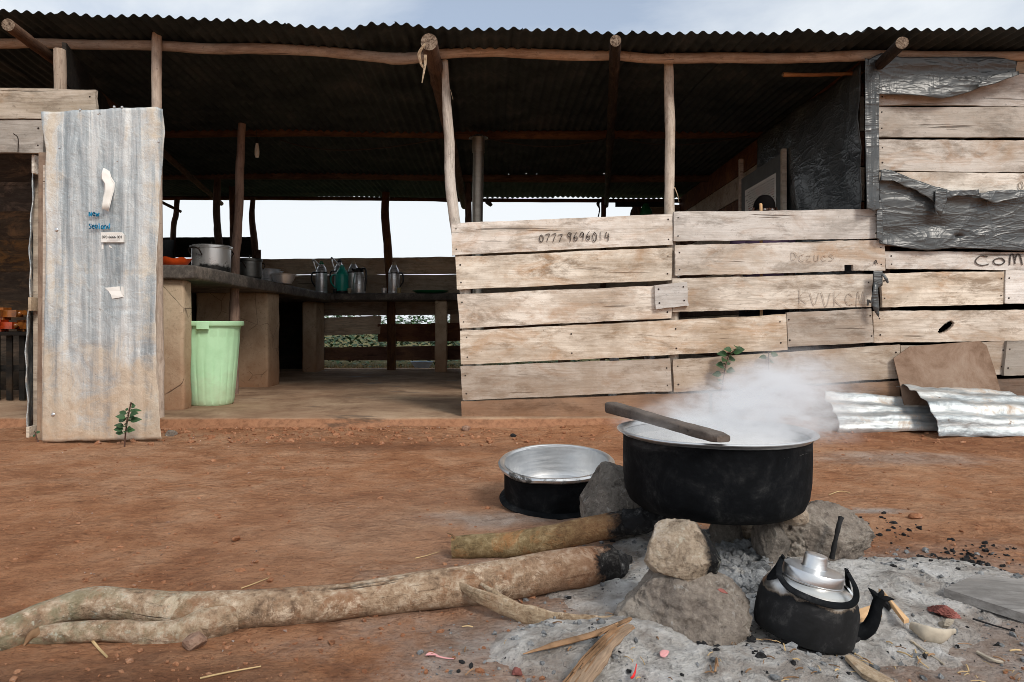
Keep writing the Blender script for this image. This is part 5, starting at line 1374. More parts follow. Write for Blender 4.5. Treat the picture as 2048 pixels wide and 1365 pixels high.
bowl("steel_bowl", 539, 6.95, 0.107, PZ(539, 6.95) - CT, "deep steel bowl at the back of the counter beyond the dark pot", STEEL, True)
bowl("steel_bowl", 567, 7.0 - 0.12, 0.125, PZ(549, 6.88) - CT, "wide shallow shiny steel bowl nearest the counter edge", STEEL, True)
# orange scalloped dish and a sliver of blue behind the panel
x, d = PX(347, 4.98), 4.98
od = empty("plastic_dish", (x, d, CT), "orange plastic dish with a wavy scalloped rim on the counter end", "dish")
V = []
rings = [(0.002, 0.004), (0.07, 0.004), (0.09, 0.012), (0.110, 0.040), (0.124, 0.060), (0.120, 0.060), (0.104, 0.040), (0.08, 0.014), (0.002, 0.009)]
for r, z in rings:
    for i in range(72):
        a = 2 * math.pi * i / 72; wv = math.sin(a * 7) * smooth(0.08, 0.12, r)
        V.append((x + (r + 0.004 * wv) * math.cos(a), d + (r + 0.004 * wv) * math.sin(a), CT + z + 0.006 * wv))
Fc = [(j * 72 + i, j * 72 + (i + 1) % 72, (j + 1) * 72 + (i + 1) % 72, (j + 1) * 72 + i) for j in range(len(rings) - 1) for i in range(72)]
mk("dish_body", V, Fc, ORANGE, od)
bowl("plastic_bowl", 316, 5.1, 0.055, 0.075, "small blue plastic bowl half hidden behind the zinc panel", BLUE)

# flasks on the back counter
BT = 1.094
def flask(px, d, w, pytop, label, mat, handle=1, cork=None, lever=False, black=False):
    x = PX(px, d); r = w * d / F / 2; h = PZ(pytop, d) - BT
    o = empty("vacuum_flask", (x, d, BT), label, "flask", "vacuum flasks on the back counter")
    cap_h = 0.1 * h
    hb = h - cap_h
    lathe("flask_body", [(0.002, 0), (r * .96, 0), (r, 0.008), (r, hb * .72), (r * .96, hb * .78), (r * .7, hb * .90), (r * .48, hb * .96), (r * .46, hb)], mat, o, c=(x, d, BT), seg=40)
    lathe("base_ring", [(r * 1.01, 0.0), (r * 1.03, 0.004), (r * 1.03, 0.03), (r * 1.01, 0.034)], BLACKP if black else mat, o, c=(x, d, BT), seg=40)
    lathe("shoulder_ring", [(r * 1.01, hb * .70), (r * 1.025, hb * .705), (r * 1.025, hb * .735), (r * 1.0, hb * .74)], BLACKP if mat is not TEAL else mat, o, c=(x, d, BT), seg=40)
    if cork is not None:
        lathe("stopper", [(r * .40, hb - .005), (r * .40, hb + cap_h * .5), (r * .26, hb + cap_h * .55), (r * .26, hb + cap_h), (0.002, hb + cap_h)], cork, o, c=(x, d, BT), seg=24)
    s = handle
    tube("handle", [(x + s * r * .85, d - .01, BT + hb * .74), (x + s * r * 1.5, d - .02, BT + hb * .70), (x + s * r * 1.62, d - .02, BT + hb * .45), (x + s * r * .98, d - .01, BT + hb * .22)], [0.009, 0.011, 0.009], BLACKP if mat is not TEAL else mat, o, seg=8, n=20)
    if lever:
        tube("carry_bail", [(x + r * .5, d - .04, BT + hb * .80), (x - r * .2, d - .05, BT + hb * .96), (x - r * 1.15, d - .05, BT + h * 1.02), (x - r * 1.3, d - .04, BT + h * .99), (x - r * .85, d - .03, BT + hb * .82)], [0.008, 0.009, 0.013, 0.008], STEEL, o, seg=8, n=24)
CORK = plain("pale_stopper", (0.5, 0.42, 0.3), 0.8)
flask(643, 9.05, 23, 523, "steel flask with its shiny carrying bail raised, at the left end of the flask row", STEEL, -1, GREEN, True)
flask(679, 9.16, 22, 519, "steel flask with a raised lever standing behind the teal flask", STEEL, -1, BLACKP, True)
flask(684, 9.0, 26, 531, "teal green plastic flask with a black base", TEAL, -1, TEAL, False, True)
flask(707, 9.12, 23, 522, "tall steel flask with a pale stopper behind the black-handled jug", STEEL, -1, CORK)
flask(788, 9.04, 23, 525, "lone steel flask with a black handle in front of the back post", STEEL, 1, CORK)
x, d = PX(718, 8.98), 8.98
jg = empty("vacuum_jug", (x, d, BT), "steel vacuum jug with a black spouted top and handle beside the flasks", "jug")
h = PZ(537, d) - BT
lathe("jug_body", [(0.002, 0), (0.08, 0), (0.083, 0.01), (0.083, h * .35), (0.07, h * .7), (0.056, h * .86), (0.05, h * .9)], STEEL, jg, c=(x, d, BT), seg=40)
lathe("jug_lid", [(0.058, h * .84), (0.06, h * .93), (0.045, h), (0.002, h * 1.01)], BLACKP, jg, c=(x, d, BT), seg=32)
tube("spout", [(x - .03, d - .03, BT + h * .9), (x - .07, d - .04, BT + h * .93), (x - .085, d - .045, BT + h * .98)], [0.02, 0.015, 0.008], BLACKP, jg, seg=10, n=10)
tube("handle", [(x + .03, d - .01, BT + h * .97), (x + .085, d - .02, BT + h * .97), (x + .10, d - .02, BT + h * .7), (x + .09, d - .02, BT + h * .3), (x + .08, d - .02, BT + h * .08)], [0.013, 0.013, 0.011], BLACKP, jg, seg=8, n=20)
for (px, d, r, h, label, mat) in ((768, 8.92, 0.034, 0.07, "small steel cup beside the lone flask", STEEL), (798, 8.9, 0.028, 0.072, "little yellowish cup at the foot of the lone flask", plain("yellowish_enamel", (0.45, 0.36, 0.18), 0.4)),
                                  (699, 8.9, 0.027, 0.065, "little pale cup between the teal flask and the jug", CORK), (670, 8.92, 0.025, 0.06, "small dark cup beside the base of the teal flask", BLACKP)):
    x = PX(px, d); o = empty("cup", (x, d, BT), label, "cup")
    lathe("cup_body", [(0.002, 0), (r * .85, 0), (r, h), (r * .93, h), (r * .8, 0.005), (0.002, 0.004)], mat, o, c=(x, d, BT), seg=24)
x, d = PX(861, 8.98), 8.98
tr = empty("tray", (x, d, BT), "flat green plastic tray lying on the back counter", "tray")
lathe("tray_body", [(0.002, 0.002), (0.17, 0.002), (0.2, 0.012), (0.235, 0.032), (0.24, 0.034), (0.24, 0.038), (0.23, 0.038), (0.2, 0.018), (0.002, 0.008)], GREEN, tr, c=(x, d, BT), seg=56).scale = (1, 0.7, 1)

# stove pipe
sp = empty("stove_pipe", (PX(955, 6.2), 6.2, 0.07), "dull galvanised stove pipe with a small conical cap behind the low wall", "chimney")
tube("pipe", [P(957, 742, 6.2), P(956, 560, 6.2), P(955, 430, 6.2), P(957, 305, 6.2)], [0.049], GALV, sp, seg=20, n=24, amp=0.001)
tube("collar", [P(957, 306, 6.2), P(957, 276, 6.2)], [0.056], GALV, sp, seg=20, n=6)
c = P(957, 277, 6.2)
lathe("cap", [(0.088, 0.0), (0.084, 0.006), (0.03, 0.032), (0.002, 0.038)], W_GREY if False else ALU_RIM, sp, c=c, seg=24)

# bulb, wires
bb = empty("light_bulb", P(514, 296, 6.3), "unlit white bulb hanging from the roof on a short flex", "bulb")
tube("flex", [P(513, 240, 6.3), P(513, 262, 6.3), P(514, 276, 6.3)], [0.003], WIRE, bb, seg=6, n=8)
lathe("bulb_holder", [(0.002, 0.05), (0.014, 0.05), (0.017, 0.02), (0.017, 0.0), (0.002, 0)], BLACKP, bb, c=P(514, 287, 6.3), seg=16)
lathe("globe", [(0.002, 0), (0.014, 0.002), (0.021, 0.025), (0.022, 0.06), (0.018, 0.10), (0.012, 0.128), (0.012, 0.132), (0.002, 0.132)], plain("bulb_glass", (0.85, 0.82, 0.74), 0.25), bb, c=P(514, 316, 6.3), seg=20)
for nm, pts, lab in (("cable", [(560, 280), (600, 292), (660, 300), (720, 300), (800, 292), (870, 280)], "thin dark cable sagging under the roof left of the stove pipe"),
                     ("cable", [(975, 278), (1030, 288), (1090, 294), (1150, 290), (1220, 276)], "thin dark cable sagging under the roof right of the stove pipe"),
                     ("cable", [(1235, 276), (1300, 288), (1360, 290), (1430, 284), (1500, 272)], "thin dark cable sagging behind the pale right-hand post")):
    tag(tube(nm, PP(pts, 6.3), [0.006], WIRE, None, seg=6, n=30), lab, "cable", "cables under the roof")
# odds and ends hung at the back
rg = tube("rag", [P(972, 398, 8.9), P(976, 404, 8.9), P(983, 412, 8.88)], [0.02, 0.04, 0.02], FILM, None, squash=(0.4, 1), amp=0.01, n=14); tag(rg, "small dark rag hanging from the roof edge beside the stove pipe", "rag")
rp = tube("cord", [P(1199, 400, 9.4), P(1196, 408, 9.4), P(1199, 418, 9.4), P(1197, 434, 9.4)], [0.016, 0.024, 0.008, 0.01], WIRE, None, amp=0.008, n=20, seg=8, fs=40); tag(rp, "knotted dark cord hanging beside the thin back post", "cord")
bk = empty("hanging_bag", P(1290, 430, 9.0), "green and brown bag hanging under the back eaves behind the pale post", "bag")
tube("bag_body", [P(1292, 408, 9.0), P(1292, 425, 9.0), P(1293, 470, 9.0)], [0.03, 0.08, 0.1], GREEN, bk, amp=0.015, squash=(0.6, 1), n=14)
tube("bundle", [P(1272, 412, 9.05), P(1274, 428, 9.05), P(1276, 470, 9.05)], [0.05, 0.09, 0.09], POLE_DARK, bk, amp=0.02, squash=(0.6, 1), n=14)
box("roof_lath", P(1232, 413, 9.0), P(1345, 405, 9.06), W_SOOT, shed, 0.004)

# ------------------------------------------------------------------ scrap iron by the tall wall
def bent_sheet(label, x0, x1, prof0, prof1, n=70, m=64, pitch=0.105, amp=0.0085, seed=0, ragL=0.012, ragR=0.012):
    """prof: (y, z) section polyline at the left and right ends; ribs run along x"""
    pr0 = catmull([(0, a, b) for a, b in prof0], m + 1); pr1 = catmull([(0, a, b) for a, b in prof1], m + 1)
    L = np.concatenate([[0], np.cumsum(np.linalg.norm(np.diff((pr0 + pr1) / 2, axis=0), axis=1))])
    V = []
    for j in range(m + 1):
        for i in range(n + 1):
            s = i / n; q = pr0[j] * (1 - s) + pr1[j] * s
            a = pr0[max(0, j - 1)] * (1 - s) + pr1[max(0, j - 1)] * s; b = pr0[min(m, j + 1)] * (1 - s) + pr1[min(m, j + 1)] * s
            t = (b - a) / (np.linalg.norm(b - a) + 1e-9); nr = np.array((0, -t[2], t[1]))
            p = q + nr * amp * math.cos(2 * math.pi * L[j] / pitch)
            V.append((x0[0] * (1 - s) + x1[0] * s + (x0[1] * (1 - s) + x1[1] * s) * j / m, p[1], p[2]))
    V = np.array(V)
    u = np.tile(np.linspace(0, 1, n + 1), m + 1); v = np.repeat(np.linspace(0, 1, m + 1), n + 1)
    V[:, 0] += (u < 1e-6) * ragL * fbm(np.stack([v * 0, v * 14, v * 0 + seed], 1), 3, seed) + (u > 1 - 1e-6) * ragR * fbm(np.stack([v * 0, v * 14, v * 0 + seed + 5], 1), 3, seed)
    dn = fbm(V * 5 + seed, 4, seed); V[:, 2] += 0.022 * dn; V[:, 1] += 0.022 * fbm(V * 5 + 9 + seed, 4, seed + 2)
    k = n + 1
    Fc = [(j * k + i, j * k + i + 1, (j + 1) * k + i + 1, (j + 1) * k + i) for j in range(m) for i in range(n)]
    c = V.mean(0); o = empty("scrap_iron", (c[0], c[1], 0), label, "scrap metal", "scrap roofing iron by the tall wall")
    sh = mk("sheet", V, Fc, ZINC, o); md = sh.modifiers.new("thickness", 'SOLIDIFY'); md.thickness = 0.001; md.offset = 0
bent_sheet("short crumpled corrugated iron lying flat, half under the larger bent sheet", (PX(1672, 4.2), 0.02), (PX(1905, 4.2), 0.0),
           [(4.20, 0.01), (4.17, 0.045), (4.20, 0.10), (4.27, 0.145), (4.36, 0.19), (4.40, 0.235)], [(4.20, 0.01), (4.20, 0.04), (4.24, 0.085), (4.30, 0.125), (4.37, 0.16), (4.42, 0.19)], seed=3)
bent_sheet("larger corrugated iron sheet arched over, rust-stained, below the leaning rusty plate", (PX(1868, 4.1), -0.035), (PX(2140, 4.1), -0.22),
           [(4.06, 0.005), (4.05, 0.06), (4.09, 0.14), (4.17, 0.215), (4.28, 0.262), (4.38, 0.275), (4.42, 0.26)], [(4.06, -0.005), (4.06, 0.04), (4.12, 0.10), (4.2, 0.17), (4.30, 0.215), (4.38, 0.23), (4.43, 0.22)], seed=8, ragL=0.015, ragR=0.06)
fp = empty("scrap_iron", (PX(1900, 4.4), 4.38, 0), "flat rusty iron plate with cut corners leaning against the tall wall", "scrap metal", "scrap roofing iron by the tall wall")
pts = [(1797, 718), (1832, 694), (1975, 683), (1988, 692), (1999, 740), (2006, 782), (2012, 830), (1812, 830), (1806, 775)]
V = []
for (px, py) in pts:
    p = P(px, py, 4.36); V.append((p.x, 4.36 + 0.06 * (p.z - 0.1) / 0.4, p.z))
n_ = len(V); V += [(a, b + 0.006, c) for a, b, c in V]
mk("plate", V, [tuple(range(n_))] + [tuple(range(n_, 2 * n_))[::-1]] + [(i, n_ + i, n_ + (i + 1) % n_, (i + 1) % n_) for i in range(n_)], RUSTY, fp, smooth_=False)

# ------------------------------------------------------------------ plants
def leaf_geo(c, ax, up, L, W, V, Fc, fold=0.25, droop=0.3, n=6):
    ax = np.array(ax, float); ax /= np.linalg.norm(ax); up = np.array(up, float); up -= ax * up.dot(ax); up /= np.linalg.norm(up) + 1e-9
    sd = np.cross(ax, up); b = len(V)
    for i in range(n + 1):
        t = i / n; wdt = W * math.sin(math.pi * min(1, t ** 0.75)) * 0.5
        p = np.array(c) + ax * L * t - up * droop * L * t * t
        V.append(p - sd * wdt + up * fold * wdt); V.append(p); V.append(p + sd * wdt + up * fold * wdt)
    for i in range(n):
        for k in (0, 1): Fc.append((b + 3 * i + k, b + 3 * i + k + 1, b + 3 * i + 3 + k + 1, b + 3 * i + 3 + k))
def weed(label, base, stempts, leaves, name="weed", mat=LEAF, spike=False):
    o = empty(name, base, label, "plant")
    tube("stem", stempts, [0.0045, 0.003], STEM, o, seg=7, n=18)
    if len(leaves) > 8:
        leaves = leaves + [(R.uniform(.3, 1), R.uniform(0, 6.28), R.uniform(.02, .035), R.uniform(.012, .02), R.uniform(0, .5)) for _ in range(14)]
    for (t, ang, L, W, el) in leaves:
        c = catmull(stempts, 41)[int(t * 40)]
        V, Fc = [], []
        ax = (math.cos(ang) * math.cos(el), math.sin(ang) * math.cos(el), math.sin(el))
        st = np.array(c) + np.array(ax) * L * 0.25
        leaf_geo(st, ax, (R.uniform(-.4, .4), -0.9, 0.6), L * 0.95, W * 1.2, V, Fc)
        b = len(V)
        V += [np.array(c) + np.array((0, 0, .001)), np.array(c) - np.array((0, 0, .001)), st - np.array((0, 0, .001)), st + np.array((0, 0, .001))]; Fc.append((b, b + 1, b + 2, b + 3))
        mk("leaf", V, Fc, mat, o)
    if spike:
        V, Fc = [], []
        cc = catmull(stempts, 61)[22:]
        for p in cc:
            for _ in range(4):
                a = R.uniform(0, 6.28); leaf_geo(p, (math.cos(a), math.sin(a), 0.8), (0, 0, 1), R.uniform(.008, .014), 0.006, V, Fc, n=2)
        mk("flower_spike", V, Fc, STEM, o)
d = 3.72
b = G(249, 886); b = Vector((PX(249, d), d, top(PX(249, d), d)))
sp_ = [b, P(252, 860, d - .01), P(256, 835, d - .02), P(262, 806, d - .03)]
weed("green weed with a dark flower spike growing at the foot of the zinc panel", b, sp_, [(0.25, 3.4, .045, .022, .2), (0.3, -0.4, .05, .026, .25), (0.42, 3.9, .05, .026, .35), (0.45, -1.2, .05, .03, .2), (0.55, 0.1, .06, .03, .25), (0.55, 2.9, .055, .03, .25), (0.66, -2.4, .05, .028, .3), (0.7, -0.5, .06, .026, .35), (0.74, 3.3, .045, .024, .4), (0.36, -2.6, .05, .03, .1), (0.6, -1.6, .055, .03, .2), (0.8, 0.3, .05, .02, .2)], spike=True)
b = Vector((PX(1440, 4.35), 4.35, top(PX(1440, 4.35), 4.35)))
sp_ = [b, P(1441, 800, 4.36), P(1448, 750, 4.38), P(1456, 715, 4.38), P(1472, 698, 4.36)]
weed("broad-leaved green weed climbing the low board wall behind the steam", b, sp_, [(0.5, 3.0, .06, .04, .1), (0.55, -1.0, .06, .045, .1), (0.62, 3.6, .06, .045, .3), (0.7, 0.2, .055, .04, .2), (0.72, -2.2, .06, .045, .1), (0.8, 3.2, .065, .04, .2), (0.86, -0.6, .06, .04, .3), (0.93, 3.4, .055, .035, .3), (0.97, 0.0, .06, .035, .2), (1.0, 1.2, .05, .03, .5), (0.98, -1.8, .05, .035, .3)])
b = Vector((PX(1540, 4.38), 4.38, top(PX(1540, 4.38), 4.38)))
weed("small green sprig against the boards above the steam", b, [b, P(1538, 760, 4.40), P(1537, 705, 4.41)], [(0.9, 3.2, .05, .03, .1), (0.97, -0.3, .05, .035, .1), (0.99, -1.6, .04, .03, .3), (0.8, 0.4, .04, .03, .2)])
b = G(77, 884)
weed("tiny green seedling at the foot of the door post", b, [b, b + Vector((-.012, 0, .03)), b + Vector((-.02, 0, .06))], [(0.6, 3.0, .02, .014, .2), (0.9, 0.2, .022, .015, .3), (1.0, -1.4, .02, .014, .3)])
# weeds beyond the back wall
V, Fc = [], []
for i in range(7000):
    x = R.uniform(-4.2, 2.2); y = 10.2 + 3.8 * R.random() ** 1.2
    zt = 0.62 + 0.4 * (y - 10.2) / 3.0 + 0.12 * mnoise.noise(Vector((x * 1.5, y * 1.5, 0)))
    z = zt * R.random() ** 0.6
    a = R.uniform(0, 6.28); el = R.uniform(-0.2, 0.8); L = R.uniform(0.06, 0.15)
    leaf_geo((x, y, z), (math.cos(a) * math.cos(el), math.sin(a) * math.cos(el), math.sin(el)), (0, 0, 1), L, L * 0.6, V, Fc, n=3)
ug = mk("undergrowth", V, Fc, LEAF2, None, origin=(0, 0, 0)); tag(ug, "low leafy weeds growing behind the gappy back wall", "weeds", kind="stuff")
V, Fc = [], []
for i in range(2600):
    x = R.uniform(-4.2, 2.5); y = R.uniform(9.7, 11.0); a = R.uniform(0, 6.28); h = R.uniform(0.03, 0.11)
    c = np.array((x, y, 0.0)); t = c + np.array((math.cos(a) * h, math.sin(a) * h, h)); s = np.array((-math.sin(a), math.cos(a), 0)) * .006
    k = len(V); V += [c - s, c + s, t]; Fc.append((k, k + 1, k + 2))
gr = mk("grass", V, Fc, STRAW, None, origin=(0, 0, 0), smooth_=False); tag(gr, "dry straw-coloured grass along the foot of the back wall", "grass", kind="stuff")
pb = lathe("plastic_basin", [(0.002, 0.001), (0.1, 0.001), (0.17, 0.1), (0.16, 0.1), (0.09, 0.01), (0.002, 0.01)], plain("pale_blue_plastic", (0.42, 0.58, 0.75), 0.35), None, c=(PX(844, 10.0), 10.0, 0.05)); tag(pb, "pale blue plastic basin lying in the grass behind the back wall", "basin")

# ------------------------------------------------------------------ stones of the hearth
def ico(sub):
    bm = bmesh.new(); bmesh.ops.create_icosphere(bm, subdivisions=sub, radius=1)
    v = np.array([q.co[:] for q in bm.verts]); bm.verts.index_update()
    f = [tuple(q.index for q in g.verts) for g in bm.faces]; bm.free(); return v, f
ICO5 = ico(6); ICO1 = ico(2); ICO0 = ico(1)
def rock(name, c, size, label, mat, seed, cuts=14, rough=0.05, cat="stone", group=None, rot=0.0, flat=0.72, strat=0.0, hi=ICO5, rs=2.2):
    rr = random.Random(seed)
    v = hi[0].copy()
    for _ in range(cuts):
        n = np.array([rr.gauss(0, 1) for _ in range(3)]); n /= np.linalg.norm(n)
        dd = rr.uniform(flat - 0.16, 0.90); ov = np.clip(v @ n - dd, 0, None); v -= ov[:, None] * n * 0.96
    nn = v / np.linalg.norm(v, axis=1)[:, None]
    rg1 = 0.5 - np.abs(fbm(v * rs * 1.6 + seed, 6, seed + 3, 0.62)); rg2 = fbm(v * rs * 6 + seed, 5, seed + 5, 0.65)
    v += nn * (rough * 0.7 * fbm(v * rs + seed, 6, seed, 0.6) + rough * 0.7 * rg1 + rough * 0.6 * rg2)[:, None]
    if strat: v += nn * (strat * fbm(v * np.array([3, 3, 13.0]) + seed, 4, seed + 8))[:, None]
    ca, sa = math.cos(rot), math.sin(rot)
    v = v @ np.array([[ca, 0, -sa], [0, 1, 0], [sa, 0, ca]]).T if rot else v
    v = v * np.array(size) + np.array(c)
    o = mk(name, v, hi[1], mat, None, smooth_='all')
    return tag(o, label, cat, group)
HS = "stones round the cooking fire"
rock("hearth_stone", (PX(1366, 1.47), 1.47, 0.022), (0.142, 0.125, 0.118), "broad rough grey stone at the front of the fire, under the smaller tan stone", ROCK, 11, 12, 0.085, group=HS, strat=0.04, flat=0.92)
rock("hearth_stone", (PX(1360, 1.485), 1.485, 0.158), (0.083, 0.085, 0.072), "rounded tan stone sitting on the broad grey stone, propping the big pot", ROCK_PROP, 23, 13, 0.07, group=HS, rot=0.5, flat=0.88)
rock("hearth_stone", (0.385, 2.10, 0.06), (0.15, 0.11, 0.18), "angular grey stone leaning behind the logs, left of the big pot", ROCK_SOOT, 37, 18, 0.04, group=HS, rot=-0.75, flat=0.6)
rock("hearth_stone", (PX(1630, 1.90), 1.90, 0.048), (0.158, 0.12, 0.112), "wide craggy stone right of the big pot, behind the kettle", ROCK, 41, 16, 0.12, group=HS, rot=0.12, flat=0.8, strat=0.03)
rock("hearth_stone", (PX(1540, 1.80), 1.80, 0.07), (0.05, 0.06, 0.085), "small upright grey stone beneath the right edge of the big pot", ROCK_SOOT, 43, 12, 0.05, group=HS)
rock("hearth_stone", (PX(1583, 1.80), 1.80, 0.158), (0.045, 0.05, 0.03), "small tan wedge stone between the big pot and the craggy stone", ROCK_TAN, 47, 10, 0.04, group=HS, rot=0.35)
rock("hearth_stone", (PX(1512, 1.98), 1.98, 0.098), (0.075, 0.06, 0.075), "yellowish stone deep under the big pot", ROCK_TAN, 53, 9, 0.04, group=HS)
rock("hearth_stone", (PX(1455, 1.95), 1.95, 0.06), (0.05, 0.05, 0.06), "charred stone deep under the big pot beside the yellowish one", ROCK_SOOT, 59, 12, 0.06, group=HS)
rock("stone", G(386, 1284, 0.012), (0.028, 0.02, 0.024), "pinkish angular stone resting against the underside of the long log", ROCK_PINK, 61, 10, 0.03, flat=0.6)
rock("stone", G(1831, 1033, 0.006), (0.024, 0.018, 0.013), "small dark brown stone lying alone on the earth right of the big pot", CLOD, 67, 10, 0.05)
rock("stone", G(933, 856, 0.012), (0.03, 0.03, 0.024), "pinkish stone at the left foot of the low board wall", ROCK_PINK, 71, 10, 0.04)
rock("stone", G(1027, 871, 0.008), (0.02, 0.016, 0.011), "small black lump on the earth in front of the low wall", COAL, 73, 10, 0.05)
rock("stone", G(473, 1077, 0.008), (0.014, 0.012, 0.009), "small reddish clod alone on the open earth", CLOD, 75, 10, 0.05)
def on_(px, py, dz): return np.array(G(px, py, dz))
rg = rock("rag", G(343, 868, 0.012), (0.045, 0.03, 0.022), "crumpled grey scrap of plastic at the foot of the zinc panel", ROCK, 77, 16, 0.09, cat="litter")
cs = tube("charred_stick", [P(1664, 1118, 1.775), P(1669, 1090, 1.775), P(1676, 1058, 1.78), P(1682, 1036, 1.80)], [0.006, 0.006, 0.007], COAL, None, amp=0.003, fs=60, n=20); tag(cs, "short black charred stick leaning on the craggy stone behind the kettle", "stick")

# ------------------------------------------------------------------ firewood
lg = empty("log", (PX(500, 1.5), 1.5, 0), "long pale crooked log with a forked side branch, running from the fire across the yard", "log")
pth = [(-110, 1294, 1.40), (-40, 1284, 1.40), (20, 1272, 1.405), (100, 1232, 1.46), (180, 1208, 1.50), (260, 1212, 1.50), (340, 1222, 1.49), (430, 1224, 1.485), (550, 1215, 1.50), (700, 1201, 1.54), (850, 1181, 1.59), (1000, 1162, 1.64), (1120, 1140, 1.69), (1222, 1128, 1.74)]
rad = [0.034, 0.034, 0.034, 0.031, 0.035, 0.036, 0.040, 0.044, 0.039, 0.038, 0.044, 0.047, 0.049, 0.048]
tube("trunk", [P(*q) for q in pth], rad, BARK, lg, seg=72, n=300, amp=0.0028, fs=18, knob=0.010, seed=5)
tube("branch", [P(470, 1232, 1.475), P(410, 1250, 1.445), P(350, 1268, 1.425), (P(285, 1266, 1.42)), P(200, 1262, 1.42), P(120, 1268, 1.415), P(62, 1276, 1.41)], [0.035, 0.034, 0.029, 0.022, 0.022, 0.021, 0.018], BARK, lg, seg=48, n=140, amp=0.0035, fs=20, seed=8)
tube("stub", [P(310, 1276, 1.41), P(285, 1290, 1.40), P(264, 1292, 1.395)], [0.014, 0.010, 0.005], BARK, lg, seg=20, n=20, amp=0.002)
tube("broken_tip", [P(78, 1266, 1.405), P(62, 1272, 1.395), P(48, 1292, 1.385)], [0.012, 0.008, 0.003], FIBRE, lg, seg=12, n=16, amp=0.003)
tube("charred_end", [P(1218, 1129, 1.738), P(1234, 1126, 1.75), P(1246, 1122, 1.76), P(1262, 1120, 1.77)], [0.044, 0.038, 0.030, 0.012], CHARRED, lg, seg=48, n=50, amp=0.018, fs=24)
l2 = empty("log", (PX(1080, 1.93), 1.93, 0), "short olive-brown log behind the long one, its charred end under the big pot", "log")
tube("trunk", [P(904, 1097, 1.94), P(950, 1094, 1.94), P(1020, 1090, 1.945), (P(1100, 1077, 1.95)), P(1180, 1060, 1.95), P(1262, 1043, 1.94)], [0.033, 0.036, 0.036, 0.037, 0.036, 0.034], BARK2, l2, seg=56, n=160, amp=0.003, fs=22, cap=CUT, seed=15, knob=0.01)
tube("charred_end", [P(1252, 1045, 1.94), P(1290, 1040, 1.92), P(1345, 1034, 1.90)], [0.035, 0.036, 0.024], CHARRED, l2, seg=40, n=50, amp=0.01, fs=24)
tube("splinter", [P(911, 1085, 1.93), P(906, 1072, 1.93), P(893, 1066, 1.93)], [0.004, 0.003, 0.001], FIBRE, l2, seg=6, n=10)
bs = empty("bark_strip", G(1080, 1235), "long curved strip of dry pale bark peeling from the log onto the ash", "bark")
tube("strip", [P(905, 1165, 1.59), P(940, 1184, 1.55), P(985, 1205, 1.52), P(1050, 1228, 1.50), P(1120, 1246, 1.485), P(1190, 1250, 1.475), P(1245, 1244, 1.47)], [0.006, 0.012, 0.019, 0.021, 0.023, 0.022, 0.012], STRIP, bs, seg=24, n=110, amp=0.004, fs=30, squash=(0.28, 1))
tube("strip", [P(962, 1168, 1.57), P(990, 1188, 1.54), P(1030, 1212, 1.515), P(1075, 1228, 1.50)], [0.003, 0.008, 0.010, 0.005], STRIP, bs, seg=14, n=40, amp=0.002, fs=30, squash=(0.5, 1))
fb_ = empty("kindling", G(1200, 1310), "splintered bundle of brown fibrous wood pointing out of the ash at the bottom edge", "kindling")
def on(px, py, dz): return np.array(G(px, py, dz))
SPLIT = wood("splintered_brown_wood", (0.07, 0.04, 0.025), (0.24, 0.145, 0.085), (0.46, 0.31, 0.19), uv=True, stain=0.5, rust=0.5)
V0 = [on(1262, 1246, .04), on(1228, 1285, .03), on(1190, 1330, .022), on(1150, 1375, .014), on(1110, 1420, .012)]
tube("core", V0, [0.012, 0.021, 0.027, 0.029, 0.028], SPLIT, fb_, seg=28, n=80, amp=0.007, fs=38, squash=(1, 0.4))
Vs, Fs = [], []
for i in range(70):
    off = np.array((R.uniform(-.024, .024), R.uniform(-.012, .012), R.uniform(.004, .014)))
    a = R.uniform(0, 0.55); b_ = a + R.uniform(0.15, 0.45)
    cc = catmull(V0, 60); s_ = cc[int(a * 59):int(min(b_, 1) * 59) + 1:6] + off * np.linspace(0.75, 1.0, len(cc[int(a * 59):int(min(b_, 1) * 59) + 1:6]))[:, None]
    if len(s_) < 3: continue
    s_ = s_ + np.array([R.uniform(-.003, .003) for _ in range(3)])
    v, f, _, _ = tube_geo(s_, [R.uniform(.0008, .003), R.uniform(.0008, .0022)], 5, 14, 0.0008, 60)
    k = len(Vs); Vs += list(v); Fs += [tuple(q + k for q in g) for g in f]
tag(mk("fibres", Vs, Fs, FIBRE, fb_), kind="stuff")
k1 = empty("kindling", G(1120, 1300), "single thin brown stick sloping down from the fibrous bundle across the ash", "kindling")
tube("stick", [on(1262, 1240, .03), on(1190, 1268, .022), on(1110, 1294, .012), on(1046, 1314, .006)], [0.005, 0.010, 0.009, 0.002], FIBRE, k1, seg=12, n=50, amp=0.0015, fs=50, squash=(1, .5))
def flat_prism(pxs, z0, th, name, mat, label, cat, lift=0.0, div=False):
    pts = []
    for (px, py) in pxs:
        p = G(px, py, z0); pts.append(p + Vector((0, 0, lift)))
    n_ = len(pts); V = [p[:] for p in pts] + [(p.x, p.y, p.z - th) for p in pts]
    o = mk(name, V, [tuple(range(n_))[::-1], tuple(range(n_, 2 * n_))] + [(i, (i + 1) % n_, n_ + (i + 1) % n_, n_ + i) for i in range(n_)], mat, None, smooth_=False)
    bm = bmesh.new(); bm.from_mesh(o.data); bmesh.ops.recalc_face_normals(bm, faces=bm.faces); bm.to_mesh(o.data); bm.free()
    return tag(o, label, cat)
W_ASHY = wood("ash_dusted_board", (0.08, 0.07, 0.065), (0.20, 0.185, 0.17), (0.34, 0.325, 0.31), stain=0.5, rust=0.05)
flat_prism([(1888, 1176), (1952, 1146), (2060, 1162), (2200, 1185), (2160, 1262), (2052, 1229)], 0.022, 0.02, "board", W_ASHY, "grey ash-dusted board lying flat at the edge of the ash on the right", "board")
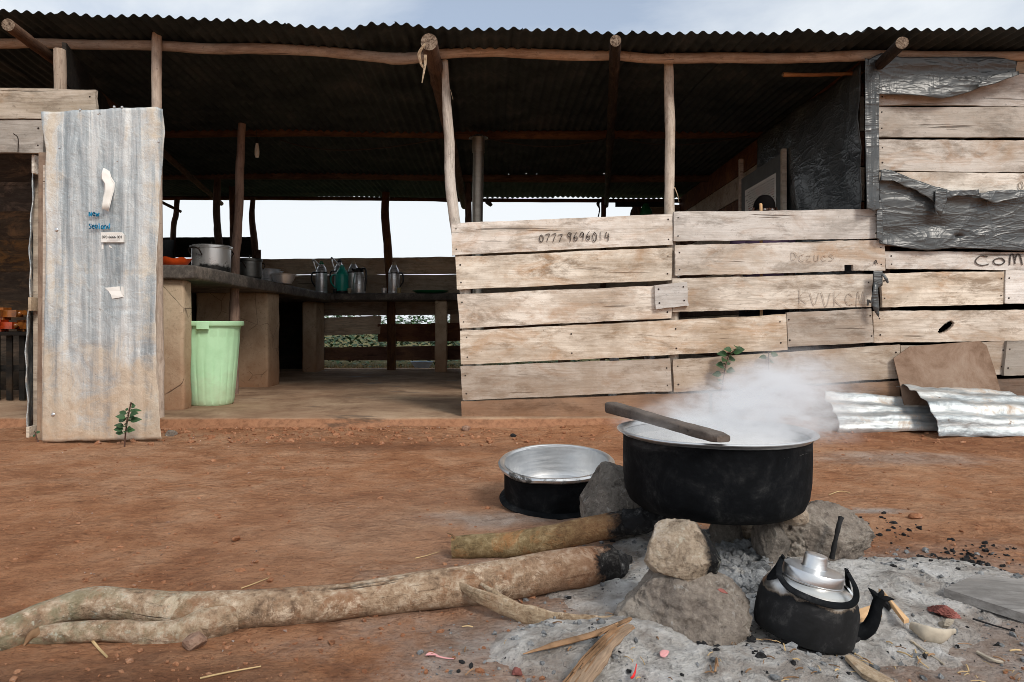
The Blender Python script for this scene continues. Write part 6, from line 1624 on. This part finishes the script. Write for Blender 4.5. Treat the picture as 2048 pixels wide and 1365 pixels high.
flat_prism([(1708, 1222), (1752, 1208), (1764, 1228), (1712, 1240)], 0.02, 0.008, "wood_chip", CHIP, "fresh tan wood chip lying under the kettle spout", "wood chip")
flat_prism([(1757, 1176), (1766, 1180), (1818, 1238), (1808, 1241)], 0.02, 0.008, "wood_chip", CHIP, "long pointed tan splinter slanting away behind the kettle spout", "wood chip")
flat_prism([(1752, 1190), (1760, 1184), (1784, 1206), (1778, 1216)], 0.016, 0.012, "wood_chip", COAL, "burnt black piece between the two tan chips by the spout", "wood chip")
flat_prism([(1690, 1312), (1700, 1310), (1745, 1336), (1790, 1362), (1772, 1372), (1725, 1348)], 0.012, 0.008, "bark_chip", STRIP, "ragged pale and red strip of bark in front of the kettle", "bark")
hk = tube("husk", [on(1822, 1252, .012), on(1850, 1264, .016), on(1880, 1270, .016), on(1908, 1262, .012)], [0.008, 0.017, 0.017, 0.006], HUSK, None, seg=20, n=50, amp=0.004, fs=55, squash=(1, 0.6)); tag(hk, "dry grey fibrous husk curled in the ash right of the kettle", "husk")
rock("husk", G(1893, 1246, 0.010), (0.018, 0.014, 0.012), "little crumpled tan husk touching the end of the grey one", HUSK, 83, 14, 0.2, cat="husk", flat=0.5)
rock("scrap", G(1888, 1222, 0.012), (0.034, 0.03, 0.017), "crumpled red and white scrap in the ash beyond the husk", REDRAG, 85, 16, 0.26, cat="litter", rs=3.4, flat=0.5)
rock("scrap", G(1035, 1342, 0.006), (0.013, 0.011, 0.008), "small wrinkled dark red scrap on the ash left of the kindling", REDRAG, 87, 16, 0.3, cat="litter", rs=3.4, flat=0.5)
def flake(p, ax, L, W, mat, label):
    V, Fc = [], []
    leaf_geo(p, ax, (0.2, -0.5, 0.8), L, W, V, Fc, 0.5, -0.3, n=8)
    V = np.array(V); V += 0.0015 * np.stack([fbm(V * 160 + i, 3, i) for i in range(3)], 1)
    o = mk("scrap", V, Fc, mat, None); o.modifiers.new("thickness", 'SOLIDIFY').thickness = 0.0015
    tag(o, label, "litter")
flake(on_(1320, 1312, .004), (1, 0.2, 0.3), 0.018, 0.013, PINK, "small pink petal-like scrap below the broad hearth stone")
flake(P(1436, 1178, 1.350), (0.8, 0.1, -0.55), 0.020, 0.008, REDRAG, "small rust-red flake stuck on the broad hearth stone")
pt = empty("petal", G(868, 1314), "fallen pale pink leaf with a thin stalk left of the ash", "leaf")
V, Fc = [], []
leaf_geo(on(850, 1312, .004), (1, 0.12, 0.03), (0, 0, 1), 0.028, 0.014, V, Fc, 0.4, 0.1); mk("blade", V, Fc, PINK, pt)
tube("stalk", [on(872, 1312, .005), on(890, 1317, .004), on(908, 1318, .004)], [0.002, 0.001], PINK, pt, seg=6, n=8)
rd = tube("ribbon", [on(1273, 1330, .012), on(1270, 1345, .014), on(1266, 1358, .010), on(1262, 1372, .008)], [0.002, 0.0045, 0.003], RED, None, seg=8, n=20, squash=(1, .4)); tag(rd, "thin twist of bright red plastic in the ash at the bottom edge", "litter")
def straw(pts, r, label, mat=STRAW):
    o = tube("twig", [on(a, b, c) for a, b, c in pts], [r, r * .7], mat, None, seg=6, n=14, amp=0.0004, fs=90); tag(o, label, "twig", "loose twigs on the ground")
straw([(185, 1282, .005), (200, 1300, .006), (214, 1314, .004)], .003, "yellow straw below the forked branch of the long log")
straw([(482, 1177, .002), (510, 1167, .004), (538, 1156, .003)], .0016, "thin straw on the earth just above the long log")
straw([(400, 1357, .003), (450, 1346, .003), (522, 1333, .003)], .0018, "long thin straw near the bottom edge below the log")
straw([(1945, 1238, .004), (1990, 1252, .006), (2030, 1263, .004)], .0022, "dark thin twig below the grey board", COAL)
straw([(1822, 1282, .004), (1850, 1302, .006), (1888, 1324, .004)], .0032, "grey twig on the ash right of the kettle", HUSK)
straw([(1955, 1305, .004), (1985, 1320, .006), (2006, 1325, .004)], .004, "pale woody twig in the bottom right litter", HUSK)
straw([(1430, 1345, .003), (1433, 1330, .010), (1436, 1318, .016)], .0022, "short brown twig standing in the ash before the kettle", FIBRE)
straw([(1830, 1298, .003), (1838, 1320, .004), (1858, 1338, .003)], .0014, "fine pale straw near the grey twig")
straw([(1658, 990, .004), (1680, 983, .005), (1700, 985, .004)], .002, "thin pale twig on the earth right of the big pot")
straw([(830, 1117, .003), (852, 1112, .003), (878, 1104, .003)], .0013, "curved thin straw left of the short log")

# ------------------------------------------------------------------ loose crumbs (nobody could count these)
def scatter(name, n, fpos, fsize, mat, label, base=ICO0, cat="debris", seed=1, sq=0.7):
    rr = random.Random(seed); bv, bf = base; bf = np.array(bf)
    Vs, Fs = [], []
    k = 0
    for _ in range(n):
        q = fpos(rr)
        if q is None: continue
        s = fsize(rr); x, y = q
        a = rr.uniform(0, 6.28); M_ = np.array([[math.cos(a), -math.sin(a), 0], [math.sin(a), math.cos(a), 0], [0, 0, 1]])
        v = (bv * (1 + 0.28 * np.random.RandomState(rr.randrange(1 << 30)).randn(len(bv), 1))) * np.array([s * rr.uniform(.8, 1.5), s * rr.uniform(.6, 1.1), s * sq]) @ M_.T
        Vs.append(v + np.array((x, y, 0))); Fs.append(bf + k); k += len(bv)
        Vs[-1][:, 2] += POSZ(x, y) + s * sq * 0.35
    o = mk(name, np.concatenate(Vs), np.concatenate(Fs), mat, None, origin=(0, 0, 0), smooth_=False)
    return tag(o, label, cat, kind="stuff")
gxs = np.linspace(-4.2, 4.2, 900); gys = np.linspace(0.95, 4.4, 460)
_X, _Y = np.meshgrid(gxs, gys); _A = np.maximum(gh(_X.ravel(), _Y.ravel()), ah(_X.ravel(), _Y.ravel())).reshape(_X.shape); _K = ash_mask(_X.ravel(), _Y.ravel()).reshape(_X.shape)
def cell(x, y): return min(459, max(0, int(round((y - 0.95) / (3.45) * 459)))), min(899, max(0, int(round((x + 4.2) / 8.4 * 899))))
def POSZ(x, y): return _A[cell(x, y)]
def earth(rr):
    y = 1.05 * (4.35 / 1.05) ** rr.random(); x = rr.uniform(-0.78, 0.85) * y
    if _K[cell(x, y)] > 0.15: return None
    if y > 4.2 and -2.0 < x < -0.2 and False: return None
    dens = mnoise.noise(Vector((x * 1.6, y * 1.6, 3.0)))
    return (x, y) if rr.random() < 0.35 + 0.9 * dens + 0.15 else None
scatter("earth_crumbs", 9000, earth, lambda r: 0.0016 + 0.0055 * r.random() ** 4 + (0.007 if r.random() < .012 else 0), CLOD, "loose crumbs of red earth over the trodden yard", seed=3)
def nearfloor(rr):
    x = rr.uniform(-2.2, 0.0) if rr.random() < .7 else rr.uniform(0, 3); y = 4.3 - 0.5 * rr.random() ** 1.6
    return x, y
scatter("earth_crumbs", 700, nearfloor, lambda r: 0.004 + 0.014 * r.random() ** 3, CLOD, "fallen clods of red earth along the worn floor edge", seed=5)
scatter("pale_grit", 500, earth, lambda r: 0.0016 + 0.003 * r.random() ** 2, ROCK_PINK, "pale grit scattered over the yard", seed=7)
def ashy(rr):
    x = rr.uniform(-0.3, 1.7); y = rr.uniform(1.0, 2.35)
    m = _K[cell(x, y)]
    return (x, y) if m > -0.25 and rr.random() < 0.55 + 0.45 * mnoise.noise(Vector((x * 5, y * 5, 1))) * 2 else None
scatter("charcoal_bits", 1500, ashy, lambda r: 0.0011 + 0.0065 * r.random() ** 5, COAL, "bits of charcoal strewn through the ash", seed=9)
scatter("ash_crumbs", 4200, ashy, lambda r: 0.0015 + 0.008 * r.random() ** 4, GREYASH, "pale crumbs of ash and burnt earth", seed=11)
def between(rr):
    px, py = rr.choice([(1465, 1120, 45, 32), (1490, 1170, 30, 35), (1440, 1085, 30, 18), (1500, 1215, 14, 40), (1490, 1150, 30, 30)])[:2], None
    px, py = rr.gauss(1470, 28), rr.uniform(1075, 1215)
    px += (py - 1120) * 0.25
    d = 887 / (py - 655); return PX(px, d), d
scatter("ash_lumps", 330, between, lambda r: 0.005 + 0.011 * r.random() ** 1.5, GREYASH, "bluish grey burnt lumps heaped between the stones", base=ICO1, seed=13, sq=0.9)
def coalpatch(rr):
    px, py = (rr.gauss(1930, 50), rr.gauss(1118, 14)) if rr.random() < .5 else (rr.gauss(1790, 40), rr.gauss(1052, 14)) if rr.random() < .4 else (rr.gauss(1500, 130), rr.gauss(1318, 22))
    d = 887 / (py - 655); return PX(px, d), d
scatter("charcoal_lumps", 190, coalpatch, lambda r: 0.0018 + 0.0065 * r.random() ** 3, COAL, "lumps of charcoal at the edge of the ash", base=ICO1, seed=15, sq=0.8)
def straws(name, n, seed, label, mat):
    rr = random.Random(seed); Vs, Fs = [], []
    for _ in range(n):
        px, py = rr.uniform(1500, 2060), rr.uniform(1285, 1400)
        if rr.random() < .35: px, py = rr.uniform(900, 1500), rr.uniform(1250, 1400)
        d = 887 / (py - 655); x, y = PX(px, d), d; a = rr.uniform(0, 6.28); L = rr.uniform(.008, .03)
        dx, dy = math.cos(a) * L / 2, math.sin(a) * L / 2; z = POSZ(x, y) + 0.004
        v, f, _, _ = tube_geo([(x - dx, y - dy, z), (x, y, z + .002), (x + dx, y + dy, z)], [rr.uniform(.0005, .0016)], 5, 5)
        k = len(Vs); Vs += list(v); Fs += [tuple(q + k for q in g) for g in f]
    tag(mk(name, Vs, Fs, mat, None, origin=(0, 0, 0)), label, "litter", kind="stuff")
straws("straw_litter", 55, 21, "short bits of straw and bark littering the front of the ash", STRAW)
straws("husk_litter", 55, 22, "brown shreds of husk littering the front of the ash", FIBRE)

# ------------------------------------------------------------------ the big pot on the fire
pc = (0.627, 1.90)
bp = empty("big_cooking_pot", (pc[0], pc[1], 0.175), "very large soot-black pot steaming on the hearth stones, full of boiling milk", "cooking pot")
lathe("pot_body", [(0.002, -0.012), (0.17, -0.016), (0.210, -0.012), (0.232, 0.004), (0.243, 0.030), (0.2475, 0.07), (0.249, 0.13), (0.249, 0.172), (0.252, 0.182)], SOOT, bp, seg=128, dent=0.022, ds=4.5, c=(pc[0] - 0.004, pc[1], 0.170))
lathe("rim", [(0.2495, 0.180), (0.255, 0.186), (0.261, 0.190), (0.2655, 0.191), (0.267, 0.1935), (0.264, 0.1965), (0.257, 0.196), (0.250, 0.192), (0.2455, 0.184)], ALU, bp, seg=128, dent=0.012, ds=4.5, c=(pc[0] - 0.004, pc[1], 0.170))
lathe("lining", [(0.247, 0.182), (0.244, 0.165), (0.243, 0.10), (0.235, 0.04), (0.20, 0.004), (0.002, -0.002)], ALU, bp, seg=128, dent=0.012, ds=4.5, c=(pc[0] - 0.004, pc[1], 0.170))
V, Fc = [], []
for j in range(40):
    r = 0.2445 * j / 39 + 0.0005
    for i in range(96):
        a = 2 * math.pi * i / 96; V.append((pc[0] + r * math.cos(a), pc[1] + r * math.sin(a), 0.327))
V = np.array(V); V[:, 2] += 0.004 * fbm(V * 22, 3, 5) + 0.003 * (1 - np.abs(fbm(V * 40, 2, 6)))
Fc = [(j * 96 + i, j * 96 + (i + 1) % 96, (j + 1) * 96 + (i + 1) % 96, (j + 1) * 96 + i) for j in range(39) for i in range(96)]
mk("milk", V, Fc, MILK, bp, smooth_='all')
# wooden paddle across the rim
pa, pb = np.array((0.553, 1.615, 0.386)), np.array((0.392, 2.20, 0.392))
tv = (pb - pa) / np.linalg.norm(pb - pa); sv = np.cross(tv, (0, 0, 1)); sv /= np.linalg.norm(sv); uv_ = np.cross(sv, tv)
V, Fc = [], []
nn_ = 60; ms = 20
for i in range(nn_ + 1):
    s = i / nn_; c = pa + (pb - pa) * s
    wd = np.interp(s, [0, .05, .3, .6, 1], [0.018, 0.024, 0.024, 0.021, 0.024]); th = np.interp(s, [0, .05, .4, 1], [0.008, 0.012, 0.013, 0.018])
    for k in range(ms):
        a = 2 * math.pi * k / ms; ca, sa = math.cos(a), math.sin(a)
        e = 0.45
        V.append(c + sv * wd * math.copysign(abs(ca) ** e, ca) + uv_ * th * math.copysign(abs(sa) ** e, sa))
V = np.array(V); V += 0.0022 * np.stack([fbm(V * np.array([40, 12, 40.0]) + i, 4, i) for i in range(3)], 1)
Fc = [(i * ms + k, i * ms + (k + 1) % ms, (i + 1) * ms + (k + 1) % ms, (i + 1) * ms + k) for i in range(nn_) for k in range(ms)] + [tuple(range(ms))[::-1], tuple(nn_ * ms + k for k in range(ms))]
PADDLE = wood("wet_dark_paddle", (0.05, 0.035, 0.03), (0.12, 0.09, 0.072), (0.21, 0.165, 0.135), axis='y', stain=0.5, rust=0.15)
pd = mk("paddle", V, Fc, PADDLE); tag(pd, "thick dark wooden stirring paddle resting across the rim of the steaming pot", "paddle")

# steam
def steam():
    x0, x1, y0, y1, z0, z1 = 0.33, 1.13, 1.68, 2.40, 0.335, 0.64
    v, f = boxv((x0, y0, z0), (x1, y1, z1))
    m = bpy.data.materials.new("steam"); m.use_nodes = True; t = m.node_tree; t.nodes.clear()
    N = lambda ty, **k: (lambda n: ([setattr(n, a, b) for a, b in k.items()], n)[1])(t.nodes.new(ty))
    out = N("ShaderNodeOutputMaterial"); vol = N("ShaderNodeVolumePrincipled"); vol.inputs["Color"].default_value = (0.97, 0.98, 1, 1); vol.inputs["Anisotropy"].default_value = 0.15
    t.links.new(vol.outputs[0], out.inputs["Volume"])
    g = N("ShaderNodeNewGeometry"); sp = N("ShaderNodeSeparateXYZ"); t.links.new(g.outputs["Position"], sp.inputs[0])
    def mth(op, a, b=0.0, clamp=False):
        n = N("ShaderNodeMath", operation=op, use_clamp=clamp)
        for i, q in ((0, a), (1, b)):
            if hasattr(q, "is_output"): t.links.new(q, n.inputs[i])
            else: n.inputs[i].default_value = q
        return n.outputs[0]
    def rng(q, a, b, c=0.0, d=1.0, typ='SMOOTHSTEP'):
        n = N("ShaderNodeMapRange", interpolation_type=typ); t.links.new(q, n.inputs[0])
        for i, k in zip((1, 2, 3, 4), (a, b, c, d)): n.inputs[i].default_value = k
        return n.outputs[0]
    def noise(scale, detail, dist, vs=(1, 1, 1), rough=0.6):
        mpn = N("ShaderNodeMapping"); mpn.inputs["Scale"].default_value = vs; mpn.inputs["Rotation"].default_value = (0, math.radians(35), 0); t.links.new(g.outputs["Position"], mpn.inputs[0])
        n = N("ShaderNodeTexNoise"); t.links.new(mpn.outputs[0], n.inputs["Vector"]); n.inputs["Scale"].default_value = scale; n.inputs["Detail"].default_value = detail; n.inputs["Distortion"].default_value = dist; n.inputs["Roughness"].default_value = rough
        return n.outputs["Fac"]
    n3 = noise(42, 5, 0.8, (0.5, 1, 1.4), 0.7); n1 = noise(7.0, 7, 1.5, (0.8, 1, 1.25), 0.62); n2 = noise(19, 6, 1.2, (0.55, 1, 1.3), 0.68)
    X, Y, Zz = sp.outputs
    wob = mth('MULTIPLY', mth('SUBTRACT', n1, 0.5), 0.30)
    Zw = mth('ADD', Zz, wob); Xw = mth('ADD', X, mth('MULTIPLY', mth('SUBTRACT', n1, 0.5), 0.35))
    # upper and lower edges of the plume along x
    fcv = N("ShaderNodeFloatCurve")
    def curve(pts):
        n = N("ShaderNodeFloatCurve"); c = n.mapping.curves[0]
        while len(c.points) < len(pts): c.points.new(0.5, 0.5)
        for p, (a, b) in zip(c.points, pts): p.location = (a, b)
        n.mapping.update(); t.links.new(rng(Xw, x0, x1, typ='LINEAR'), n.inputs["Value"]); return n.outputs[0]
    up = mth('ADD', mth('MULTIPLY', curve([(0, 0.0), (0.06, 0.12), (0.22, 0.28), (0.40, 0.50), (0.58, 0.74), (0.72, 0.86), (0.86, 0.84), (0.97, 0.62), (1, 0.55)]), 0.30), z0)
    lo = mth('ADD', mth('MULTIPLY', curve([(0, 0.0), (0.5, 0.0), (0.62, 0.05), (0.75, 0.16), (0.9, 0.26), (1, 0.40)]), 0.30), z0 - 0.03)
    a = rng(mth('SUBTRACT', up, Zw), -0.01, 0.07); b = rng(mth('SUBTRACT', Zw, lo), -0.02, 0.05)
    ed = mth('MULTIPLY', rng(X, x0 + .02, x0 + 0.12), rng(Xw, x1 - .08, x1 - 0.24))
    dy = rng(mth('ABSOLUTE', mth('SUBTRACT', Y, 2.0)), 0.32, 0.08)
    pot = rng(mth('SQRT', mth('ADD', mth('POWER', mth('SUBTRACT', X, pc[0]), 2.0), mth('POWER', mth('SUBTRACT', Y, pc[1]), 2.0))), 0.27, 0.15)
    dens = mth('MULTIPLY', mth('MULTIPLY', a, b), mth('MULTIPLY', ed, dy))
    tex = mth('MULTIPLY', rng(n1, 0.42, 0.58), rng(n2, 0.40, 0.60, 0.06, 1.0))
    dens = mth('MULTIPLY', dens, mth('ADD', mth('MULTIPLY', tex, rng(n3, 0.38, 0.60, 0.35, 1.25)), 0.03))
    low = mth('MULTIPLY', pot, rng(Zz, 0.46, 0.34))
    tot = mth('ADD', mth('MULTIPLY', dens, 32.0), mth('MULTIPLY', mth('MULTIPLY', low, ed), mth('MULTIPLY', rng(n1, 0.35, 0.6, 0.2, 1.0), 2.2)))
    t.links.new(tot, vol.inputs["Density"])
    o = mk("steam", v, f, m, None, smooth_=False)
    bm = bmesh.new(); bm.from_mesh(o.data); bmesh.ops.recalc_face_normals(bm, faces=bm.faces); bm.to_mesh(o.data); bm.free()
    tag(o, "white steam drifting up and right from the big pot", "steam", kind="stuff")
steam()
SC.cycles.volume_step_rate = 0.6
SC.cycles.volume_max_steps = 256

# ------------------------------------------------------------------ the smaller pot
sx, sy = PX(1113, 2.53), 2.53
so = empty("cooking_pot", (sx, sy, 0.018), "smaller soot-black pot with a bright inside and bent rim, tilted on the earth", "cooking pot", rot=(math.radians(7.5), math.radians(-1.5), 0))
lathe("pot_body", [(0.002, 0.004), (0.19, 0.004), (0.193, 0.02), (0.192, 0.10), (0.195, 0.128)], SOOT, so, seg=112, dent=0.02, ds=5, local=True)
lathe("base_flange", [(0.19, 0.018), (0.207, 0.012), (0.211, 0.006), (0.209, 0.002), (0.19, 0.001)], SOOT, so, seg=112, dent=0.025, ds=6, local=True)
lathe("rim", [(0.194, 0.124), (0.204, 0.125), (0.211, 0.131), (0.212, 0.139), (0.206, 0.145), (0.197, 0.145), (0.190, 0.139)], ALU_RIM, so, seg=112, dent=0.022, ds=8, local=True)
lathe("lining", [(0.191, 0.141), (0.188, 0.12), (0.187, 0.04), (0.18, 0.024), (0.165, 0.018), (0.002, 0.018)], ALU, so, seg=112, dent=0.012, ds=5, local=True)

# ------------------------------------------------------------------ the kettle
kx, ky = PX(1603, 1.415), 1.415
ko = empty("kettle", (kx, ky, top(kx, ky) - 0.002), "soot-black kettle with a bright shoulder and domed lid, leaning in the ash", "kettle", rot=(math.radians(-2), math.radians(11), math.radians(-6)))
ko.scale = (0.90, 0.90, 0.90)
lathe("kettle_body", [(0.002, 0.002), (0.094, 0.0), (0.104, 0.004), (0.1075, 0.014), (0.1085, 0.035), (0.1085, 0.06), (0.1065, 0.080), (0.102, 0.096), (0.094, 0.109), (0.082, 0.1185), (0.069, 0.1245), (0.060, 0.127), (0.060, 0.131)], KETTLE, ko, seg=112, dent=0.018, ds=9, local=True)
LID = alu("bright_lid_metal", (0.72, 0.73, 0.74), 0.3)
lathe("lid", [(0.0625, 0.129), (0.0655, 0.1305), (0.0658, 0.149), (0.063, 0.153), (0.045, 0.1555), (0.028, 0.1565)], LID, ko, seg=96, dent=0.008, ds=12, local=True)
lathe("lid_knob", [(0.0275, 0.1555), (0.0255, 0.158), (0.0250, 0.181), (0.0235, 0.1855), (0.018, 0.187), (0.002, 0.1875)], LID, ko, seg=64, local=True)
lathe("lid_seam", [(0.0605, 0.126), (0.067, 0.1265), (0.0675, 0.1295), (0.0635, 0.131)], LID, ko, seg=96, local=True)
for s in (-1, 1):
    tube("bracket", [(s * 0.088, 0.006, 0.117), (s * 0.079, 0.004, 0.140), (s * 0.074, 0.002, 0.158), (s * 0.071, 0, 0.166)], [0.010, 0.009, 0.008, 0.009], SOOT, ko, seg=12, n=16, squash=(1, 0.45), local=True)
    lathe("rivet_plate", [(0.001, 0.005), (0.015, 0.003), (0.019, -0.002)], ALU_RIM if s > 0 else SOOT, ko, seg=20, local=True).matrix_local = Matrix.Translation((s * 0.086, 0.0, 0.117)) @ Matrix.Rotation(s * math.radians(50), 4, 'Y')
tube("bail", [(-0.074, 0, 0.160), (-0.086, -0.028, 0.148), (-0.092, -0.058, 0.134), (-0.076, -0.080, 0.118), (-0.042, -0.097, 0.111), (0.0, -0.103, 0.108), (0.04, -0.096, 0.112), (0.066, -0.076, 0.122), (0.074, -0.05, 0.142), (0.074, 0, 0.162)], [0.006, 0.006, 0.007, 0.008, 0.008, 0.008, 0.007, 0.007, 0.006], SOOT, ko, seg=14, n=90, squash=(0.38, 1), local=True)
tube("spout", [(0.085, 0, 0.030), (0.112, -0.002, 0.030), (0.136, -0.004, 0.045), (0.146, -0.004, 0.072), (0.148, -0.003, 0.10), (0.153, -0.002, 0.122)], [0.024, 0.020, 0.016, 0.014, 0.012, 0.0125], SOOT, ko, seg=28, n=70, amp=0.0015, fs=40, local=True)
for q in ([(0.153, -0.004, 0.118), (0.166, -0.006, 0.124), (0.180, -0.008, 0.126)], [(0.150, -0.002, 0.118), (0.155, 0, 0.132), (0.155, 0.002, 0.140)], [(0.148, 0, 0.118), (0.138, 0.002, 0.128), (0.126, 0.004, 0.136)]):
    tube("spout_burr", q, [0.008, 0.006, 0.001], SOOT, ko, seg=8, n=12, local=True)
